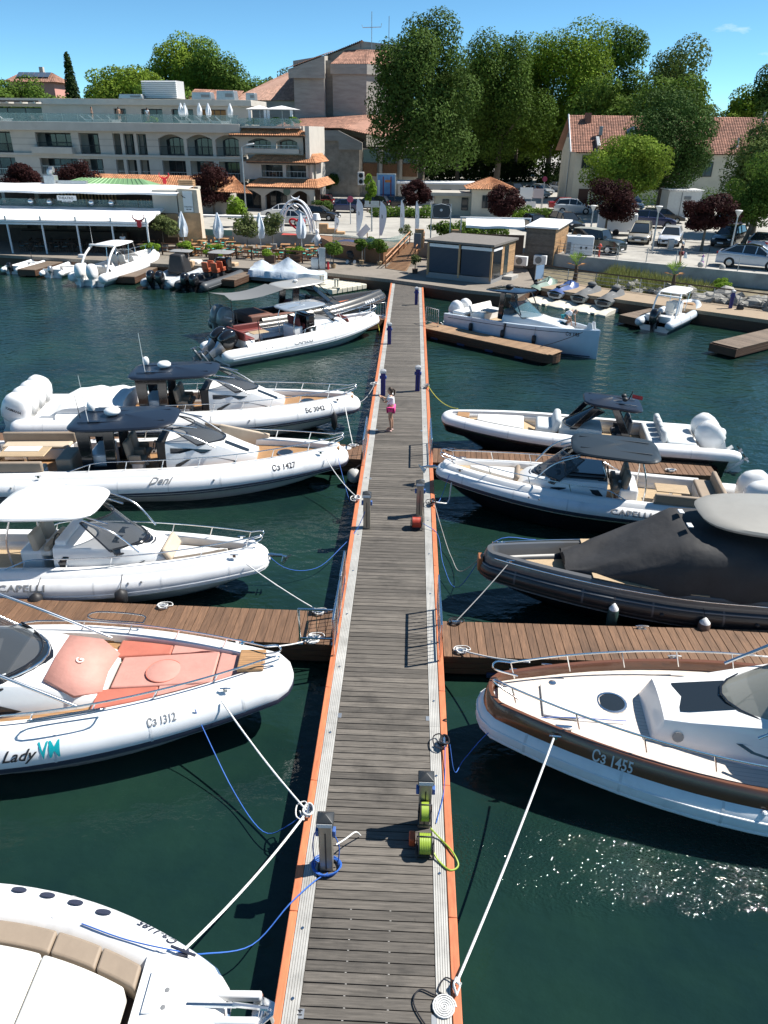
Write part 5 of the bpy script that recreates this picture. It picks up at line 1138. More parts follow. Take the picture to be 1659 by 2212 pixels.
line('beige mooring line from the brown-trimmed boat to the near right finger pier', sag(wpt(r5, r5.sp(-1.0, -1, 1.2, .32)), (1.35, 12.78, .65), .05), .017, ROPEW)
line('grey mooring line from the black covered boat to the near right finger pier', sag(wpt(r4, r4.sp(-.75, 1, 1.25, .2)), (1.26, 13.86, .65), .03), .012, ROPEG)
line('grey cable sagging from the black covered boat to the mid right pier edge', spline([wpt(r4, r4.sp(-.5, -1, 1.2, .25)), (1.6, 16.6, .3), (1.35, 17.6, .1), (1.1, 18.8, .35), (.9, 19.7, .7)], 6), .010, ROPEG)
line('blue line drooping from the black covered boat along the pier', spline([wpt(r4, r4.sp(-1.5, -1, 1.2, .25)), wpt(r4, r4.sp(-.5, -1, 1.0, .25)), (1.45, 15.9, .25), (1.1, 16.9, .25), (.95, 18.0, .6), (.55, 18.4, .72)], 6), .009, ROPEB)
line('white mooring line from the C3 1427 boat to the left pier edge', sag(wpt(b4, b4.sp(-.8, -1, .8, .05)), (-1.45, 19.95, .74), .12), .015, ROPEW)
line('thin blue line hanging from the C3 1427 bow', sag(wpt(b4, b4.sp(-.42, -1, .9, .05)), (-1.75, 20.9, .1), .05), .008, ROPEB)
line('white mooring line from the Бс 3042 boat to the left finger pier', sag(wpt(b5, b5.sp(-.7, -1, .5, .05)), (-1.9, 24.32, .65), .04), .015, ROPEW)
line('grey mooring line from the Бс 3042 bow to the pier', sag(wpt(b5, (-.1, 0, 1.0)), (-1.45, 31.3, .74), .2), .012, ROPEG)
line('white chafe-sleeved line from the white and black boat to the right pier edge', spline([wpt(r3, r3.sp(-.6, 1, -.2, .05)), (1.35, 20.4, .45), (1.1, 19.95, .62), (.88, 19.82, .72)], 5), .022, ROPEW)
line('blue line from the white and black boat to the right pier edge', spline([wpt(r3, r3.sp(-.5, 1, .6, .05)), (1.15, 20.5, .6), (1.0, 20.0, .6), (.87, 19.85, .72)], 5), .009, ROPEB)
line('yellow mooring line from the black-hulled open boat to the pier', sag(wpt(r2, r2.sp(-.5, -1, 1.2, .05)), (.87, 31.2, .74), .25), .014, ROPEY)
line('yellow hose hanging from the red-seated boat bow', spline([wpt(l6, (-.15, -.15, .85)), wpt(l6, (-.05, -.3, .4)), (-1.7, 42.6, .05)], 6), .025, ROPEY)
line('black mooring line from the pale blue-white boat to the short finger pier', sag((9.0, 38.55, 1.45), (6.9, 38.6, .64), .05), .018, ROPEK)
# flat coil of white rope in the near right corner, black bungee beside it
co = MB(); pts = [(.69+(.155-.0062*k/3.4)*math.cos(k*.42), 5.48+(.155-.0062*k/3.4)*math.sin(k*.42), .632) for k in range(84)]
co.tube(pts, .0125, 6); tag(co.build('rope_coil', ROPEW, None, smooth=60), 'neat flat spiral of white rope on the near right pier edge', 'rope coil')
kn = MB()
for k in range(4): kn.tube(spline([(.86+.02*k, 5.62+.04*k, .66+.02*k), (.9, 5.72, .70), (.86, 5.82-.02*k, .69), (.82, 5.72, .66+.02*k), (.86, 5.6, .67)], 5), .013, 6)
tag(kn.build('rope_knot', ROPEW, None, smooth=60), 'knotted white rope on the cleat above the rope coil', 'rope')
line('black bungee cord snaking beside the rope coil', spline([(.88, 5.76, .66), (.72, 5.84, .64), (.62, 5.68, .63), (.72, 5.62, .63), (.58, 5.62, .63), (.38, 5.68, .63), (.30, 5.5, .63), (.5, 5.2, .63), (.8, 5.0, .63)], 6), .010, ROPEK)
bf = thing('ball_fender', 'white ball fender hanging at the left pier edge beside the C3 1427 bow', 'fender', (-1.72, 22.35, .35)); MB().ell((0, 0, 0), (.24, .24, .25), 16, 10).build('ball', M('ball_grey', (.45, .45, .43), .5, var=.15), bf, smooth=80); MB().tube([(0, 0, .24), (.22, .1, .36)], .015, 5).build('tie_line', ROPEK, bf)
for lb, p in (('white round pad under the ropes on the far left finger pier, far side', (-2.1, 24.15)), ('white round pad under the ropes on the far left finger pier, near side', (-2.25, 23.45)), ('white round pad under the rope cleat on the near left finger pier', (-1.95, 13.08))):
    d_ = thing('round_pad', lb, 'pad', (*p, .585)); MB().lathe([(.16, 0), (.16, .02), (.14, .03), (.01, .03)], (0, 0, 0), 18).build('disc', M('pad_white', (.7, .7, .68), .6), d_, smooth=40)

# guard rails
def guard(label, a, b, h=.95, z=.6, nb=5, panels=2):
    a = Vector((*a, 0)); b = Vector((*b, 0)); L = (b-a).length; t = thing('guard_rail', label, 'railing', (a.x, a.y, z), math.atan2(b.y-a.y, b.x-a.x))
    for k in range(panels+1):
        x = L*k/panels; MB().box((x, 0, h/2), (.045, .045, h)).build('post', STEEL, t, bev=.005, seg=1); MB().box((x, 0, .006), (.12, .1, .012)).build('foot_plate', STEEL, t)
    MB().box((L/2, 0, h), (L+.04, .045, .045)).build('top_rail', STEEL, t, bev=.005, seg=1); MB().box((L/2, 0, .14), (L, .03, .03)).build('bottom_rail', STEEL, t)
    n = panels*nb; src = None
    for k in range(1, n):
        if k % nb == 0: continue
        if src is None: src = MB().box((0, 0, (h+.14)/2), (.014, .014, h-.14)).build('bar', STEEL, t, loc=(L*k/n, 0, 0))
        else: inst(src, 'bar', t, (L*k/n, 0, 0))
guard('steel guard rail on the right pier edge at the near finger pier', (.84, 12.45), (.84, 14.35), panels=3)
guard('steel guard rail on the left pier edge at the near finger pier', (-1.42, 12.5), (-1.42, 13.98))
guard('short steel rail on the left pier edge just past the near finger pier', (-1.42, 14.2), (-1.42, 15.3), panels=1)
guard('open steel gate standing across the near left finger pier', (-1.45, 12.92), (-2.2, 12.92), .9, panels=1, nb=4)
guard('steel guard rail on the right pier edge at the far finger pier', (.84, 22.75), (.84, 24.75), panels=2)
guard('steel guard rail on the left pier edge at the far finger pier', (-1.42, 22.6), (-1.42, 24.7), panels=2)
guard('steel gate over the angled left finger pier near the orange foredeck', (-1.45, 44.5), (-2.35, 44.3), .95, panels=1, nb=6)
guard('steel gate over the short right finger pier beside the pale blue-white boat', (.95, 43.6), (1.65, 42.8), .95, panels=1, nb=6)

# ------------------------------------------------------------------ people
SKIN = M('skin', (.42, .24, .16), .55, var=.06); HAIRB = M('hair_brown', (.045, .025, .015), .6, var=.3, scale=30)
def skinned(name, J, E, mat, parent, root=0, sub=1):
    me = bpy.data.meshes.new(name); me.from_pydata([j[:3] for j in J], E, []); me.materials.append(mat)
    o = bpy.data.objects.new(name, me); COL.objects.link(o); o.parent = parent
    k = o.modifiers.new('skin', 'SKIN'); k.use_smooth_shade = True
    for i, j in enumerate(J): d = me.skin_vertices[0].data[i]; d.radius = (j[3], j[4] if len(j) > 4 else j[3]); d.use_root = (i == root)
    sd = o.modifiers.new('sub', 'SUBSURF'); sd.levels = sub; sd.render_levels = sub
    return o
def person(label, loc, rz, shirt, shorts, pose, hair=HAIRB, scale=1., shoes=None, pony=False, detail=True):
    t = thing('person', label, 'person', loc, rz, scale=scale)
    p = dict(pel=(0, 0, .90), chest=(0, 0, 1.25), neck=(0, 0, 1.42), head=(.03, 0, 1.53), sh=.17, hip=.09,
             la=((0, .22, 1.12), (.02, .25, .88)), ra=((0, -.22, 1.12), (.02, -.25, .88)), ll=((.02, .09, .48), (-.02, .1, .07)), rl=((.02, -.09, .48), (-.02, -.1, .07)), foot=(.2, 0, -.03))
    p.update(pose); V = Vector
    pel, ch, nk, hd = (V(p[k]) for k in ('pel', 'chest', 'neck', 'head')); up = (nk-ch).normalized()
    sl_, sr_ = nk-up*.08+V((0, p['sh'], 0)), nk-up*.08-V((0, p['sh'], 0))
    J = [(*pel, .13, .15), (*pel.lerp(ch, .5), .105, .13), (*ch, .11, .15), (*(nk-up*.06), .07, .10), (*nk, .05), (*(nk.lerp(hd, .6)), .05)]; E = [(0, 1), (1, 2), (2, 3), (3, 4), (4, 5)]
    ends = []
    for S, arm, sg in ((sl_, p['la'], 1), (sr_, p['ra'], -1)):
        e, h = V(arm[0]), V(arm[1]); i = len(J); J += [(*S, .058), (*e, .042), (*h, .028)]; E += [(3, i), (i, i+1), (i+1, i+2)]
        d = (h-e).normalized(); sd = V((0, 0, 1)).cross(d); sd = sd.normalized() if sd.length > .1 else V((1, 0, 0)); q = len(J); J.append((*(h+d*.06), .032, .02)); E.append((i+2, q))
        for k in range(4): J.append((*(h+d*(.06+.075-.008*abs(k-1.3))+sd*(.027-.018*k)), .008)); E.append((q, len(J)-1))
        J.append((*(h+d*.05+sd*.05*sg), .009)); E.append((i+2, len(J)-1))
    for sg, leg in ((1, p['ll']), (-1, p['rl'])):
        k, a = V(leg[0]), V(leg[1]); i = len(J); hp = pel+V((0, sg*p['hip'], -.06)); J += [(*hp, .095), (*k, .06), (*(k.lerp(a, .3)-(V((.02, 0, 0)))), .056), (*a, .038)]; E += [(0, i), (i, i+1), (i+1, i+2), (i+2, i+3)]
        ft = V(leg[2]) if len(leg) > 2 else a+V(p['foot']); J += [(*a.lerp(ft, .5), .042), (*ft, .03)]; E += [(i+3, i+4), (i+4, i+5)]; ends.append((a, ft))
    body = skinned('body', J, E, SKIN, t, 0)
    # head
    hm = MB(); dr = (hd-nk); rings = []
    for zz, rx, ry, dx in ((-.115, .03, .03, .02), (-.10, .055, .045, .02), (-.05, .08, .065, .012), (0, .092, .075, .0), (.05, .095, .078, -.004), (.09, .08, .065, -.006), (.115, .04, .035, -.006), (.12, .01, .01, 0)): rings.append([(hd.x+dx+rx*math.cos(2*PI*j/12), hd.y+ry*math.sin(2*PI*j/12), hd.z+zz) for j in range(12)])
    hm.loft(rings); hm.ell((hd.x+.095, hd.y, hd.z-.015), (.018, .014, .025), 6, 4)
    for sg in (1, -1): hm.ell((hd.x-.005, hd.y+sg*.078, hd.z-.01), (.018, .01, .03), 6, 4)
    head = hm.build('head', SKIN, t, smooth=70)
    ey = MB()
    for sg in (1, -1): ey.ell((hd.x+.083, hd.y+sg*.032, hd.z+.008), (.01, .014, .008), 6, 4)
    ey.build('eyes', BLACKG, head); MB().box((hd.x+.082, hd.y, hd.z-.055), (.012, .045, .01)).build('mouth', M('lips', (.3, .09, .08), .5), head)
    ha = MB(); rings = []
    for zz, rx, ry, dx in ((-.08, .05, .07, -.055), (-.03, .07, .083, -.04), (.03, .09, .088, -.022), (.08, .088, .078, -.012), (.12, .05, .045, -.01), (.132, .01, .01, -.01)): rings.append([(hd.x+dx+rx*math.cos(2*PI*j/12), hd.y+ry*math.sin(2*PI*j/12), hd.z+zz) for j in range(12)])
    ha.loft(rings)
    if pony: ha.tube(spline([(hd.x-.09, hd.y, hd.z+.06), (hd.x-.15, hd.y, hd.z+.03), (hd.x-.16, hd.y, hd.z-.08), (hd.x-.13, hd.y, hd.z-.2)], 4), [.03]*4+[.035]*4+[.03]*4+[.012], 7)
    ha.build('hair', hair, t, smooth=70)
    if shirt:
        SJ = [(*(pel+V((0, 0, .05))), .145, .165), (*pel.lerp(ch, .5), .125, .15), (*ch, .13, .165), (*(nk-up*.07), .09, .12)]; SE = [(0, 1), (1, 2), (2, 3)]
        for S, arm in ((sl_, p['la']), (sr_, p['ra'])): i = len(SJ); SJ += [(*S, .075), (*S.lerp(V(arm[0]), .62), .062)]; SE += [(3, i), (i, i+1)]
        skinned('shirt', SJ, SE, shirt, t, 0)
    if shorts:
        SJ = [(*pel, .155, .17)]; SE = []
        for sg, leg in ((1, p['ll']), (-1, p['rl'])): i = len(SJ); hp = pel+V((0, sg*p['hip'], -.06)); SJ += [(*hp, .115), (*hp.lerp(V(leg[0]), .42), .098)]; SE += [(0, i), (i, i+1)]
        skinned('shorts', SJ, SE, shorts, t, 0)
    sh_ = MB()
    for a, ft in ends:
        d = ft-a; sh_.box((a.x+d.x*.42, a.y+d.y*.42, min(a.z, ft.z)-.035), (.25, .09, .025), rz=math.atan2(d.y, d.x))
    sh_.build('sandals', shoes or M('sandal_pink', (.6, .4, .36), .6), t, bev=.01)
    return t
TEE = M('tee_white', (.78, .79, .82), .8, var=.05, scale=8, bump=.3, bscale=12)
PINK = M('shorts_pink', (.72, .06, .26), .7)
person('woman in white T-shirt and pink shorts on the pier holding up a phone', (-.60, 25.92, .62), PI*.97, TEE, PINK,
       dict(pel=(0, 0, .92), chest=(.02, 0, 1.25), neck=(-.0, 0, 1.43), head=(.04, 0, 1.555), la=((.2, .2, 1.14), (.38, .06, 1.30)), ra=((.2, -.2, 1.14), (.38, -.06, 1.30)), ll=((.03, .09, .50), (-.02, .1, .08)), rl=((.0, -.08, .50), (-.05, -.08, .08))), pony=True)
ph = thing('phone', 'dark phone held up by the woman on the pier', 'phone', (-1.06, 25.95, 2.0)); MB().box((0, 0, 0), (.012, .08, .16)).build('phone_body', BLACKG, ph, bev=.006)
person('man in white T-shirt and teal shorts bending down on the pale boat foredeck', wpt(rb, (-2.35, .55, 1.2)), rad(-42), TEE, M('shorts_teal', (.02, .28, .34), .7),
       dict(pel=(-.15, 0, .62), chest=(.18, 0, .82), neck=(.36, 0, .90), head=(.48, 0, .90), la=((.34, .2, .55), (.42, .2, .22)), ra=((.34, -.2, .55), (.42, -.2, .22)), ll=((.2, .14, .40), (-.12, .14, .08)), rl=((.2, -.14, .40), (-.12, -.14, .08))), hair=M('hair_grey', (.2, .18, .16), .6))
# ------------------------------------------------------------------ buildings
PLASTER = M('plaster_cream', (.50, .465, .415), .85, var=.1, scale=.8, bump=.1, bscale=20)
PLASTERS = M('plaster_stone', (.42, .39, .34), .85, var=.14, scale=1.2, bump=.1, bscale=20)
STRIPE = M('stone_band', (.38, .35, .31), .85)
TERRA = M('terracotta', (.50, .235, .115), .8, var=.2, scale=.8, island=.28)
TERRAR = M('terracotta_red', (.35, .185, .13), .85, var=.3, scale=.5, island=.3)
TERRAB = M('terracotta_brown', (.30, .145, .10), .85, var=.3, scale=.4, island=.3)
TERRAP = M('terracotta_pale', (.44, .265, .20), .85, var=.2, scale=.4, island=.25)
THEAT = M('board_concrete', (.38, .355, .315), .9, var=.22, scale=.5, stretch=(1, 1, 5), bump=.3, bscale=3, detail=8)
STONEW = M('rubble_stone', (.34, .30, .25), .9, var=.3, scale=1.4, bump=.6, bscale=3.5, bdist=.05)
FRAME = M('window_frame_dark', (.05, .055, .06), .5)
PANE = M('window_pane', (.035, .05, .055), .06, spec=.6, var=.9, scale=.7, dark=(.008, .01, .012))  # noise in the pane colour imitates curtains and reflections
DWOOD = M('dark_wood', (.07, .042, .028), .7, var=.3, scale=2)
WOODL = M('cladding_wood', (.44, .27, .14), .65, var=.25, scale=2, rnd=.18)
WHITEP = M('white_paint', (.80, .80, .80), .5)
WCANV = M('awning_white', (.82, .82, .82), .75, var=.04)
GALV = M('galvanised', (.42, .44, .45), .4, .7, var=.15)
IRON = M('iron_black', (.02, .02, .02), .5)
def tiles(name, p00, p10, p11, p01, nu, nv, mat, parent, th=.07):
    p00, p10, p11, p01 = (Vector(p) for p in (p00, p10, p11, p01)); nrm = (p10-p00).cross(p01-p00).normalized(); mb = MB(); vs = []; fs = []
    P = lambda u, v: p00.lerp(p10, u).lerp(p01.lerp(p11, u), v)
    mb.poly([p00-nrm*.03, p10-nrm*.03, p11-nrm*.03, p01-nrm*.03])
    for j in range(nv):
        for i in range(nu):
            o = len(vs)
            for v, e in ((j/nv, 1.), (min(1, (j+1.05)/nv), .45)):
                for k, h in ((.04, 0), (.3, 1), (.7, 1), (.96, 0)): vs.append(P((i+k)/nu, v)+nrm*(th*h*e+.02*e))
            fs += [(o, o+1, o+5, o+4), (o+1, o+2, o+6, o+5), (o+2, o+3, o+7, o+6), (o+3, o+2, o+1, o)]
    mb.add(vs, fs); ob = mb.build(name, mat, parent); ob['kind'] = 'stuff'; return ob
def win(parent, x0, x1, z0, z1, y, nm=2, arch=0., pane=PANE, name='window'):
    """glazed opening on the plane y, with frame bars; arch adds a segmental head"""
    n = 8; top = [(lerp(x1, x0, i/n), z1+arch*math.sin(PI*i/n)) for i in range(n+1)] if arch else [(x1, z1), (x0, z1)]
    w_ = MB().poly([(x0, y, z0), (x1, y, z0)]+[(x, y, z) for x, z in top]).build(name, pane, parent)
    f = MB(); t = .07
    for k in range(nm+1):
        x = lerp(x0, x1, k/nm); zt = z1+(arch*math.sin(PI*k/nm) if arch else 0); f.box((x, y-.03, (z0+zt)/2), (t, .06, zt-z0))
    f.box(((x0+x1)/2, y-.035, z0+t/2), (x1-x0, .06, t))
    for a, b in zip(top, top[1:]): f.tube([(a[0], y-.03, a[1]), (b[0], y-.03, b[1])], .045, 4)
    f.build('frame', FRAME, w_); return w_
def archwall(mb, x0, x1, z0, z1, za, ztop, y, d):
    """wall strip between x0..x1 above a segmental arch opening (springing z1, rise za) up to ztop"""
    n = 8; pts = [(x0, y, ztop), (x0, y, z1)]+[(lerp(x0, x1, i/n), y, z1+za*math.sin(PI*i/n)) for i in range(1, n)]+[(x1, y, z1), (x1, y, ztop)]
    for a, b in zip(pts[1:-1], pts[2:-1]): mb.prism([a, b, (b[0], y, ztop), (a[0], y, ztop)], (0, d, 0))
def balus(parent, x0, x1, z, h, y, mat=IRON, step=.16):
    b = MB(); b.box(((x0+x1)/2, y, z+h), (x1-x0, .05, .05)); b.box(((x0+x1)/2, y, z+.08), (x1-x0, .03, .03)); n = max(2, int((x1-x0)/step))
    for i in range(n+1): b.box((lerp(x0, x1, i/n), y, z+h/2), (.022, .022, h))
    return b.build('balcony_rail', mat, parent)

# hotel
HO = thing('hotel', 'cream stone hotel with arched balconies, pool terrace and orange tile eaves', 'building', (-20.6, 97.0, 2.0), rad(-6.5))
def hz(z): return z-2.0
def wallrow(z0, z1, bays, x0, x1, y=0., d=.45, spand=None, par=HO, mat=PLASTER):
    """piers between bays; bays: (xa, xb, arch_rise, head z, sill z)"""
    mb = MB(); cur = x0
    for xa, xb, ar, hd_, sl_ in bays:
        mb.box(((cur+xa)/2, y+d/2, (z0+z1)/2), (xa-cur, d, z1-z0)); cur = xb
        if ar: archwall(mb, xa, xb, z0, hd_, ar, z1, y, d)
        elif hd_ < z1: mb.box(((xa+xb)/2, y+d/2, (hd_+z1)/2), (xb-xa, d, z1-hd_))
        if sl_ > z0: mb.box(((xa+xb)/2, y+d/2, (z0+sl_)/2), (xb-xa, d, sl_-z0))
    mb.box(((cur+x1)/2, y+d/2, (z0+z1)/2), (x1-cur, d, z1-z0)); return mb.build('wall', mat, par)
z3, z3t, z2, z2t = hz(7.65), hz(10.2), hz(4.9), hz(7.4)
b3b = [(-34.6, -29.6, 0, hz(10.0), z3), (-26.3, -21.6, 0, hz(9.95), hz(8.35)), (-20.6, -18.0, 0, hz(9.95), z3), (-16.2, -15.2, 0, hz(9.95), z3), (-14.8, -13.5, 0, hz(9.95), z3), (-13.1, -11.9, 0, hz(9.95), z3), (-10.4, -7.2, .5, hz(9.45), z3), (-6.8, -3.6, .5, hz(9.45), z3), (-3.2, -.3, .5, hz(9.45), z3)]
wallrow(z3, z3t, b3b, -36, 0); MB().box((-18, 1.9, (z3+z3t)/2), (36, .2, z3t-z3)).build('recess_wall', PLASTERS, HO)
for xa, xb, ar, h_, s_ in b3b:
    win(HO, xa+.35 if xb-xa > 2 else xa+.1, xb-.35 if xb-xa > 2 else xb-.1, max(z3, s_)+.05, h_-.15, 1.75, 3 if xb-xa > 2 else 2, ar*.6); balus(HO, xa, xb, max(z3, s_), .95 if s_ == z3 else .5, .2)
b2b = [(-34.6, -29.6, 0, hz(7.1), z2), (-26.3, -21.2, 0, hz(7.1), z2+.4), (-20.6, -17.9, 0, hz(7.1), z2), (-16.2, -15.2, 0, hz(7.1), z2), (-14.8, -13.5, 0, hz(7.1), z2), (-13.1, -11.9, 0, hz(7.1), z2), (-10.2, -7.2, 0, hz(7.1), z2), (-6.6, -3.6, 0, hz(7.1), z2), (-3.0, -.4, 0, hz(7.1), z2)]
wallrow(z2, z2t, b2b, -36, 0); MB().box((-18, 1.9, (z2+z2t)/2), (36, .2, z2t-z2)).build('recess_wall', PLASTERS, HO)
for xa, xb, ar, h_, s_ in b2b: win(HO, xa+.2, xb-.2, max(z2, s_)+.05, h_-.1, 1.7, 3 if xb-xa > 2 else 2); balus(HO, xa, xb, max(z2, s_), .9, .2, GALV, .3)
MB().box((-18, .75, hz(7.525)), (36.3, 2.1, .25)).build('floor_slab', PLASTER, HO); MB().box((-18, 1.5, hz(3.4)), (36, .4, 3.0)).build('ground_wall', PLASTERS, HO)
MB().box((-24, -.35, hz(8.0)), (5.4, .9, .75)).build('balcony_front', PLASTER, HO, bev=.02)
for zz in (hz(8.6), hz(9.3), hz(6.0)):
    for xa, xb in ((-29.6, -26.3), (-21.6, -20.6), (-18.0, -16.2), (-11.9, -10.4)): MB().box(((xa+xb)/2, -.004, zz), (xb-xa, .02, .1)).build('stone_band', STRIPE, HO)
# pool terrace
MB().box((-18.2, -.25, hz(10.65)), (36.8, 1.3, .95)).build('terrace_fascia', PLASTER, HO, bev=.03); MB().box((-18, 4, hz(11.05)), (36, 7.4, .1)).build('terrace_floor', PLASTERS, HO)
GRAIL = M('rail_glass', (.30, .42, .40), .05, alpha=.35, spec=.6)
for i in range(18): MB().box((-35+i*2.0, -.55, hz(11.55)), (1.96, .03, .95)).build('glass_panel', GRAIL, HO)
MB().box((-23.5, .6, hz(11.12)), (11, 1.6, .06)).build('pool_water', M('pool_blue', (.05, .28, .45), .1), HO)
# top floor
wallrow(hz(11.1), hz(13.1), [(-35, -27.5, 0, hz(12.8), hz(11.1)), (-17.8, -16.2, 0, hz(12.7), hz(11.1)), (-14.2, -11.4, 0, hz(12.7), hz(11.1)), (-10.2, -7.4, 0, hz(12.7), hz(11.1)), (-6.4, -3.2, 0, hz(12.7), hz(11.1))], -36, 0, 4.5)
for xa, xb in ((-35, -27.5), (-17.8, -16.2), (-14.2, -11.4), (-10.2, -7.4)): win(HO, xa, xb, hz(11.15), hz(12.65), 4.9, 3)
win(HO, -6.4, -3.2, hz(11.15), hz(12.65), 4.9, 4, pane=M('amber_wood', (.32, .16, .04), .5))
MB().box((-18, 7, hz(13.4)), (36.6, 6.4, .65)).build('roof_slab', PLASTER, HO, bev=.03)
for x in (-34.5, -32.6, -30.7, -28.8, -27): MB().box((x, 3.4, hz(13.2)), (.2, 2.4, .2)).build('pergola_beam', PLASTER, HO)
MB().box((-30.7, 2.4, hz(13.35)), (8.4, .18, .18)).build('pergola_beam', DWOOD, HO)
# rooftop plant
pl_ = thing('rooftop_chiller', 'white louvred chiller box on the hotel roof', 'air conditioner', (-31.2, 104, 13.8), rad(-10)); MB().box((0, 0, 1.0), (4.2, 2.2, 1.9)).build('casing', M('casing_grey', (.5, .5, .5), .5), pl_)
for i in range(9): MB().box((-.15, -1.14, .15+i*.21), (4.6, .12, .13), rx=.5).build('louvre', WHITEP, pl_)
for i in range(9): MB().box((-2.15, 0, .15+i*.21), (.12, 2.2, .13), ry=.5).build('louvre', WHITEP, pl_)
for lb, x, s_ in (('small grey roof duct left of the chiller on the hotel roof', -35, (3.2, 1.2, .5)), ('long silver duct with slanted end on the hotel roof', -26.2, (2.6, 1.2, .8)), ('silver ventilation unit at the right end of the hotel roof', -23.2, (2.4, 1.4, 1.0)), ('small white vent hood at the roof edge above the terrace parasols', -20.2, (1.2, 1.0, .8))):
    v = thing('roof_duct', lb, 'duct', (x, 103, 13.75), rad(-8)); MB().box((0, 0, s_[2]/2), s_, tx=.9).build('casing', GALV, v, bev=.04); MB().box((s_[0]*.2, -s_[1]/2-.03, s_[2]*.5), (s_[0]*.4, .05, s_[2]*.4)).build('grille', TXTG, v)
# right-hand stepped tower with tile eaves
def eave(z0, z1, xa, xb, yo, dep, par, hipl=.9, hipr=.9, mat=TERRA):
    tiles('tile_eave', (xa-hipl, -yo, z0), (xb+hipr, -yo, z0), (xb, dep-yo, z1), (xa, dep-yo, z1), int((xb-xa+2)/.27), 6, mat, par)
    tiles('tile_eave', (xb+hipr, -yo, z0), (xb+hipr, dep+3, z0), (xb, dep+3, z1), (xb, dep-yo, z1), 14, 6, mat, par)
    MB().box(((xa-hipl+xb+hipr)/2, -yo+dep*.45, z0-.09), (xb-xa+hipl+hipr-.1, dep*.9, .14)).build('eave_soffit', DWOOD, par)
eave(hz(10.0), hz(10.75), -.2, 7.2, 1.3, 1.7, HO); eave(hz(7.2), hz(8.1), 1.9, 8.6, 1.8, 2.0, HO); eave(hz(4.65), hz(5.45), 2.2, 9.2, 3.6, 2.6, HO)
bt = [(.9, 3.7, .4, hz(9.3), hz(8.35)), (4.3, 6.9, .4, hz(9.3), hz(8.35))]
wallrow(hz(7.9), hz(10.0), bt, 0, 7.6, -.2); MB().box((3.8, 1.3, hz(9.)), (7.6, .2, 2.2)).build('recess_wall', PLASTERS, HO)
for xa, xb, ar, h_, s_ in bt: win(HO, xa+.15, xb-.15, hz(8.1), h_-.05, 1.15, 3, .25); 
MB().box((3.9, -.55, hz(8.35)), (6.6, .5, .5)).build('balcony_front', PLASTER, HO); balus(HO, .8, 7.0, hz(8.6), .35, -.75, GALV, .5)
bt = [(2.6, 5.2, 0, hz(6.9), hz(5.6)), (5.6, 8.3, 0, hz(6.9), hz(5.6))]
wallrow(hz(5.3), hz(7.2), bt, .2, 8.8, -1.0); MB().box((4.4, .9, hz(6.3)), (8.8, .2, 2.2)).build('recess_wall', PLASTERS, HO)
for xa, xb, ar, h_, s_ in bt: win(HO, xa+.15, xb-.1, hz(5.4), h_-.05, .6, 3); balus(HO, xa, xb, hz(5.5), .7, -.8, GALV, .4)
MB().box((8.3, 3, hz(6.5)), (.5, 8, 9)).build('side_wall', PLASTER, HO); MB().box((7.4, 4, hz(9.2)), (.4, 8, 3.6)).build('side_wall', PLASTER, HO)
bt = [(-.1, 3.1, .6, hz(3.7), 0), (3.6, 6.3, .6, hz(3.7), 0), (6.7, 9.0, .6, hz(3.7), 0)]
wallrow(0, hz(4.7), bt, -1.0, 9.5, -3.4, .5, mat=PLASTERS); MB().box((4.2, .2, 1.4), (10.4, .2, 2.8)).build('porch_back', DWOOD, HO); win(HO, 3.2, 6.2, .1, 2.2, .05, 4); win(HO, -.6, 2.6, .1, 2.2, .05, 4)
tl = thing('hotel_emblem', 'round leaf emblem over the hotel porch arches', 'sign', (-14.75, 92.8, 4.2), rad(-6.5)); MB().lathe([(.42, 0), (.42, .06), (.36, .07), (.01, .07)], (0, 0, 0), 18, (0, -1, 0)).build('disc', M('emblem_green', (.08, .12, .09), .6), tl, smooth=40)
# terrace glass and white pavilion above the tower
for i in range(4): MB().box((.9+i*1.85, -.5, hz(11.35)), (1.8, .03, .85)).build('glass_panel', GRAIL, HO)
MB().box((3.6, -.2, hz(10.85)), (7.6, .8, .2)).build('terrace_edge', PLASTER, HO)
# low tiled porch roof in front of the hotel
pr_ = thing('porch_roof', 'long orange tiled porch roof between the restaurant and the hotel', 'roof', (-29, 91, 0), rad(-6.5))
tiles('tiles', (-9, -1.5, 4.55), (8.6, -1.5, 4.55), (7.4, 2.2, 5.7), (-9, 2.2, 5.7), 64, 14, TERRA, pr_); tiles('tiles', (8.6, -1.5, 4.55), (8.6, 4, 4.55), (7.4, 4, 5.7), (7.4, 2.2, 5.7), 20, 14, TERRA, pr_)
MB().box((0, .6, 3.2), (16.5, 3, 2.4)).build('porch_wall', PLASTERS, pr_)
tiles('tiles', (7.2, -2.2, 4.4), (11.6, -2.2, 4.3), (9.0, .4, 5.5), (8.6, .4, 5.5), 16, 9, TERRA, pr_)

# theatre of board-marked concrete
TH = thing('concrete_theatre', 'tall grey concrete theatre with angular towers and red tile roofs', 'building', (-14, 135, 2.0))
def blk(name, pts, z0, z1, mat=THEAT): 
    """prism on plan pts; z1 scalar or per-vertex heights"""
    zt = z1 if isinstance(z1, (list, tuple)) else [z1]*len(pts); n = len(pts); vs = [(x, y, z0) for x, y in pts]+[(x, y, z) for (x, y), z in zip(pts, zt)]
    return MB().add(vs, [tuple(range(n-1, -1, -1)), tuple(range(n, 2*n))]+[(i, (i+1) % n, n+(i+1) % n, n+i) for i in range(n)]).build(name, mat, TH)
blk('tower', [(-5.6, .3), (-.7, 0), (-.7, 16), (-6.5, 16)], 0, [18.3, 19.0, 20.2, 19.2]); blk('parapet', [(-6.3, -.5), (-.5, -.6), (-.5, -.15), (-6.1, .1)], 15.9, [17.1, 18.95, 18.95, 17.1])
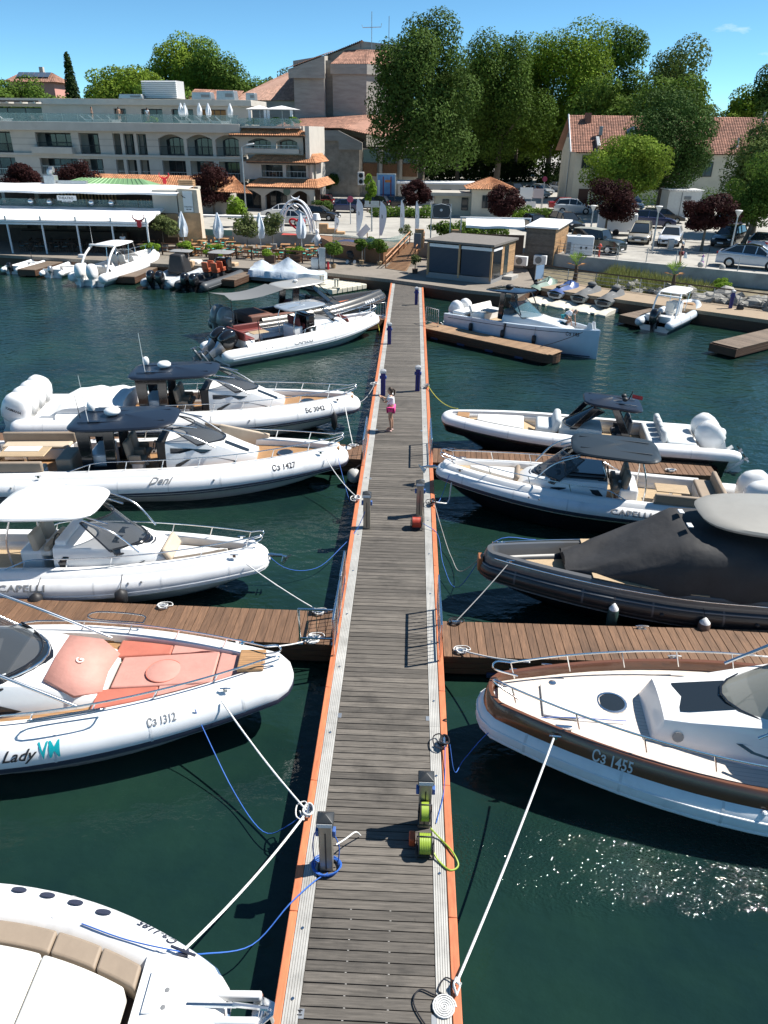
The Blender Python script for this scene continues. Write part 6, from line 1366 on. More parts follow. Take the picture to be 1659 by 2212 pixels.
tiles('tile_roof', (-6.5, -.5, 17.2), (-.5, -.7, 19.1), (-.5, 16, 21.0), (-6.5, 16, 19.2), 22, 12, TERRAR, TH)
blk('tower', [(.5, 1.5), (6.0, 1.0), (9.5, 4.5), (9.5, 16), (.5, 16)], 0, 17.7); blk('parapet', [(.2, 1.2), (6.1, .6), (9.9, 4.4), (9.9, 4.8), (6.0, 1.1), (.2, 1.6)], 16.6, 18.0)
blk('link_wall', [(-.9, 3), (.7, 3), (.7, 12), (-.9, 12)], 0, 18.6)
tiles('tile_roof', (.2, 1.2, 18.0), (6.1, .6, 18.0), (5.6, 6.5, 20.4), (2.2, 7.5, 20.4), 20, 10, TERRAR, TH); tiles('tile_roof', (6.1, .6, 18.0), (9.9, 4.5, 18.0), (9.5, 7.5, 20.4), (5.6, 6.5, 20.4), 14, 10, TERRAR, TH)
blk('fly_tower', [(-.9, 7.5), (5.2, 7.0), (12, 9), (12, 22), (-.9, 22)], 10, [19.6, 21.6, 21.2, 21.2, 19.6]); tiles('tile_roof', (-1.4, 6.8, 19.5), (5.0, 6.4, 21.7), (5.0, 20, 22.4), (-1.4, 20, 20.0), 20, 8, TERRAR, TH)
tiles('tile_roof', (-17.5, 6, 12.9), (-5.8, 4, 12.9), (-5.8, 16, 18.2), (-9.0, 16, 17.6), 44, 26, TERRAP, TH); blk('hall_wall', [(-17.2, 6.4), (-5.8, 4.4), (-5.8, 18), (-17.2, 18)], 0, 12.85)
tiles('tile_roof', (-25, 2, 12.2), (-16.2, 2, 12.2), (-15.5, 9, 14.4), (-24, 9, 14.6), 30, 10, TERRAR, TH)
# skirt roofs and stone walls below
tiles('tile_roof', (-6.8, -14, 8.9), (3.4, -16.5, 8.9), (5.9, 1, 10.9), (-6, 0, 10.2), 34, 20, TERRAR, TH); tiles('tile_roof', (3.4, -16.5, 8.9), (14, -17, 6.9), (14, 2, 10.9), (5.9, 1, 10.9), 34, 20, TERRAR, TH)
blk('stone_wall', [(-3.2, -15.5), (.6, -16), (.6, -4), (-3.2, -4)], 0, 8.8, STONEW); blk('stone_wall', [(.6, -18), (6.2, -18.5), (6.2, -4), (.6, -4)], 0, [8.4, 6.9, 7.4, 8.6], STONEW)
blk('roof_fascia', [(.3, -18.4), (3.2, -18.7), (3.2, -18.1), (.3, -17.9)], 7.3, 8.6); blk('roof_fascia', [(3.2, -18.7), (6.6, -19), (6.6, -18.4), (3.2, -18.1)], 6.2, [8.6, 7.1, 7.1, 8.6]); blk('roof_fascia', [(-3.6, -16.2), (.6, -16.6), (.6, -15.9), (-3.6, -15.6)], 7.9, 8.95)
MB().box((-4.6, -12, 4.0), (2.6, .3, 8)).build('slat_recess', DWOOD, TH)
MB().box((-1.6, -16.0, 5.6), (1.0, .5, .6)).build('window', PANE, TH); MB().box((.0, -16.2, 5.2), (.4, .5, 1.4)).build('window', PANE, TH); MB().box((-1.9, -16.0, 2.4), (.5, .5, 1.2)).build('window', PANE, TH); MB().box((-.3, -16.1, 2.6), (1.0, .5, .6)).build('window', PANE, TH)
MB().tube([(.5, -18.1, .5), (.5, -18.1, 6.6)], .1, 6).build('downpipe', BLACKM, TH)
blk('annexe_wall', [(6.2, -17.2), (14.6, -17.2), (14.6, -4), (6.2, -4)], 0, 6.4, PLASTERS)
for i in range(3):
    MB().box((7.6+i*2.9, -17.35, 5.4), (1.9, .2, 1.6)).build('window', PANE, TH); MB().box((7.6+i*2.9, -17.35, 3.6), (2.1, .2, 1.7)).build('timber_panel', M('timber_brown', (.17, .085, .04), .7, var=.3), TH); MB().box((6.3+i*2.9, -17.5, 3.2), (.4, .5, 6.4)).build('pilaster', PLASTERS, TH)
an_ = thing('antenna_mast', 'thin antenna mast with cross bar on the theatre roof', 'antenna', (-9.3, 142, 22.5)); MB().tube([(1.8, 0, 0), (1.8, 0, 5.2)], .06, 5).tube([(0.2, 0, 3.4), (.3, 0, 3.0), (3.3, 0, 3.1), (3.4, 0, 3.6)], .05, 5).build('mast', GALV, an_); MB().tube([(0, 0, -2), (0, 0, 1.2)], .06, 5).tube([(4.6, 0, -1), (4.6, 0, 4.6)], .05, 5).build('rod', TXTG, an_)
ac = thing('wall_air_conditioner', 'double fan air conditioner on the theatre stone wall', 'air conditioner', (-7.6, 115.9, 3.6)); MB().box((0, 0, .9), (.9, .5, 1.7)).build('casing', WHITEP, ac, bev=.03)
for z in (.5, 1.3): MB().lathe([(.3, 0), (.3, .02), (.05, .03)], (0, -.26, z), 12, (0, -1, 0)).build('fan', BLACKM, ac)

# restaurant with white canopies
RE = thing('restaurant', 'two storey waterfront restaurant with white canopies and dark open interior', 'building', (-20.0, 65.4, .85), 0)
px = [-22.4-3.0*i+20 for i in range(7)]
for x in px: MB().box((x, .0, 1.2), (.12, .12, 2.4)).build('post', M('post_white', (.7, .72, .74), .5), RE)
MB().box((-11.4, -.02, 2.42), (18.2, .16, .16)).build('front_beam', WHITEP, RE); MB().box((-11.4, -.1, 2.62), (18.3, .14, .16)).build('gutter', WHITEP, RE)
for x in px: MB().box((x, 2.5, 2.95), (.1, 5.2, .14), rx=.125).build('canopy_beam', WHITEP, RE); MB().box((x, -.12, 2.85), (.12, .1, .35)).build('bracket', GALV, RE)
for a, b in zip(px[1:], px):
    rings = [[(lerp(a, b, i/6), .0+5.0*j/8, 2.74+.62*j/8-.05*math.sin(PI*i/6)*(1 if j % 2 else .4)) for i in range(7)] for j in range(9)]
    MB().loft(rings, closed=False).build('canopy_fabric', WCANV, RE, smooth=40)
sc_ = MB()
for i in range(14): sc_.poly([(-2.36, i*.36, 2.72+.045*i), (-2.36, i*.36+.36, 2.765+.045*i), (-2.36, i*.36+.18, 2.52+.045*i)])
sc_.build('scalloped_valance', WCANV, RE)
MB().box((-11.5, 7.2, 1.5), (19, .3, 3.1)).build('back_wall', DWOOD, RE); MB().box((-11.5, 6.5, .55), (10, .7, 1.1)).build('bar_counter', DWOOD, RE)
for i in range(5): MB().box((-17+i*2.8, 6.95, 1.7), (1.8, .3, .9)).build('bar_shelf', M('shelf_mix', (.16, .10, .06), .6, var=.6, scale=9), RE)
MB().box((-11.6, 9.6, 2.95), (19.2, 9, .25)).build('upper_floor', DWOOD, RE)
for i in range(8): MB().box((-20+i*2.35, 5.25, 3.55), (2.3, .03, .8)).build('glass_panel', GRAIL, RE)
MB().box((-11, 11.5, 3.75), (18, .3, 1.7)).build('upper_back_wall', M('upper_wall', (.10, .075, .06), .8, var=.3), RE)
for i in range(18): MB().box((-14.6+i*.33, 11.25, 3.75), (.12, .1, 1.6)).build('bamboo_slat', M('bamboo', (.55, .38, .17), .6, rnd=.15), RE)
for x in (-15.6, -3.9, -19.4): MB().box((x, 9, 3.9), (.4, .4, 1.8)).build('column', PLASTERS, RE)
rings = [[(x, 4.2+5.8*j/6, 4.66+.28*j/6+.03*math.sin(x*1.1+j)) for x in [-20+19.2*i/20 for i in range(21)]] for j in range(7)]
MB().loft(rings, closed=False).build('upper_canopy', WCANV, RE, smooth=40); MB().loft([[(x, 4.18, z+.03*math.sin(x*1.1)) for x in [-20+19.2*i/20 for i in range(21)]] for z in (4.66, 4.5)], closed=False).build('canopy_valance', WCANV, RE, smooth=40)
MB().box((-10.5, 10.6, 4.72), (20, 1.0, .24)).build('roof_edge', PLASTERS, RE)
MB().prism([(-1.0, 5.0, 0), (.9, 5.0, 0), (.75, 5.0, 4.9), (-1.0, 5.0, 5.0)], (0, 1.2, 0)).build('end_wall', M('panel_beige', (.58, .50, .40), .8, var=.1), RE)
MB().box((-.05, 4.96, 1.55), (1.9, .05, 2.9)).build('timber_panel', WOODL, RE); MB().box((-2.2, 6.2, 3.9), (2.2, 2.4, 1.9)).build('white_corner', PLASTER, RE); MB().box((-1.75, 5.1, 1.9), (1.1, .1, 2.0)).build('timber_panel', WOODL, RE)
MB().box((-.1, 4.93, 3.95), (.85, .04, 1.7)).build('sign_panel', WHITEP, RE)
flat_text('THEATRO', .17, (-.48, 4.90, 3.45), (1, 0, 0), (0, 0, 1), TXT, RE); [MB().box((-.2+k*.26, 4.9, 3.3), (.2, .02, .1)).build('small_print', TXTG, RE) for k in range(2)]; flat_text('f', .5, (-.3, 4.90, 4.2), (0, 0, 1), (-1, 0, 0), TXT, RE, shear=.4)
sg = thing('theatro_sign', 'white hanging board reading THEATRO under the upper canopy', 'sign', (-31.7, 70.0, 4.75)); MB().box((.8, 0, .2), (1.75, .06, .42)).build('board', WHITEP, sg, bev=.02); MB().box((.8, 0, -.06), (.95, .06, .14)).build('lower_board', WHITEP, sg, bev=.02); flat_text('THEATRO', .30, (.06, -.035, .1), (1, 0, 0), (0, 0, 1), TXT, sg); [MB().box((.58+k*.42, -.035, -.06), (.34, .02, .06)).build('small_print', TXTG, sg) for k in range(2)]
for i, (x, lb) in enumerate(((-34.3, 'silver ball lamp at far left under the upper restaurant canopy'), (-32.6, 'silver ball lamp just left of the THEATRO board'), (-28.8, 'silver ball lamp right of the bamboo slats'), (-27.0, 'rightmost silver ball lamp under the upper canopy'))):
    bl = thing('ball_lamp', lb, 'lamp', (x, 70.2, 4.6), 0, 'silver ball lamps'); MB().ell((0, 0, 0), (.28, .28, .28), 12, 8).build('ball', STEEL, bl, smooth=80); MB().tube([(0, 0, .26), (0, 0, .75)], .012, 4).build('cord', BLACKM, bl)
gr = thing('green_roof', 'low green standing-seam metal roof behind the restaurant canopy', 'roof', (-30.4, 78.5, 5.35)); GRN = M('green_metal', (.20, .36, .17), .45, .2)
q = [(-5.4, -1.5, 0), (5.2, -1.5, 0), (3.4, .6, .75), (-2.9, .6, .75)]; MB().add(q+[(5.2, 2.5, 0), (-5.4, 2.5, 0)], [(0, 1, 2, 3), (1, 4, 2), (4, 5, 3, 2), (5, 0, 3)]).build('roof_sheet', GRN, gr)
for i in range(1, 18):
    x = lerp(-5.2, 5.0, i/18); x2 = lerp(-2.9, 3.4, i/18); MB().tube([(x, -1.5, .03), (x2, .6, .78)], .035, 4).build('seam', GRN, gr)
MB().box((0, .5, -1.2), (10.4, 3.8, 2.3)).build('walls_below', PLASTERS, gr)
vt = thing('kitchen_vent', 'silver kitchen exhaust with curved cowl on the restaurant roof', 'duct', (-34.4, 75.2, 5.5)); MB().box((0, 0, .45), (1.0, .9, 1.1)).build('box', GALV, vt, bev=.03); MB().tube([(0, 0, 1.0), (0, 0, 1.3), (.15, 0, 1.5), (.4, 0, 1.5)], .28, 10).build('cowl', GALV, vt, smooth=50); MB().box((1.9, .2, .35), (2.9, .5, .4)).build('long_duct', GALV, vt)
def bull(label, loc, s=1., mat=M('bull_red', (.45, .01, .02), .4), horn=M('horn_dark', (.12, .01, .015), .4)):
    t = thing('bull_head_sign', label, 'sign', loc, 0, 'red bull head signs', s); MB().prism([(-.14, 0, 0), (.14, 0, 0), (.2, 0, .18), (.17, 0, .45), (.34, 0, .5), (.3, 0, .62), (.16, 0, .62), (-.16, 0, .62), (-.3, 0, .62), (-.34, 0, .5), (-.17, 0, .45), (-.2, 0, .18)], (0, -.12, 0)).build('head', mat, t, bev=.02)
    for sg_ in (1, -1): MB().tube(spline([(sg_*.14, -.06, .58), (sg_*.38, -.06, .66), (sg_*.52, -.06, .86), (sg_*.46, -.06, 1.08)], 5), [.07]*5+[.06]*5+[.035]*5+[.01], 6).build('horn', horn if s > .9 else mat, t, smooth=60)
    return t
bull('red bull head with dark horns on the front edge of the lower white canopy', (-22.95, 65.2, 3.15), .95)
bull('bright red bull head above the restaurant roof', (-23.6, 75.5, 5.9), .9, mat=M('bull_red_bright', (.7, .01, .02), .4))
bx_ = thing('roof_crates', 'brown slatted box beside the roof bull head', 'box', (-21.6, 75.8, 5.3)); [MB().box((0, 0, .1+i*.16), (1.4, 1.0, .12)).build('slat', WOODL, bx_) for i in range(6)]

# long house with red roof on the right
HS = thing('red_roof_house', 'long cream house with red tiled roof behind the right-hand trees', 'house', (22, 112, 2.0))
MB().box((15, 5.5, 3.15), (30, 11, 6.3)).build('wall', M('wall_cream', (.60, .55, .44), .85, var=.12, scale=.8), HS)
MB().poly([(-.01, 0, 6.3), (-.01, 11, 6.3), (-.01, 5.5, 10.4)]).build('gable', MATS['wall_cream'], HS)
tiles('tile_roof', (-.9, -.7, 6.4), (31, -.7, 6.4), (31, 5.6, 10.9), (-.6, 5.6, 10.9), 95, 24, TERRAB, HS, .06)
tiles('tile_roof', (31, 11.7, 6.4), (-.9, 11.7, 6.4), (-.6, 5.6, 10.9), (31, 5.6, 10.9), 60, 12, TERRAR, HS, .06)
MB().tube([(-.92, -.72, 6.45), (-.62, 5.6, 11.0)], .1, 4).build('verge', WHITEP, HS)
win(HS, .9, 2.3, 4.4, 6.0, -.03, 2); MB().box((1.6, -.04, .9), (1.3, .06, 1.9)).build('door', M('door_brown', (.05, .02, .015), .6), HS); win(HS, 22, 24, 3.6, 5.4, -.03, 2); win(HS, 17, 18.6, 3.6, 5.4, -.03, 2)
for x, y, z, h in ((1.9, 4.6, 9.9, 1.3), (18.5, 4.2, 9.6, 1.2)): MB().box((x, y, z+h/2), (.8, .8, h)).build('chimney', M('brick_brown', (.22, .11, .08), .9, var=.3), HS)
dm = MB(); dm.box((2.6, -.7, 5.4), (.35, .3, 2.6)); dm.box((2.8, .5, 7.6), (.45, 1.9, .5), rx=.62); dm.box((3.3, 1.9, 9.0), (.45, .5, 1.1)); dm.build('metal_flue', GALV, HS, bev=.03)
MB().loft([[(7.0, 1.6, 8.2), (8.4, 1.6, 8.2), (8.4, 2.9, 9.2), (7.0, 2.9, 9.2)], [(7.9, 2.2, 9.7), (8.1, 2.2, 9.7), (8.1, 2.5, 9.7), (7.9, 2.5, 9.7)]]).build('roof_light', GALV, HS)
MB().tube([(25.5, 3.8, 9.3), (25.6, 3.8, 11.6)], .18, 6).build('flue_pipe', GALV, HS); MB().tube([(21.5, .5, 7.0), (21.5, .5, 8.4)], .15, 6).build('flue_pipe', GALV, HS)
for i in range(7): MB().box((3.35, -.55, 1.4+i*.6), (.5, .04, .05)).build('ladder_rung', GALV, HS)
# gate house with hip roof
GH = thing('gate_house', 'small cream hut with hipped orange tile roof and barred window', 'hut', (8.7, 92, 2.0)); MB().box((0, 0, 1.5), (4.2, 4, 3.0)).build('wall', MATS['wall_cream'], GH)
for a, b in (((-2.8, -2.7), (2.8, -2.7)), ((2.8, -2.7), (2.8, 2.7)), ((-2.8, 2.7), (-2.8, -2.7))): tiles('tile_roof', (*a, 3.0), (*b, 3.0), (.05, .05, 4.1), (-.05, -.05, 4.1), 18, 10, TERRA, GH)
win(GH, -.9, .3, 1.0, 2.3, -2.03, 4); MB().tube([(1.2, -2.1, 0), (1.2, -2.1, 2.9)], .07, 6).build('downpipe', M('pipe_brown', (.2, .09, .05), .5), GH)
FB = thing('flat_annexe', 'low flat-roofed cream annexe left of the gate house', 'hut', (4.6, 93.5, 2.0)); MB().box((0, 0, 1.1), (4.2, 3.4, 2.2)).build('wall', MATS['wall_cream'], FB); MB().box((-.2, -.3, 2.3), (4.8, 4.2, .35)).build('roof_slab', PLASTERS, FB); win(FB, -1.2, -.5, .9, 1.7, -1.73, 1); win(FB, 1.0, 1.7, .6, 1.9, -1.73, 1)
WB = thing('white_kiosk_building', 'long low white kiosk behind the central plum tree', 'hut', (3.0, 106, 2.0)); MB().box((0, 0, 1.3), (10, 4, 2.6)).build('wall', PLASTER, WB); MB().box((0, 0, 2.7), (10.4, 4.4, .2)).build('roof', WHITEP, WB)
for i in range(4): MB().box((-3.6+i*2.4, -2.02, 1.5), (1.4, .05, 1.0)).build('window', PANE, WB)
CN = thing('white_container', 'white metal cabin between the right-hand trees', 'cabin', (31.8, 96, 2.0)); MB().box((0, 0, 1.45), (3.8, 3, 2.7)).build('walls', M('cabin_white', (.62, .63, .62), .6, var=.1), CN)
for i in range(14): MB().box((-1.95+i*.3, 0, 2.92), (.2, 3.5, .08)).build('roof_rib', WHITEP, CN)
MB().box((.3, -1.52, 2.1), (.8, .05, .35)).build('vent_window', TXTG, CN); MB().box((.9, -1.7, .9), (.7, .3, .55)).build('air_conditioner', WHITEP, CN, bev=.02); MB().box((-.4, -1.52, 1.4), (.06, .05, 2.6)).build('seam', TXTG, CN)
# wooden kiosk with louvres
K = thing('wooden_kiosk', 'flat-roofed wooden kiosk with two big grey louvred shutters', 'kiosk', (1.15, 57.5, .85), rad(-27)); kw, kd, kh = 5.2, 4.6, 2.55
MB().box((kw/2, kd/2, kh+.08), (kw+.3, kd+.4, .16)).build('roof', M('roof_felt', (.17, .155, .14), .85, var=.2), K, bev=.01); MB().box((kw/2, kd/2, .2), (kw, kd, .4)).build('plinth', M('plinth_grey', (.25, .25, .25), .8), K); MB().box((kw/2, kd-.1, 1.4), (kw, .2, 2.3)).build('back_wall', WOODL, K); MB().box((.1, kd/2, 1.4), (.2, kd, 2.3)).build('side_wall', WOODL, K)
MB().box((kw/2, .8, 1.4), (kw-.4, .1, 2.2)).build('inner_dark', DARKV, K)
for x in (.08, kw/2, kw-.08): MB().box((x, .05, 1.4), (.14, .14, 2.4)).build('post', WOODL, K)
LOUV = M('louvre_grey', (.10, .13, .17), .45, .4)
for k in range(2):
    xa = .18+k*(kw/2-.02); MB().box((xa+1.2, .02, 2.35), (2.35, .12, .22)).build('shutter_box', WHITEP, K); src = None
    for i in range(22):
        if src is None: src = MB().box((0, 0, 0), (2.35, .06, .075), rx=.5).build('louvre', LOUV, K, loc=(xa+1.2, .04, .5))
        else: inst(src, 'louvre', K, (xa+1.2, .04, .5+i*.08))
MB().box((kw+.01, .95, 1.4), (.03, 1.6, 2.2)).build('side_glass', TINT, K); MB().box((kw+.0, .95, 2.3), (.1, 1.7, .16)).build('glass_header', WHITEP, K)
for i in range(15): MB().box((kw, 3.15, .45+i*.15), (.06, 2.7, .14)).build('cladding_board', WOODL, K)
MB().box((kw+.04, 2.7, 1.35), (.03, .8, 2.0)).build('door', PANE, K); MB().box((kw+.4, 3.0, .12), (.7, 1.4, .24)).build('step', CONC, K)
# second shed
S2 = thing('wooden_shed', 'tall wooden shed with white sloping roof behind the kiosk', 'shed', (9.05, 62.4, .9), rad(-24)); MB().box((1.2, 2.0, 1.5), (2.3, 4.0, 3.0)).build('core', DWOOD, S2)
for i in range(20):
    MB().box((1.2, -.02, .08+i*.155), (2.36, .04, .145)).build('cladding_board', M('cladding_shaded', (.16, .13, .105), .75, var=.3, rnd=.2), S2); MB().box((2.38, 2.0, .08+i*.155), (.04, 4.1, .145)).build('cladding_board', WOODL, S2)  # front boards greyer than the side: their shade is put into the colour
MB().box((1.25, 2.05, 3.25), (2.7, 4.5, .12), rx=.05).build('roof', WHITEP, S2); MB().box((2.42, 2.1, 1.1), (.03, .9, 2.0)).build('door', WOODL, S2)
for x, y, lb in ((8.6, 60.6, 'air conditioner unit between kiosk and wooden shed'), (10.2, 61.3, 'air conditioner unit on the front of the wooden shed')):
    a_ = thing('air_conditioner', lb, 'air conditioner', (x, y, 1.35), rad(-24)); MB().box((0, 0, .35), (1.0, .38, .7)).build('casing', WHITEP, a_, bev=.03); MB().lathe([(.26, 0), (.26, .02), (.05, .03)], (-.1, -.2, .35), 14, (0, -1, 0)).build('fan_grille', TXTG, a_)
# brown screen wall, awning and dark sign
SW = thing('brown_screen', 'dark brown panel screen behind the wooden kiosk', 'fence', (3.5, 62.5, 2.0), rad(-6)); [MB().box((.68+i*1.35, 0, .72), (1.32, .08, 1.44)).build('panel', DWOOD, SW) for i in range(4)]
AW = thing('white_awning', 'white fabric awning on a white frame behind the brown screen', 'awning', (4.0, 64.8, 2.0), rad(-3))
for x in (0, 5.6): MB().box((x, 0, 1.2), (.1, .1, 2.4)).build('post', WHITEP, AW)
MB().box((2.8, 0, 2.42), (5.8, .1, .1)).build('beam', WHITEP, AW); MB().loft([[(x, -.1-j*.45, 2.35-.14*j+.03*math.sin(x*2.5)*(j > 1)) for x in [.4+4.7*i/16 for i in range(17)]] for j in range(4)], closed=False).build('fabric', WCANV, AW, smooth=40); MB().loft([[(x, -1.45, z+.03*math.sin(x*2.5)) for x in [.4+4.7*i/16 for i in range(17)]] for z in (1.93, 1.75)], closed=False).build('valance', WCANV, AW)
SG = thing('dark_sign_board', 'dark board with pale rounded frame on two grey posts', 'sign', (1.5, 63.5, 2.0), rad(-4))
for x in (0, 1.55): MB().box((x, .08, 1.75), (.09, .09, 3.5)).build('post', GALV, SG)
MB().box((.78, 0, 2.95), (1.45, .08, 1.15)).build('board', M('board_dark', (.05, .055, .06), .5), SG, bev=.03)
MB().tube(spline([(.15, -.05, 2.5), (.15, -.05, 3.4), (1.41, -.05, 3.4), (1.41, -.05, 2.5), (.15, -.05, 2.5)], 2), .02, 5).build('border', TXTW, SG); MB().ell((.78, -.05, 3.05), (.12, .02, .1), 8, 5).build('emblem', TXTW, SG)
for lb, x in (('brown and grey information pillar left of the dark sign board', .6), ('brown and grey information pillar right of the dark sign board', 3.6)):
    pn = thing('info_pillar', lb, 'sign', (x, 64.2, 2.0)); MB().box((0, .1, .75), (.75, .3, 1.5)).build('timber_back', WOODL, pn, bev=.03); MB().box((-.15, -.1, .6), (.6, .1, 1.2)).build('panel', M('board_slate', (.12, .14, .16), .5), pn, bev=.03)
# ------------------------------------------------------------------ trees
import numpy as np
rng = np.random.default_rng(11)
BARK = M('bark', (.17, .14, .105), .9, var=.35, scale=3, bump=.4, bscale=6)
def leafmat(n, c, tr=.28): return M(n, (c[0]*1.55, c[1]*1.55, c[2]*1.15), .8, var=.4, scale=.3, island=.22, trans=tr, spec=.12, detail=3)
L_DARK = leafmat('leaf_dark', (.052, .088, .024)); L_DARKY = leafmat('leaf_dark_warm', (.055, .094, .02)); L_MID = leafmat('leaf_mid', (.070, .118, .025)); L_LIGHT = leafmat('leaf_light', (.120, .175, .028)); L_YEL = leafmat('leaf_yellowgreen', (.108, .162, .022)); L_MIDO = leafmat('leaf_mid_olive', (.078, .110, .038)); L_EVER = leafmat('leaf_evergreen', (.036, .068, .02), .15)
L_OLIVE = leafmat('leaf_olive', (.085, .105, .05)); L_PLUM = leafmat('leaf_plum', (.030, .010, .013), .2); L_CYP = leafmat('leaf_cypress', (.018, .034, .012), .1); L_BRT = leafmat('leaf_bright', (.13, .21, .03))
def crown(name, blobs, n, leaf, mat, parent, up=.25):
    B = np.array(blobs, float); wgt = (B[:, 3]*B[:, 4]*B[:, 5])**(2/3); k = rng.choice(len(B), n, p=wgt/wgt.sum())
    d = rng.normal(size=(n, 3)); d /= np.linalg.norm(d, axis=1)[:, None]; d[:, 2] += up*.4; rr = np.where(rng.uniform(size=n) < .82, rng.uniform(.80, 1.06, n), rng.uniform(.3, .8, n))
    c = B[k, :3]+d*B[k, 3:6]*rr[:, None]
    nr = d+rng.normal(size=(n, 3))*.48; nr[:, 2] += .15; nr /= np.linalg.norm(nr, axis=1)[:, None]
    a = np.cross(nr, rng.normal(size=(n, 3))); a /= np.linalg.norm(a, axis=1)[:, None]; b = np.cross(nr, a)
    s = leaf*rng.uniform(.55, 1.3, n)[:, None]
    v = np.stack([c-a*s*.5, c+b*s*.36, c+a*s*.6, c-b*s*.36], 1).reshape(-1, 3)
    me = bpy.data.meshes.new(name); me.vertices.add(4*n); me.vertices.foreach_set('co', v.ravel()); me.loops.add(4*n); me.loops.foreach_set('vertex_index', np.arange(4*n, dtype=np.int32)); me.polygons.add(n); me.polygons.foreach_set('loop_start', np.arange(0, 4*n, 4, dtype=np.int32)); me.update(calc_edges=True); me.materials.append(mat)
    o = bpy.data.objects.new(name, me); COL.objects.link(o); o.parent = parent; return o
def clumps(c, r, n, f=.42, flat=0.):
    out = []
    for i in range(n):
        d = rng.normal(size=3); d /= np.linalg.norm(d); q = rng.uniform(.42, .86); k = f*rng.uniform(.6, 1.25); out.append((c[0]+d[0]*r[0]*q, c[1]+d[1]*r[1]*q, c[2]+d[2]*r[2]*q, r[0]*k, r[1]*k, r[2]*k*.85))
    return out
def tree(label, base, cen, r, n, leaf, mat, tr=.35, nb=18, name='tree', group=None, limbs=5, f=.42, cat='tree', extra=None):
    """cen is the crown centre relative to the base"""
    t = thing(name, label, cat, base, 0, group); bl = clumps(cen, r, nb, f)+(extra or [])
    crown('crown', bl, n, leaf, mat, t); m_ = MB(); top = Vector(cen); mid = Vector((top.x*.35, top.y*.35, top.z*.5))
    m_.tube([(0, 0, -.1), (0, 0, .25), mid, top*.9], [tr*1.25, tr, tr*.72, tr*.25], 8)
    for q in bl[:limbs]: m_.tube([mid+(top-mid)*.1, mid.lerp(Vector(q[:3]), .55)+Vector((0, 0, .2*tr)), Vector(q[:3])], [tr*.5, tr*.32, tr*.1], 6)
    m_.build('trunk', BARK, t, smooth=60); return t
GB = 'tall plane trees behind the car park'
tree('tallest dark green plane tree beside the concrete theatre', (1.0, 111, 2), (.1, 0, 13.0), (6.9, 6, 9.6), 46000, .33, L_DARK, .5, 38, 'plane_tree', GB, 9, .36, extra=[(4.6, -2, 6.3, 2.9, 2.5, 2.6), (-4.6, -2, 7.4, 2.8, 2.5, 3), (1, -3, 5.4, 3, 2.5, 2.2), (-5.2, -1, 11.5, 2.4, 2.4, 3), (-4.2, 0, 16, 2.6, 2.4, 3), (5.2, 0, 12.5, 2.6, 2.4, 3)])
tree('second dark plane tree with a pointed top, right of the tallest', (15, 147, 2), (.6, 0, 13.6), (7.4, 6.5, 11.4), 36000, .40, L_DARKY, .6, 34, 'plane_tree', GB, 7, .36)
tree('broad yellow-green plane tree in the middle of the row', (25.5, 157, 2), (.8, 0, 13.6), (10.8, 7, 11.6), 44000, .40, L_YEL, .55, 36, 'plane_tree', GB, 7, .36)
tree('dark rounded plane tree behind the yellow-green one', (36.5, 164, 2), (0, 0, 15.0), (9.6, 6.5, 11.8), 34000, .44, L_MID, .55, 30, 'plane_tree', GB, 6, .36)
tree('silvery green plane tree above the red roofed house', (47, 153, 2), (.4, 0, 12.2), (8.6, 6, 9.8), 30000, .40, L_MIDO, .5, 28, 'plane_tree', GB, 6, .36)
tree('yellowish low tree at the right edge behind the red roofed house', (58.5, 152, 2), (.4, 0, 9.4), (7, 6, 7.0), 18000, .42, L_YEL, .5, 20, 'plane_tree', GB, 5, .38)
tree('dark tree top at the right edge of the picture', (64, 150, 2), (-1, 0, 12.5), (4.4, 4, 7.5), 12000, .42, L_DARK, .5, 12, 'plane_tree', GB)
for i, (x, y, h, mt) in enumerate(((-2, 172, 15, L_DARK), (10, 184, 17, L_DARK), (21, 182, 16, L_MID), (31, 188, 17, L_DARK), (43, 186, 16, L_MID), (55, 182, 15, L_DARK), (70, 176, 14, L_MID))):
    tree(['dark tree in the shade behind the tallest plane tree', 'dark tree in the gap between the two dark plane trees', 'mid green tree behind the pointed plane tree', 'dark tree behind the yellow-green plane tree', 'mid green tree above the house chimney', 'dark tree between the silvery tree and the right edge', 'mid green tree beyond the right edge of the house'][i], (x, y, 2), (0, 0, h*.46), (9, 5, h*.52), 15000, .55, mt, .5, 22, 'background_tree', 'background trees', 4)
tree('dense dark evergreen tree in front of the red roofed house', (30.6, 100, 2), (0, 0, 7.3), (6.2, 5.2, 5.6), 34000, .26, L_EVER, .45, 40, 'evergreen_tree', None, 6, .36)
tree('bright green rounded tree in front of the house corner', (23.3, 91, 2), (0, 0, 5.2), (4.6, 4.2, 3.6), 26000, .23, L_LIGHT, .32, 40, 'rounded_tree', None, 6, .36)
tree('olive green tree at the right edge above the parked cars', (33.4, 78, 2), (-.2, 0, 6.2), (4.8, 3.8, 5.2), 28000, .22, L_MIDO, .3, 26, 'parking_tree')
tree('green tree with forked trunk beside the black car on the right', (28.3, 67.4, 2), (1.4, .6, 4.6), (3.4, 3.0, 2.8), 20000, .19, L_MID, .2, 26, 'parking_tree')
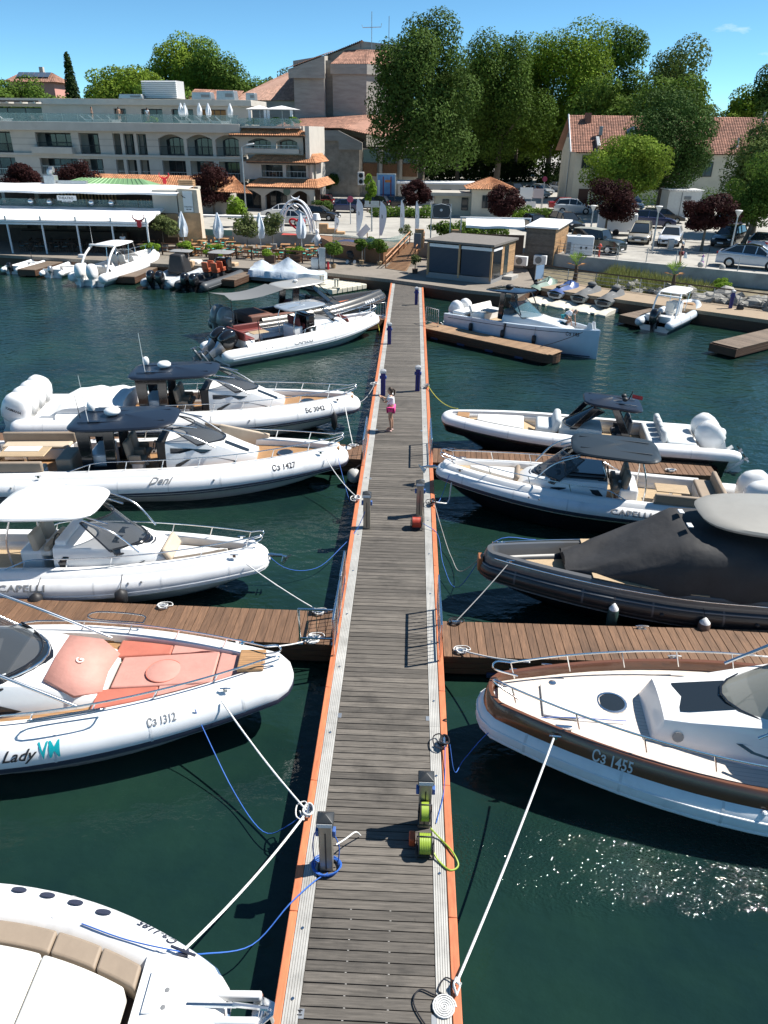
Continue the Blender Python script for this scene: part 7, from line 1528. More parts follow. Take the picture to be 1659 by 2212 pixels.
for lb, x, y, c, r, mt in (('added dark shade plane tree deep in the row behind the gate house', 8.5, 158, 13, (6, 5, 10), L_DARK), ('added dark shade tree behind the house gable', 30, 140, 10.5, (6.5, 5, 7), L_MID), ('added green shade tree behind the red roof ridge', 40, 136, 10.5, (6.5, 5, 6.5), L_MID), ('added shade tree between the pointed and the yellow-green tree', 20.5, 166, 12, (6, 5, 10), L_DARKY)):
    tree(lb, (x, y, 2), (0, 0, c), r, 16000, .46, mt, .45, 24, 'background_tree', 'background trees', 4)  # trees added so their crowns darken the ground under the row
for lb, x0, x1, y in (('added dark leaf screen standing in for the shade under the plane trees', 3, 24, 160), ('added dark leaf screen beyond the parked cars left of the house', 24, 44, 150)):
    t = thing('hedge', lb, 'hedge', (x0, y, 2)); crown('leaves', [(i*1.6, rng.uniform(-.6, .6), 1.6, 1.6, 1.2, rng.uniform(1.8, 2.8)) for i in range(int((x1-x0)/1.6))], 9000, .42, L_CYP, t)  # dark leaf screens added to stand in for the shaded ground
# wooded hill on the left
hill = MB(); rows = []
for j in range(13):
    y = 118+j*16; rows.append([(-190+i*12, y, 1.9+14.5*math.exp(-((-190+i*12+78)/62)**2)*min(1, j/5)) for i in range(17)])
struct(hill.loft(rows, closed=False).build('hill', M('hill_ground', (.07, .085, .03), .95, var=.4, scale=.08), smooth=80))
def hz_(x, y): return 1.9+14.5*math.exp(-((x+78)/62)**2)*min(1, max(0, (y-118)/80))
HG = 'trees on the hill behind the hotel'
for lb, x, y, top, r, mt, n in (('low dark bushes of trees at the far left above the hotel', -74, 140, 16.8, (9, 6, 5), L_MID, 7000), ('low green tree between the far left bushes and the cypress', -63.5, 138, 14.8, (7, 5, 4), L_MID, 5000), ('bright green spreading tree left of the rooftop chiller', -51, 146, 20.6, (7.4, 6, 5.6), L_LIGHT, 9000), ('tall pale green tree with thin top right of the chiller', -43, 156, 25.4, (7.5, 6, 7.6), L_LIGHT, 9000), ('dark green tree with ragged top near the big tiled roof', -36.5, 152, 23.2, (6, 5, 7.5), L_MID, 7000), ('green tree sloping down to the big tiled roof', -30.5, 153, 19.6, (5.5, 5, 5.5), L_MID, 5500), ('small pale tree touching the top of the big tiled roof', -26.2, 160, 20.6, (3.2, 3, 3.6), L_OLIVE, 3000), ('darker green trees low behind the rooftop chiller', -41, 140, 16.8, (7, 5, 4.5), L_MID, 5000), ('distant green trees behind the cypress', -57.5, 160, 20.0, (5, 4, 4.5), L_MID, 3500), ('green tree filling the gap right of the pink house', -68, 144, 17.4, (6, 5, 5), L_MID, 5000), ('low trees in front of the pink house', -80, 140, 17.0, (7, 5, 5), L_LIGHT, 5000)):
    z = hz_(x, y); tree(lb, (x, y, z), (0, 0, top-z-r[2]*.92), r, int(n*2.6), .40, mt, .4, 30, 'hill_tree', HG, 5)
cy = thing('cypress', 'dark pointed cypress left of the hill trees', 'tree', (-60.6, 147, 10)); crown('crown', [(0, 0, 2+i*.95, 1.35-.12*abs(i-3), 1.35-.12*abs(i-3), 1.1) for i in range(10)]+[(0, 0, 11.2, .5, .5, .9)], 4500, .36, L_CYP, cy, 0); MB().tube([(0, 0, 0), (0, 0, 9)], [.25, .08], 6).build('trunk', BARK, cy)
pn_ = thing('pine', 'dark thin pine silhouette at the far left edge', 'tree', (-77.5, 152, 11)); crown('crown', [(0, 0, 8.3, 1.2, 1, .8), (-1.5, 0, 7, 1.6, 1, .5), (1.7, 0, 6.6, 1.6, 1, .5), (0, 0, 5.6, 2.2, 1.2, .5), (2.4, 0, 5.6, 1, .8, .4)], 1100, .4, L_CYP, pn_); MB().tube([(0, 0, 0), (0, 0, 8.5)], [.22, .08], 6).build('trunk', BARK, pn_)
PH = thing('pink_house', 'pink house with red roof and solar panels far left among the trees', 'house', (-79.5, 176, 15)); MB().box((0, 0, 1.9), (9.5, 7, 3.8)).build('wall', M('wall_pink', (.55, .27, .23), .85), PH); tiles('tile_roof', (-5.6, -4.2, 3.7), (5.6, -4.2, 3.7), (3.2, 0, 5.6), (-3.2, 0, 5.6), 26, 8, TERRAR, PH)
tiles('tile_roof', (5.6, -4.2, 3.7), (5.6, 4.2, 3.7), (3.2, 0, 5.6), (3.2, 0, 5.6), 16, 8, TERRAR, PH)
for i in range(6): MB().box((-2.7+i*1.15, -2.0, 5.1), (1.05, 1.9, .06), rx=.5).build('solar_panel', M('solar', (.10, .14, .2), .15, .3), PH)
MB().box((1.2, 0, 6), (.8, .8, 1.2)).build('chimney', PLASTER, PH)
# purple plum trees
PG = 'dark purple plum trees'
for lb, x, y, z, r in (('purple plum tree between the restaurant end wall and the hotel arches', -22.4, 88.5, 3.1, (2.5, 2.3, 2.1)), ('purple plum tree behind the restaurant at far left', -42.2, 86, 3.2, (2.6, 2.2, 1.7)), ('purple plum tree behind the silver kitchen exhaust', -36.6, 86, 3.6, (2.4, 2.2, 1.9)), ('small purple plum tree under the tallest plane tree', .35, 92, 2.3, (1.8, 1.7, 1.5)), ('purple plum tree in front of the gate house', 9.2, 80, 2.5, (2.0, 1.9, 1.6)), ('purple plum tree over the white trailer', 18.2, 74.5, 3.0, (2.5, 2.3, 1.9)), ('purple plum tree between the white car and the black car', 24.2, 65.6, 3.1, (2.4, 2.3, 1.7))):
    tree(lb, (x, y, 2), (0, 0, z), r, 9000, .19, L_PLUM, .13, 26, 'plum_tree', PG, 5, .38)
tree('small bright green street tree beside the billboard', (-5.4, 94, 2), (0, 0, 2.6), (1.0, 1.0, 1.5), 1600, .24, L_BRT, .08, 8, 'street_tree')
# potted and planted greenery on the quay
def potted(label, x, y, z, h, r, mat, pot=DWOOD, n=1100, ps=.5, leaf=.13, name='potted_plant', square=True, group=None):
    t = thing(name, label, 'plant', (x, y, z), 0, group); p = MB()
    if square: p.box((0, 0, ps*.4), (ps, ps, ps*.8), tx=1.1, ty=1.1)
    else: p.lathe([(ps*.35, 0), (ps*.5, ps*.7), (ps*.45, ps*.7)], (0, 0, 0), 12)
    p.build('pot', pot, t); crown('leaves', clumps((0, 0, h), (r[0], r[1], r[2]), 7, .5), n, leaf, mat, t); MB().tube([(0, 0, ps*.5), (.03, 0, h)], [.05, .02], 5).build('stem', BARK, t); return t
OG = 'olive trees on the restaurant terrace'
for lb, x, y, h, r in (('potted olive tree beside the lower canopy corner', -22.2, 68.6, 2.0, (1.15, 1.1, .9)), ('potted olive tree between the second and third folded parasol', -14.6, 68.4, 2.0, (1.2, 1.1, 1.2)), ('potted olive tree left of the white arch sculpture', -12.7, 70.5, 2.1, (1.2, 1.1, 1.1))): potted(lb, x, y, .85, h, r, L_OLIVE, TXTG, 2600, .6, .16, 'olive_tree', True, OG)
BG_ = 'shrubs in planters along the terrace fence'
for lb, x, y, s in (('leafy shrub in planter below the canopy corner post', -22.2, 65.2, .8), ('leafy shrub in planter behind the grey boat', -19.4, 65.3, .7), ('leafy shrub in planter behind the orange-seat boat', -16.4, 63.6, .9), ('leafy shrub in planter left of the tarpaulin boat', -11.6, 62.8, .7), ('leafy shrub in planter behind the tarpaulin boat', -9.6, 63.6, .7)): potted(lb, x, y, .85, .8, (s, s*.8, s*.6), L_BRT, DWOOD, 1300, .8, .14, 'planter_shrub', True, BG_)
TG_ = 'potted trees around the wooden stage'
for lb, x, y, s in (('potted green tree beside the grey pedestal at the quay', -6.2, 60.8, .75), ('potted thin tree in front of the wooden stage', -4.1, 63.0, .6), ('potted green tree at the foot of the ramp rail', -2.6, 62.6, .75), ('potted green tree under the navy shade', -3.4, 64.2, .7)): potted(lb, x, y, .85, 1.5, (s, s, s*.8), L_MID, M('pot_tan', (.4, .28, .16), .8), 1300, .45, .14, 'potted_tree', False, TG_)
potted('potted grey-green plant at the kiosk corner beside the ramp', .3, 59.2, .85, 1.0, (.5, .5, .5), L_OLIVE, DWOOD, 700, .4, .12); potted('small dark potted shrub beside the white flags', -.6, 68.6, 2.0, .9, (.55, .55, .5), L_OLIVE, BLACKM, 700, .4, .12); potted('straw-coloured grass clump beside the dark sign board', 2.2, 62.6, 2.0, .5, (.6, .5, .4), M('straw', (.34, .26, .14), .9, island=.2), DWOOD, 600, .5, .14); potted('green climbing shrubs behind the dark sign board', 2.6, 66.4, 2.0, .9, (1.6, .6, .9), L_MID, DWOOD, 1800, .5, .18); potted('tall bright green bamboo clump behind the white pergola', -17.4, 77, 2.0, 1.3, (1.1, .9, 1.6), L_BRT, DWOOD, 2200, .5, .2); potted('green bushes beside the gate house path', 12.2, 84, 2.0, .7, (1.6, 1.0, .9), L_BRT, DWOOD, 1800, .4, .2); potted('dark shrubs at the hotel porch', -10.5, 92.5, 2.0, .8, (1.6, .8, 1.0), L_DARK, DWOOD, 1800, .5, .2); potted('climbing plant on the theatre stone wall', -12.2, 116.5, 2.0, 1.6, (1.7, .8, 1.8), L_DARK, DWOOD, 1800, .5, .28)
def palm(label, x, y, z):
    t = thing('small_palm', label, 'palm', (x, y, z), 0, 'small fan palms on the bank'); MB().tube([(0, 0, 0), (.03, 0, .5), (0, 0, 1.15)], [.2, .16, .1], 8).build('trunk', M('palm_trunk', (.12, .08, .05), .9, var=.4, scale=12), t, smooth=60)
    for k in range(11):
        a = k*2.4; el = rad(80-6*k) if k < 8 else rad(15); L = 1.05 if k < 8 else .7; d = Vector((math.cos(a)*math.cos(el), math.sin(a)*math.cos(el), math.sin(el))); sd = d.cross(Vector((0, 0, 1))).normalized(); o = Vector((0, 0, 1.1)); m_ = MB(); m_.tube([o, o+d*L*.5], .015, 4)
        for j in range(7):
            g_ = (j-3)*.28; e = (d*math.cos(g_)+sd*math.sin(g_)); q = o+d*L*.5; m_.poly([q, q+e*L*.35+sd*.03, q+e*L*.6-Vector((0, 0, .04)), q+e*L*.35-sd*.03])
        m_.build('frond', L_BRT if k < 8 else M('frond_dry', (.42, .19, .05), .8), t)
palm('small palm at the kiosk end of the rock bank', 12.2, 57.0, .85); palm('small palm behind the white-topped boat', 18.3, 53.6, .85)
for lb, x0, x1, y, h_ in (('low green hedge between the gate house and the car park', 11.5, 16.5, 88.5, .9), ('shrub border along the back of the paved yard', -4, 3.5, 89, .8), ('green shrubs behind the white awning', 4.2, 9.6, 68.5, 1.1), ('dark shrub border in front of the red roofed house', 24, 44, 107, 1.6)):
    t = thing('hedge', lb, 'hedge', (x0, y, 2)); crown('leaves', [(i*1.1, rng.uniform(-.4, .4), h_*.6, .9, .7, h_*rng.uniform(.6, 1.)) for i in range(int((x1-x0)/1.1))], 3200, .22, L_MID, t)
# rocks and weeds on the bank
rk = thing('rock_bank', 'grey boulders piled along the foot of the car park wall', 'rocks', (0, 0, 0))
def bankpt(t, s): i = min(int(t*2), 1); f = t*2-i; a = Vector(RB[i+1]).lerp(Vector((22.5, 48.0) if i == 0 else (36, 38)), f); b = Vector(B2[i]).lerp(Vector(B2[i+1]), f); return a.lerp(b, s)
rocks = []
for v in range(4):
    bm = bmesh.new(); bmesh.ops.create_icosphere(bm, subdivisions=1, radius=1)
    for q in bm.verts: q.co *= R_.uniform(.7, 1.15); q.co.z *= .7
    me = bpy.data.meshes.new('rock'); bm.to_mesh(me); bm.free(); me.materials.append(ROCK); rocks.append(me)
for i in range(150):
    t = R_.random()**.8; s = R_.uniform(.05, .55); x0 = lerp(13.3, 34, t); L_ = lerp(55.1, 39.5, t); dx, dy = .62, .78
    x, y = x0+dx*s*4, L_+dy*s*4; sc = R_.uniform(.35, .85)*(1.15 if t > .2 else .6)
    o = bpy.data.objects.new('rock', R_.choice(rocks)); COL.objects.link(o); o.parent = rk; o.location = (x, y, .75+s*.75); o.scale = (sc, sc*R_.uniform(.7, 1.2), sc*R_.uniform(.6, .95)); o.rotation_euler = (R_.uniform(0, .6), R_.uniform(0, .6), R_.uniform(0, 6))
n = 5200; t_ = rng.uniform(0, 1, n)**1.4; s_ = rng.uniform(.1, 1., n); cx = 13.0+t_*6.5+.62*s_*4; cyy = 55.6-t_*5.2+.78*s_*4; base = np.stack([cx, cyy, .55+s_*.7], 1); hgt = rng.uniform(.25, .8, n)*(1.15-.6*t_); ang = rng.uniform(0, 6.28, n); wv = np.stack([np.cos(ang), np.sin(ang), 0*ang], 1)*.03; tip = base+np.stack([rng.normal(0, .12, n), rng.normal(0, .12, n), hgt], 1)
v = np.stack([base-wv, base+wv, tip], 1).reshape(-1, 3); me = bpy.data.meshes.new('weeds'); me.from_pydata(v.tolist(), [], [(3*i, 3*i+1, 3*i+2) for i in range(n)]); me.materials.append(M('weed_straw', (.22, .24, .075), .8, island=.35, trans=.3)); o = bpy.data.objects.new('weeds', me); COL.objects.link(o); tag(o, 'dry grass and weeds on the bank below the car park wall', 'grass', kind='stuff')
for lb, x, y in (('bright green weed bush among the boulders behind the white-topped boat', 21.2, 52.2), ('green weed bush among the boulders near the right edge', 24.3, 49.4), ('green bush hanging at the wall above the boulders', 21.8, 54.0)): 
    t = thing('weed_bush', lb, 'plant', (x, y, 1.0)); crown('leaves', clumps((0, 0, .35), (.8, .6, .45), 6, .5), 900, .14, L_BRT, t)
# ------------------------------------------------------------------ cars
TYRE = M('tyre', (.015, .015, .015), .85); RIM = M('rim_alloy', (.4, .41, .42), .3, .8); CGLASS = M('car_glass', (.02, .025, .03), .05, spec=.8); LAMPC = M('lamp_clear', (.6, .62, .65), .1); LAMPR = M('lamp_red', (.35, .01, .01), .2)
KINDS = {'hatch': (4.1, 1.75, 1.48, [(-2.05, .55, .85), (-1.95, .95, .98), (-1.2, .98, 1.0), (.6, .93, .95), (1.5, .84, .82), (2.0, .62, .68), (2.05, .45, .5)], [(-1.95, 1.0), (-1.55, 1.44), (-.6, 1.48), (.2, 1.42), (1.0, .92)]),
 'sedan': (4.6, 1.8, 1.44, [(-2.3, .5, .8), (-2.2, .92, .95), (-1.5, .98, .98), (.7, .92, .94), (1.7, .82, .8), (2.2, .62, .66), (2.3, .45, .5)], [(-1.65, .98), (-.95, 1.4), (-.2, 1.44), (.35, 1.40), (1.15, .92)]),
 'suv': (4.6, 1.88, 1.68, [(-2.3, .55, .95), (-2.2, 1.05, 1.1), (-1.5, 1.1, 1.12), (.7, 1.06, 1.08), (1.7, .98, .96), (2.2, .75, .78), (2.3, .5, .55)], [(-2.15, 1.1), (-1.75, 1.6), (-.7, 1.68), (.3, 1.62), (1.1, 1.05)]),
 'wagon': (4.7, 1.82, 1.46, [(-2.35, .5, .85), (-2.25, .92, .95), (-1.5, .97, .98), (.7, .92, .94), (1.7, .82, .8), (2.25, .62, .66), (2.35, .45, .5)], [(-2.2, .97), (-1.7, 1.4), (-.5, 1.46), (.35, 1.40), (1.15, .92)]),
 'mpv': (4.6, 1.85, 1.72, [(-2.3, .55, .95), (-2.2, 1.0, 1.05), (-1.5, 1.04, 1.06), (.8, 1.0, 1.02), (1.75, .85, .85), (2.2, .65, .7), (2.3, .45, .5)], [(-2.15, 1.05), (-1.95, 1.62), (-.6, 1.72), (.4, 1.62), (1.5, .98)]),
 'coupe_suv': (4.65, 1.86, 1.6, [(-2.32, .55, .95), (-2.22, 1.05, 1.1), (-1.5, 1.06, 1.1), (.7, 1.0, 1.04), (1.7, .92, .9), (2.2, .7, .74), (2.32, .5, .55)], [(-2.1, 1.12), (-1.2, 1.5), (-.2, 1.6), (.5, 1.52), (1.35, 1.0)]),
 'jeep': (4.3, 1.85, 1.8, [(-2.15, .6, .95), (-2.1, 1.08, 1.12), (-1.2, 1.12, 1.12), (.7, 1.12, 1.12), (1.8, 1.1, 1.08), (2.1, .9, .9), (2.15, .6, .6)], [(-2.08, 1.12), (-2.0, 1.74), (-.6, 1.8), (.5, 1.74), (.8, 1.12)])}
def car(label, loc, hd, col, kind='hatch', roof=None, cat='car'):
    l, wd, h, prof, gh = KINDS[kind]; t = thing('parked_car', label, cat, (loc[0], loc[1], loc[2] if len(loc) > 2 else 2.0), rad(hd), 'cars parked along the quay'); b = wd/2
    pm = M('paint_%02x%02x%02x' % tuple(int(c*255) for c in col), col, .25, .3, coat=.7, spec=.5)
    rings = []
    for x, zs_, zt in prof: k = 1-.10*(abs(x)/(l/2))**3; rings.append([(x, -b*k*.93, .28), (x, -b*k, .5 if zs_ > .5 else zs_), (x, -b*k, zs_*.95), (x, -b*k*.9, zt), (x, 0, zt+.02), (x, b*k*.9, zt), (x, b*k, zs_*.95), (x, b*k, .5 if zs_ > .5 else zs_), (x, b*k*.93, .28)])
    MB().loft(rings).build('body', pm, t, smooth=38)
    def ghr(e, zo): return [[(x, -b*(.9-.22*max(0, (z-1.0)/(h-1.0)))*e, z+zo), (x, b*(.9-.22*max(0, (z-1.0)/(h-1.0)))*e, z+zo)] for x, z in gh]
    z0 = min(z for x, z in gh); rr = []
    for x, z in gh: y = b*(.86-.2*max(0, (z-z0)/(h-z0))); rr.append([(x, -b*.86, z0-.02), (x, -y, z), (x, 0, z+.01), (x, y, z), (x, b*.86, z0-.02)])
    MB().loft(rr, closed=False).build('windows', CGLASS, t, smooth=25)
    r_ = MB(); mid = gh[1:4]; ry = lambda z: b*(.86-.2*max(0, (z-z0)/(h-z0)))
    r_.loft([[(x, -ry(z)*1.01, z+.0), (x, -ry(z)*.8, z+.035), (x, ry(z)*.8, z+.035), (x, ry(z)*1.01, z+.0)] for x, z in mid], closed=False); r_.build('roof', roof or pm, t, smooth=30)
    for s_ in (1, -1):
        for a, c in ((gh[0], gh[1]), (gh[4], gh[3])): MB().tube([(a[0], s_*b*.87, z0), (c[0], s_*ry(c[1])*1.0, c[1]+.01)], .045, 4).build('pillar', pm, t)
        for x in (-.55, .32): MB().tube([(x-.05, s_*b*.875, z0), (x, s_*ry(h-.06)*1.0, h-.03)], .035, 4).build('pillar', pm, t)
    wr = .33 if kind not in ('suv', 'jeep', 'coupe_suv') else .37
    for x in (-l*.29, l*.31):
        for s_ in (1, -1):
            w_ = MB().lathe([(wr*.6, -.11), (wr*.95, -.11), (wr, -.07), (wr, .07), (wr*.95, .11), (wr*.6, .11)], (x, s_*(b-.10), wr), 16, (0, 1, 0)).build('wheel', TYRE, t, smooth=40); rm = MB().lathe([(wr*.62, .0), (wr*.55, .02), (.05, .03), (.01, .03)], (x, s_*(b+.0), wr), 10, (0, s_, 0)); rm.build('rim', RIM, w_)
    xf = l/2; zf = prof[-2][2]-.06
    for s_ in (1, -1):
        MB().box((xf-.12, s_*b*.66, zf), (.16, .34, .12), rz=-s_*.35).build('headlight', LAMPC, t, bev=.02); MB().box((-xf+.06, s_*b*.7, prof[1][2]-.12), (.1, .3, .16), rz=s_*.25).build('tail_light', LAMPR, t, bev=.02); MB().box((gh[4][0]-.25, s_*(b+.06), z0+.06), (.14, .16, .12)).build('door_mirror', pm, t, bev=.02)
    MB().box((xf-.0, 0, .48), (.06, wd*.55, .16)).build('grille', BLACKM, t); MB().box((xf+.02, 0, .42), (.03, .5, .11)).build('number_plate', WHITEP, t); MB().box((-xf-.01, 0, .72), (.03, .5, .11)).build('number_plate', WHITEP, t)
    return t
W_, S_, K_, B_ = (.75, .76, .77), (.42, .45, .48), (.015, .016, .018), (.02, .03, .09)
car('silver-blue sloping-back car beside the right-hand railing, side on', (24.9, 57.3), -30, (.40, .47, .56), 'coupe_suv', roof=BLACKG)
car('silver sedan seen from behind at the right edge of the car park', (29.6, 66.8), 58, (.46, .48, .5), 'sedan')
car('white estate car facing the water in the second row', (22.9, 69.9), -112, W_, 'wagon'); car('beige people carrier next to the white estate car', (20.5, 70.9), -110, (.42, .38, .31), 'mpv')
car('black car with shiny bonnet under the forked tree', (27.9, 69.6), -128, K_, 'suv'); car('dark green off-roader next to the white generator', (15.2, 64.0), -40, (.03, .04, .035), 'jeep', roof=M('roof_olive', (.25, .26, .23), .6))
car('dark blue off-roader behind the white estate car', (25.0, 83), -8, B_, 'suv'); car('black estate car in the row behind the dark blue off-roader', (27.5, 88), -8, K_, 'wagon'); car('silver hatchback behind the purple plum on the right', (23.4, 86.5), 60, S_, 'hatch')
car('white off-roader with blue stripe by the gate house', (19.4, 96.5), -8, (.62, .66, .7), 'suv'); car('red car behind the white off-roader', (19.5, 101.5), -5, (.35, .015, .02), 'sedan'); car('dark off-roader left of the white trailer', (15.4, 79.5), -70, (.03, .035, .04), 'suv'); car('black car between awning and shed', (12.3, 78.5), -75, K_, 'hatch')
car('white sports car near the hotel arches', (-14.2, 86.2), 172, W_, 'sedan'); car('silver car behind the white arch sculpture', (-12.6, 79.4), 165, S_, 'sedan'); car('black estate car right of the white sports car', (-10.2, 84.6), -10, K_, 'wagon'); car('dark blue hatchback in front of the theatre', (-8.2, 93.5), 175, B_, 'hatch'); car('black off-roader in the shade beside the theatre', (-5.2, 97), 170, K_, 'suv'); car('black car below the billboard', (-2.8, 99), 175, K_, 'hatch'); car('dark red car deep in the hotel porch shade', (-12.0, 99.5), 175, (.12, .015, .015), 'hatch')
car('white van between the rounded tree and the white cabin', (28.2, 104), -80, W_, 'mpv'); car('silver car under the plane trees beside the lamp post', (20.5, 128), -60, S_, 'hatch'); car('white car under the plane trees', (24.5, 134), -60, W_, 'hatch'); car('dark car in deep shade under the plane trees', (16, 126), -70, K_, 'suv')
for lb, x, y, hd, cl_, kd in (('white car behind the low annexe', 9.5, 103, 170, W_, 'hatch'), ('silver car under the tallest plane tree', 4.5, 101, 175, S_, 'sedan'), ('dark car right of the tallest plane tree trunk', 12.5, 112, -30, K_, 'suv'), ('white off-roader in the shade of the second plane tree', 18.5, 121, -60, W_, 'suv'), ('grey car at the right edge behind the forked tree', 33.5, 71.5, 60, (.2, .21, .22), 'suv'), ('blue car behind the olive green tree', 34.5, 86, 10, B_, 'sedan')): car(lb, (x, y), hd, cl_, kd)
TRL = thing('box_trailer', 'white box trailer under the purple plum on the right', 'trailer', (19.6, 76.2, 2.0), rad(-12)); MB().box((0, 0, 1.15), (3.6, 1.8, 1.6)).build('box', WHITEP, TRL, bev=.06)
for s_ in (-1, 1): MB().lathe([(.3, -.1), (.3, .1)], (0, s_*.8, .3), 12, (0, 1, 0)).build('wheel', TYRE, TRL)
MB().tube([(1.8, 0, .5), (2.8, 0, .45)], .05, 5).build('drawbar', GALV, TRL)
# ------------------------------------------------------------------ terrace furniture and quay details
bpy.context.view_layer.update()
CHW = M('chair_wood', (.36, .17, .065), .6, var=.2); TEALC = M('seat_teal', (.04, .42, .36), .7); TABW = M('table_wood', (.38, .20, .09), .55, var=.2)
def table(loc, rz=0., label='square wooden table on the restaurant terrace behind the fence', grp='wooden terrace tables', mat=TABW):
    t = thing('terrace_table', label, 'table', loc, rz, grp); MB().box((0, 0, .74), (.85, .85, .05)).build('table_top', mat, t, bev=.01); MB().box((0, 0, .37), (.1, .1, .7)).build('pedestal_leg', mat, t); MB().box((0, 0, .03), (.5, .5, .05)).build('foot', mat, t); return t
def chair(loc, rz=0., label='wooden chair with teal seat pad on the restaurant terrace', grp='wooden terrace chairs', mat=CHW, pad=TEALC, flip=False):
    t = thing('terrace_chair', label, 'chair', loc, rz, grp); MB().box((0, 0, .43), (.44, .44, .04)).build('seat', mat, t)
    if pad: MB().box((0, 0, .47), (.42, .42, .05)).build('seat_pad', pad, t, bev=.015)
    for x, y in ((.19, .19), (.19, -.19), (-.19, .19), (-.19, -.19)): MB().box((x, y, .21 if x > 0 else .43), (.04, .04, .42 if x > 0 else .86)).build('leg', mat, t)
    MB().box((-.2, 0, .78), (.03, .42, .16)).build('backrest', mat, t)
    if flip: t.rotation_euler.x = PI
    return t
t0, c0 = table((-19.4, 67.6, .85)), chair((-18.8, 67.6, .85), PI)
first = True
for r, (y0, xs) in enumerate(((65.9, (-18.6, -16.2, -13.9, -11.2, -9.2)), (67.7, (-19.4, -17.2, -15.4, -12.6, -10.4, -8.4)), (69.6, (-19.0, -16.3, -11.2, -9.0)), (71.6, (-19.6, -17.4)))):
    for x in xs:
        y = y0-(x+19)*.16
        if not (r == 1 and x == -19.4):
            t = copy_tree(t0); t.location = (x, y, .85); t.rotation_euler.z = R_.uniform(-.2, .2)
        for k in range(4):
            if R_.random() < .16: continue
            a = k*PI/2+R_.uniform(-.15, .15); c = copy_tree(c0); c.location = (x+math.cos(a)*.68, y+math.sin(a)*.68, .85); c.rotation_euler.z = a+PI
COL.objects.unlink(c0) if False else None
c0.location = (-18.72, 67.66, .85)
dc = table((-33.4, 67.4, .85), 0, 'dark table in the shade under the lower restaurant canopy', 'dark tables under the canopy', DWOOD); dk_ = chair((-32.8, 67.4, .85), PI, 'dark chair in the shade under the lower restaurant canopy', 'dark chairs under the canopy', DWOOD, M('pad_slate', (.08, .14, .15), .8))
for i, x in enumerate((-33.4, -31.6, -29.6, -27.4, -25.2, -23.6)):
    for y in (66.6, 68.8):
        if i or y > 67: t = copy_tree(dc); t.location = (x, y, .85)
        for s_ in (1, -1):
            c = copy_tree(dk_); c.location = (x+s_*.66, y, .85); c.rotation_euler.z = 0 if s_ < 0 else PI
dc.location = (-33.4, 66.6, .85); dk_.location = (-34.2, 68.0, .85)
uc = chair((-34.6, 71.4, 5.2), 0, 'chair turned upside down on a table of the upper restaurant terrace', 'upturned chairs on the upper terrace', CHW, None, True)
ut = table((-34.6, 71.4, 3.95), 0, 'table under an upturned chair on the upper restaurant terrace', 'tables on the upper terrace', DWOOD); ut.scale = (1, 1, .45); uc.location.z = 4.85
for x in (-32.9, -29.3, -27.2, -26.0, -24.7, -23.9, -31.0):
    c = copy_tree(uc); c.location = (x, 71.2+R_.uniform(-.3, .3), 4.85); c.rotation_euler.z = R_.uniform(-.6, .6); t = copy_tree(ut); t.location = (x, 71.3, 3.95)
# terrace fence
FN = thing('terrace_fence', 'brown wooden rail fence along the restaurant terrace', 'fence', (0, 0, .85)); fp = [(-21.6, 66.2), (-13.4, 64.2), (-7.5, 62.6)]
for a, b in zip(fp, fp[1:]):
    a, b = Vector(a), Vector(b); n = int((b-a).length/1.3); an = math.atan2(b.y-a.y, b.x-a.x)
    for i in range(n+1): p = a.lerp(b, i/n); MB().box((p.x, p.y, .48), (.1, .1, .96), rz=an).build('post', DWOOD, FN)
    c = (a+b)/2
    for z in (.9, .55, .25): MB().box((c.x, c.y, z), ((b-a).length, .07, .09), rz=an).build('rail', M('fence_wood', (.13, .06, .03), .6, var=.2), FN)
# folded parasols
def parasol(label, x, y, z, h=3.2, r=.34, mat=M('parasol_white', (.72, .77, .83), .8, var=.05), grp='folded white parasols', printed=True, lean=0.):
    t = thing('folded_parasol', label, 'parasol', (x, y, z), R_.uniform(0, 3), grp); t.rotation_euler.y = lean
    MB().tube([(0, 0, 0), (0, 0, h)], .03, 6).build('pole', WHITEP, t); MB().lathe([(.25, 0), (.25, .06), (.05, .1)], (0, 0, 0), 12).build('base', TXTG, t); n = 16; rings = []
    for k in range(11):
        u = k/10; q = r*(.18+.95*math.sin(min(1, u*1.15)*PI*.62)**1.2)*(1-.25*max(0, u-.85)/.15) if u > 0 else .05
        rings.append([((q*(1+.28*math.cos(6*2*PI*j/n+u*2))*math.cos(2*PI*j/n)), q*(1+.28*math.cos(6*2*PI*j/n+u*2))*math.sin(2*PI*j/n), h-u*h*.66) for j in range(n)])
    MB().loft(rings).build('folded_canopy', mat, t, smooth=50); MB().tube([(.0+r*.55*math.cos(a), r*.55*math.sin(a), h*.78) for a in [2*PI*j/12 for j in range(12)]], .02, 4, closed=True).build('tie', WHITEP, t)
    return t
for lb, x, y in (('folded white parasol next to the restaurant end wall', -20.6, 69.5), ('folded white parasol in front of the white pergola', -17.25, 69.0), ('folded white parasol between the olive trees', -13.6, 69.4), ('folded white parasol in front of the white arch sculpture', -9.95, 69.8)): parasol(lb, x, y, .85)
# white pergola and teal bench
PGL = thing('white_pergola', 'long white pergola beam with posts behind the terrace tables', 'pergola', (-20.8, 74.4, 1.4), rad(-3)); MB().box((3.6, 0, 1.85), (7.4, .8, .16)).build('roof_beam', WHITEP, PGL)
for x in (0.3, 2.4, 5.2, 7.1): MB().box((x, 0, .9), (.14, .14, 1.8)).build('post', WHITEP, PGL)
MB().box((3.6, .1, .35), (7.0, .1, .5)).build('teal_panel', M('panel_teal', (.16, .32, .30), .6), PGL)
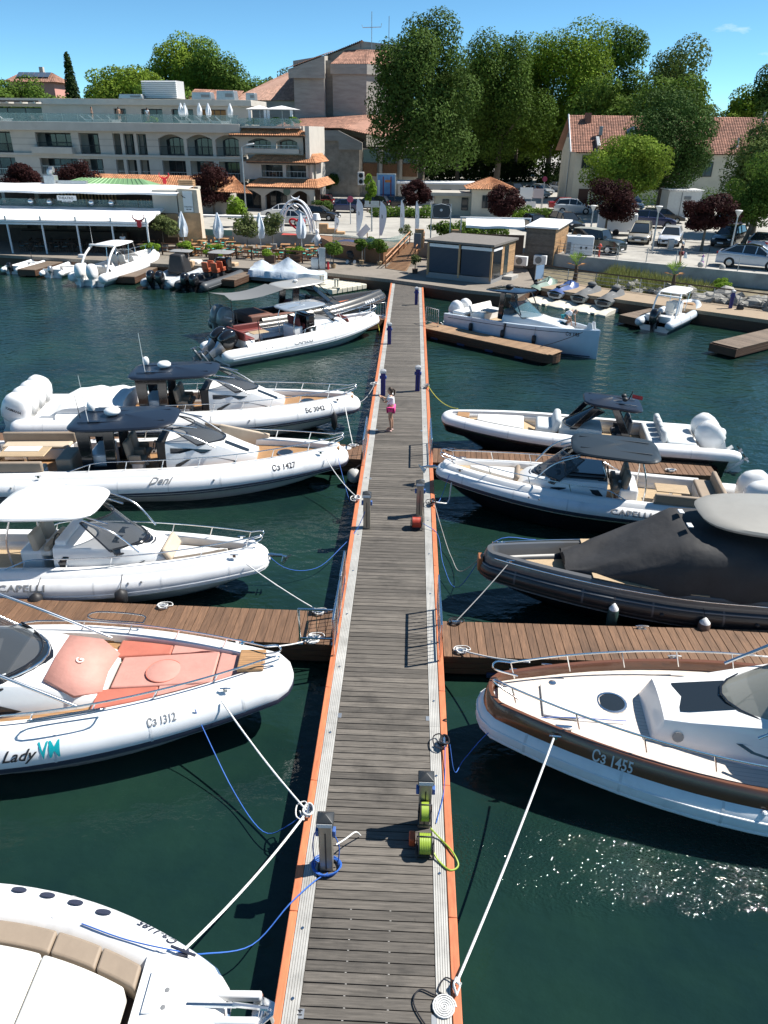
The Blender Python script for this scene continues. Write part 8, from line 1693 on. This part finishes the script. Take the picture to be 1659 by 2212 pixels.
# arch sculpture
AR = thing('arch_sculpture', 'white crossed arches with crescent on top and red heart seat', 'sculpture', (-11.0, 74.4, 1.95)); APM = M('arch_white', (.80, .80, .82), .4)
for rz, r, h in ((.25, 1.75, 2.9), (-.35, 1.75, 2.9), (.25, 1.45, 2.5), (-.35, 1.45, 2.5)):
    MB().tube([(math.cos(rz)*r*math.cos(a), math.sin(rz)*r*math.cos(a)-.3, h*math.sin(a)) for a in [PI*j/20 for j in range(21)]], .07, 7).build('arch', APM, AR, smooth=60)
MB().tube([(.42*math.cos(a), -.3, 3.35+.42*math.sin(a)) for a in [rad(200+14*j) for j in range(11)]], [.01, .04, .07, .09, .1, .1, .1, .09, .07, .04, .01], 6).build('crescent', APM, AR, smooth=60)
MB().tube([(.6*math.sin(a)**3*1.2, .1, .75+.55*(.81*math.cos(a)-.31*math.cos(2*a)-.12*math.cos(3*a))) for a in [2*PI*j/24 for j in range(24)]], .1, 7, closed=True).build('heart', M('heart_red', (.5, .01, .02), .4), AR, smooth=60)
MB().box((0, -1.2, .01), (2.2, 3.0, .03)).build('red_carpet', M('carpet_red', (.4, .06, .05), .9), AR)
# stage, ramp, steps
ST = thing('wooden_stage', 'raised brown wooden deck with glass edge beside the ramp', 'deck', (0, 0, 0)); sp = [(-6.8, 66.4), (-2.3, 63.0), (-.35, 67.6), (-8.8, 71.9)]
MB().prism([(x, y, .85) for x, y in sp], (0, 0, 1.13)).build('platform', M('stage_wood', (.22, .11, .055), .65, var=.3, stretch=(1, 6, 6)), ST)
for a, b in ((sp[0], sp[1]), (sp[1], sp[2])):
    a, b = Vector(a), Vector(b); c = (a+b)/2; MB().box((c.x, c.y, 2.4), ((b-a).length, .03, .8), rz=math.atan2(b.y-a.y, b.x-a.x)).build('glass_edge', GRAIL, ST)
RP = thing('wooden_ramp', 'sloping plank ramp with bright wooden handrails beside the kiosk', 'ramp', (0, 0, 0)); RW_ = M('ramp_wood', (.30, .17, .09), .65, var=.25); n = 26
for i in range(n):
    u = i/n; a = Vector((-2.0, 61.2)).lerp(Vector((-.15, 67.7)), u); b = Vector((-.4, 60.0)).lerp(Vector((1.0, 67.9)), u); z = lerp(.88, 2.02, u); c = (a+b)/2; MB().box((c.x, c.y, z), ((b-a).length, .27, .04), rz=math.atan2(b.y-a.y, b.x-a.x)).build('plank', RW_, RP)
HR = M('handrail_orange', (.42, .20, .09), .55)
for p, q in (((-2.05, 61.2), (-.2, 67.6)), ((.35, 63.4), (1.05, 67.8))):
    p, q = Vector(p), Vector(q); z0 = .88 if p.y < 62 else 1.35
    for i in range(5):
        u = i/4; c = p.lerp(q, u); MB().box((c.x, c.y, lerp(z0, 2.0, u)+.45), (.09, .09, .95)).build('rail_post', HR, RP)
    for dz in (.9, .5): MB().tube([(p.x, p.y, z0+dz), (q.x, q.y, 2.0+dz)], .05, 4).build('handrail', HR, RP)
WS = thing('wooden_steps', 'pale wooden block steps beside the arch sculpture', 'steps', (-8.3, 73.2, 1.95)); MB().box((0, 0, .45), (.8, .9, .9)).build('block', WOODL, WS); MB().box((.8, -.1, .25), (.9, .9, .5)).build('block', WOODL, WS); MB().box((1.6, -.2, .12), (.8, .9, .25)).build('block', WOODL, WS)
SB_ = thing('slanted_board', 'white slanted board on a wooden stand on the stage', 'board', (-4.4, 70.4, 1.98), .3); MB().box((0, 0, .55), (.6, .08, 1.25), ry=.8).build('board', WHITEP, SB_); MB().tube([(.4, .1, 0), (.35, .1, .9)], .05, 5).build('leg', WOODL, SB_)
SH = thing('navy_shade', 'navy blue canopy on thin poles in front of the stage', 'canopy', (-5.3, 63.8, .85), rad(-6)); MB().loft([[(x, y, 1.45+.32*(1-((x)/1.4)**2)-.05*abs(y)) for x in [-1.4+2.8*i/12 for i in range(13)]] for y in (-.6, 0, .6)], closed=False).build('fabric', M('navy_fabric', (.02, .035, .10), .8), SH, smooth=50)
for x in (-1.35, 1.35):
    for y in (-.55, .55): MB().tube([(x, y, 0), (x, y, 1.5)], .025, 5).build('pole', GALV, SH)
SR = thing('stroller', 'small dark stroller with white wheel under the navy canopy', 'stroller', (-5.0, 63.4, .85)); MB().box((0, 0, .6), (.5, .45, .35), ry=.4).build('seat', BLACKM, SR, bev=.06); MB().ell((-.1, 0, .8), (.3, .26, .22), 10, 6).build('hood', BLACKM, SR, smooth=60)
for x, y in ((.3, .22), (.3, -.22), (-.3, .22), (-.3, -.22)): MB().lathe([(.12, -.02), (.12, .02)], (x, y, .12), 12, (0, 1, 0)).build('wheel', WHITEP, SR)
GP = thing('grey_service_post', 'grey metal service cabinet at the quay edge beside a red extinguisher', 'cabinet', (-7.0, 60.3, .85)); MB().box((0, 0, .8), (.5, .4, 1.6)).build('casing', GALV, GP, bev=.03); MB().box((-.6, .1, .4), (.6, .5, .8)).build('lower_box', GALV, GP, bev=.03)
FX = thing('fire_extinguisher', 'red fire extinguisher at the quay edge', 'extinguisher', (-6.55, 60.1, .85)); MB().lathe([(.1, 0), (.1, .45), (.05, .55), (.03, .65)], (0, 0, 0), 10).build('bottle', M('ext_red', (.5, .02, .02), .4), FX, smooth=50)
# white statue and lampshade
SS = thing('white_statue', 'white sculpted figure behind the folded parasol', 'statue', (-8.6, 70.4, .95)); MB().lathe([(.35, 0), (.38, .1), (.2, .3), (.3, .6), (.36, .9), (.2, 1.2), (.12, 1.3), (.18, 1.45), (.15, 1.65), (.02, 1.75)], (0, 0, 0), 14).build('figure', WHITEP, SS, smooth=60); MB().tube([(-.3, 0, .95), (-.5, -.1, .6), (-.2, -.2, .5)], .09, 7).tube([(.3, 0, .95), (.5, -.1, .65), (.25, -.2, .5)], .09, 7).build('arms', WHITEP, SS, smooth=60)
FLm = thing('floor_lamp', 'big white lampshade on a post beside the arch sculpture', 'lamp', (-9.0, 73.4, 1.95)); MB().tube([(0, 0, 0), (0, 0, 1.3)], .03, 6).build('stem', WHITEP, FLm); MB().lathe([(.42, 1.2), (.28, 1.75), (.02, 1.75)], (0, 0, 0), 16).build('shade', WCANV, FLm, smooth=60)
# feather flags
def flag(label, x, y, z, h=3.2, w_=.6, rz=.2):
    t = thing('feather_flag', label, 'flag', (x, y, z), rz, 'white feather flags'); pole = [(0, 0, 0), (0, 0, h*.7), (.06, 0, h*.9), (.32, 0, h*1.02)]; MB().tube(spline(pole, 5), .018, 5).build('pole', TXTW, t); N = 10; A = []; B = []
    for i in range(N+1):
        u = i/N; zz = lerp(.35, h, u); A.append((.01+.06*max(0, u-.7)*3, .02*math.sin(u*6), zz)); B.append((.01+w_*(.35+.65*math.sin(min(1, u*1.6)*PI/2))*math.sqrt(max(0, 1-max(0, (u-.72)/.3)**2)), .08*math.sin(u*5+1), zz-.10*u))
    MB().loft([A, B], closed=False).build('cloth', M('flag_white', (.80, .82, .85), .8), t, smooth=60); MB().box((.22, -.02, h*.62), (.08, .02, .4)).build('print', TXTG, t); return t
for lb, x, y in (('white feather flag standing alone in the paved yard', -5.1, 71.6), ('white feather flag at the back edge of the stage', -2.9, 69.2), ('white feather flag left of the small dark potted shrub', -1.1, 70.8), ('white feather flag next to the information pillars', .25, 70.0), ('small white feather flag beside the block steps', -7.2, 72.6), ('small white feather flag behind the wooden shed', 12.2, 70.5)): flag(lb, x, y, 2.0, 1.6 if 'small white' in lb else 3.2, .4 if 'small white' in lb else .6, rz=R_.uniform(-.9, .5))
# billboard with a generic harbour poster
BB = thing('billboard', 'tall billboard poster with blue sea picture in front of the theatre', 'billboard', (-4.5, 100, 2.0), rad(-4))
MB().box((1.1, .1, 2.2), (2.4, .25, 3.5)).build('frame', GALV, BB, bev=.03); MB().box((1.1, -.04, 2.2), (2.15, .04, 3.2)).build('poster_sky', M('poster_blue', (.16, .32, .55), .5, var=.3, scale=.7), BB); MB().box((1.1, -.07, 1.1), (2.15, .03, 1.0)).build('poster_sea', M('poster_deep', (.03, .07, .18), .5, var=.4, scale=1.5), BB)
for x in (.75, 1.7): MB().box((x, -.09, 2.3), (.12, .03, 2.6)).build('poster_bars', M('poster_red', (.25, .04, .05), .5), BB)
MB().box((.2, -.09, 2.0), (.28, .03, 2.4)).build('poster_caption', WHITEP, BB); MB().box((1.3, -.10, 3.1), (.7, .03, .28)).build('poster_patch', M('poster_orange', (.6, .2, .05), .5), BB)
for x in (.4, 1.8): MB().box((x, .1, .25), (.15, .15, .6)).build('post', GALV, BB)
# lamps and poles
def lamp(label, x, y, h, kind='arm', z=2.0, rz=0.):
    t = thing('street_lamp', label, 'street lamp', (x, y, z), rz); MB().tube([(0, 0, 0), (0, 0, h)], [.09, .05], 8).build('pole', GALV, t, smooth=60)
    if kind == 'arm': MB().tube([(0, 0, h), (.3, 0, h+.18), (.6, 0, h+.25)], .04, 6).build('arm', GALV, t); MB().box((.95, 0, h+.3), (.8, .3, .12), ry=-.15).build('head', WHITEP, t, bev=.04)
    elif kind == 'cone': MB().lathe([(.06, 0), (.09, .1), (.26, .42), (.29, .46), (.25, .5), (.02, .53)], (0, 0, h-.1), 16).build('shade', M('lamp_shade_grey', (.6, .6, .58), .5), t, smooth=40)
    else: MB().box((0, 0, h), (1.4, .3, .25)).build('floodlight_bar', GALV, t); [MB().box((x_, -.15, h+.25), (.4, .25, .35)).build('floodlight', GALV, t) for x_ in (-.45, .1, .5)]
    return t
lamp('tall street lamp with white head in front of the hotel porch', -18.4, 86.7, 6.9); lamp('cone-shaded lamp beside the beige people carrier', 19.95, 65.0, 3.1, 'cone'); lamp('cone-shaded lamp behind the dark green off-roader', 16.3, 72.2, 2.5, 'cone'); lamp('tall floodlight mast beside the house corner', 21.9, 116, 8.3, 'flood'); lamp('plain pole near the black car on the right', 25.8, 63.6, 3.0, 'cone'); lamp('thin post with small box in the paved yard', -3.9, 75.2, 2.3, 'none')
for lb, x, y, h in (('blue and white sign post in the paved yard', -6.4, 81, 2.6), ('round parking sign beside the gate house road', 16.8, 104, 3.6)):
    t = thing('sign_post', lb, 'sign', (x, y, 2)); MB().tube([(0, 0, 0), (0, 0, h)], .05, 6).build('pole', GALV, t); MB().lathe([(.32, 0), (.32, .03)], (0, -.06, h-.2), 14, (0, -1, 0)).build('disc', M('sign_redblue', (.35, .05, .1), .5), t)
WP = thing('white_notice_boards', 'white notice boards beside the gate house road', 'sign', (14.2, 101, 2.0)); MB().box((0, 0, 1.9), (1.6, .08, 1.3)).build('board', WHITEP, WP); MB().box((1.5, -.2, 1.9), (1.3, .08, 1.1)).build('board', M('board_pink', (.6, .5, .5), .6), WP); MB().box((.7, 0, .6), (1.2, .06, .7)).build('board', WHITEP, WP)
for x in (-.6, .7, 2.0): MB().box((x, .05, 1.2), (.08, .08, 2.4)).build('post', GALV, WP)
# generator, hydrant, barriers
GN = thing('generator', 'white generator cabinet beside the parking railing', 'generator', (13.3, 62.2, 2.0), rad(-4)); MB().box((0, 0, .75), (2.1, 1.0, 1.4)).build('cabinet', M('cabinet_white', (.66, .68, .70), .5), GN, bev=.05); MB().box((-.85, -.52, .6), (.3, .04, .8)).build('grille', TXTG, GN); [MB().box((x, -.52, .6), (.14, .04, .18)).build('latch', BLACKM, GN) for x in (.1, .5)]; MB().box((-.1, 0, 1.5), (.3, .2, .1)).build('lifting_eye', GALV, GN)
HY = thing('hydrant', 'red standpipe beside the white generator', 'hydrant', (14.75, 61.3, 2.0)); MB().lathe([(.1, 0), (.07, .1), (.07, .75), (.12, .8), (.1, .95), (.02, 1.0)], (0, 0, 0), 10).tube([(-.18, 0, .78), (.18, 0, .78)], .06, 6).build('body', M('hydrant_red', (.55, .06, .03), .5), HY, smooth=50)
def railing(label, pts, h, z, rails, post, mat, hmat=None, cat='railing', pr=.03):
    t = thing('railing', label, cat, (0, 0, z)); src = None
    for a, b in zip(pts, pts[1:]):
        a, b = Vector(a), Vector(b); n = max(1, int((b-a).length/post))
        for i in range(n+1):
            p = a.lerp(b, i/n)
            if src is None: src = MB().tube([(0, 0, 0), (0, 0, h)], pr, 6).build('post', mat, t, loc=(p.x, p.y, 0))
            else: inst(src, 'post', t, (p.x, p.y, 0))
        for k, f in enumerate(rails): MB().tube([(a.x, a.y, h*f), (b.x, b.y, h*f)], pr*(1.5 if f == 1 and hmat else .6), 5).build('rail', hmat if (f == 1 and hmat) else mat, t)
railing('steel railing with brown handrail along the right walkway', [(9.9, 58.2), (13.3, 55.2), (22.5, 48.1), (36, 38.1)], .95, .84, (1, .72, .45, .18), 1.55, GALV, DWOOD)
railing('thin grey railing on top of the car park wall', [(15.7, 59.2), (24.9, 53.8), (44, 42.6)], 1.05, 2.1, (1,), 1.9, GALV); railing('grey tube railing between the generator and the kiosk', [(11.2, 61.9), (15.6, 59.3)], .95, 2.0, (1, .75, .5, .25), 1.4, GALV)
railing('low black posts and chain in front of the parked cars', [(17.4, 70.6), (21.2, 67.4), (26.6, 64.4)], .8, 2.0, (.8,), 2.0, IRON)
for lb, x, y in (('round concrete ball at the wall railing near the cone', 21.2, 57.0), ('round concrete ball in front of the silver-blue car', 22.4, 56.0)): b_ = thing('concrete_ball', lb, 'bollard', (x, y, 2.0)); MB().ell((0, 0, .2), (.22, .22, .22), 12, 8).build('ball', CONC, b_, smooth=80)
CO = thing('traffic_cone', 'purple and white cone left of the silver-blue car', 'cone', (21.6, 57.9, 2.0)); MB().lathe([(.2, 0), (.16, .05), (.05, .75), (.02, .78)], (0, 0, 0), 12).build('cone', M('cone_purple', (.25, .06, .3), .6), CO, smooth=40); MB().lathe([(.12, .35), (.075, .62)], (.0, 0, 0), 12).build('band', WHITEP, CO)
BN = thing('litter_bin', 'grey litter bin beside the purple plum in the car park', 'bin', (21.7, 65.9, 2.0)); MB().box((0, 0, .45), (.45, .45, .9)).build('bin_body', GALV, BN, bev=.03)
BG2 = thing('blue_gate_panel', 'blue and white gate panel on the walkway beside the jet skis', 'gate', (9.6, 57.4, .85), rad(40)); MB().box((0, 0, .55), (.9, .04, 1.0)).build('panel', M('panel_blue', (.25, .38, .55), .5), BG2); MB().tube([(-.45, 0, 0), (-.45, 0, 1.1), (.45, 0, 1.1), (.45, 0, 0)], .03, 5).build('frame', GALV, BG2)
# people around the quay
DK = M('cloth_dark', (.02, .02, .025), .8); PLAIN = {}
person('man in white shirt and dark trousers standing at the quay cabinet', (-7.3, 61.2, .87), 1.2, TEE, DK, PLAIN); person('waiter in white shirt in the shade under the lower canopy', (-25.0, 66.4, .87), 2.0, TEE, DK, PLAIN)
person('walker in dark top with cap and white bag behind the car park railing', (20.0, 58.0, 2.02), 2.6, DK, M('shorts_maroon', (.16, .03, .04), .8), PLAIN, hair=M('cap_white', (.6, .62, .65), .8)); bgw = thing('white_bag', 'white carrier bag held by the walker behind the railing', 'bag', (20.28, 57.85, 2.55)); MB().box((0, 0, .15), (.28, .16, .4), tx=.5, ty=.5).build('bag', WHITEP, bgw, bev=.05)
hM = HO.matrix_basis
def hw_(x, y, z): return hM @ Vector((x, y, z-2.0))
person('sunbather standing left on the hotel pool terrace', hw_(-18.9, .9, 11.15), .8, None, DK, PLAIN); person('sunbather standing right on the hotel pool terrace', hw_(-15.4, .9, 11.15), 2.2, None, DK, PLAIN); person('guest in white behind the glass on the hotel terrace', hw_(-12.0, 1.4, 11.12), 1.5, TEE, M('cloth_pale', (.5, .5, .5), .8), PLAIN)
ln = None
for i, x in enumerate((-19.3, -18.2, -17.1, -15.9, -31.5, -30.2, -7.3, -5.9, -4.6, -3.3, -2.2)):
    lb = 'white sun lounger on the hotel pool terrace behind the glass'
    if ln is None:
        ln = thing('sun_lounger', lb, 'sun lounger', hw_(x, .5, 11.1), rad(20), 'white loungers on the hotel terrace'); MB().box((.2, 0, .3), (1.3, .6, .08)).build('bed', WHITEP, ln); MB().box((-.6, 0, .55), (.7, .6, .08), ry=.7).build('backrest', WHITEP, ln); MB().box((.2, 0, .13), (1.0, .5, .22)).build('base', WHITEP, ln)
    else: c = copy_tree(ln); c.location = hw_(x, .5, 11.1)
for lb, x in (('folded white parasol, leftmost pair on the hotel terrace', -7.6), ('folded white parasol, second of the pair on the hotel terrace', -7.1), ('folded white parasol right of the pair on the hotel terrace', -5.3), ('folded white parasol in front of the amber windows', -4.2), ('folded white parasol at the right end of the upper terrace', -1.5)): q = hw_(x, 1.2, 11.1); parasol(lb, q.x, q.y, q.z, 2.2, .26, TUBEW, 'small folded parasols on the hotel terrace')
for lb, x, w_ in (('open white parasol at the left of the tower terrace', 2.2, 2.6), ('wide open white parasol on the tower terrace', 4.9, 3.8)):
    q = hw_(x, 1.0, 10.95); t = thing('open_parasol', lb, 'parasol', q, rad(-6.5), 'open white parasols on the tower terrace'); MB().add([(w_/2*a, 1.3*b, 1.75) for a, b in ((-1, -1), (1, -1), (1, 1), (-1, 1))]+[(0, 0, 2.15)], [(0, 1, 4), (1, 2, 4), (2, 3, 4), (3, 0, 4)]).build('canopy', WCANV, t); MB().tube([(0, 0, 0), (0, 0, 2.15)], .05, 6).build('pole', GALV, t)
    for sx in (-1, 1): MB().box((sx*w_*.36, -1.0, .9), (.3, .15, 1.6)).build('curtain', WCANV, t)
for lb, x in (('green plants at the left of the tower terrace', 1.2), ('green plants in the middle of the tower terrace', 4.0), ('green plants at the right of the tower terrace', 6.3), ('green agave in front of the pool terrace windows', -11.0)): q = hw_(x, .1, 11.0); potted(lb, q.x, q.y, q.z, .45, (.9, .4, .45), L_BRT, WHITEP, 600, .3, .2)
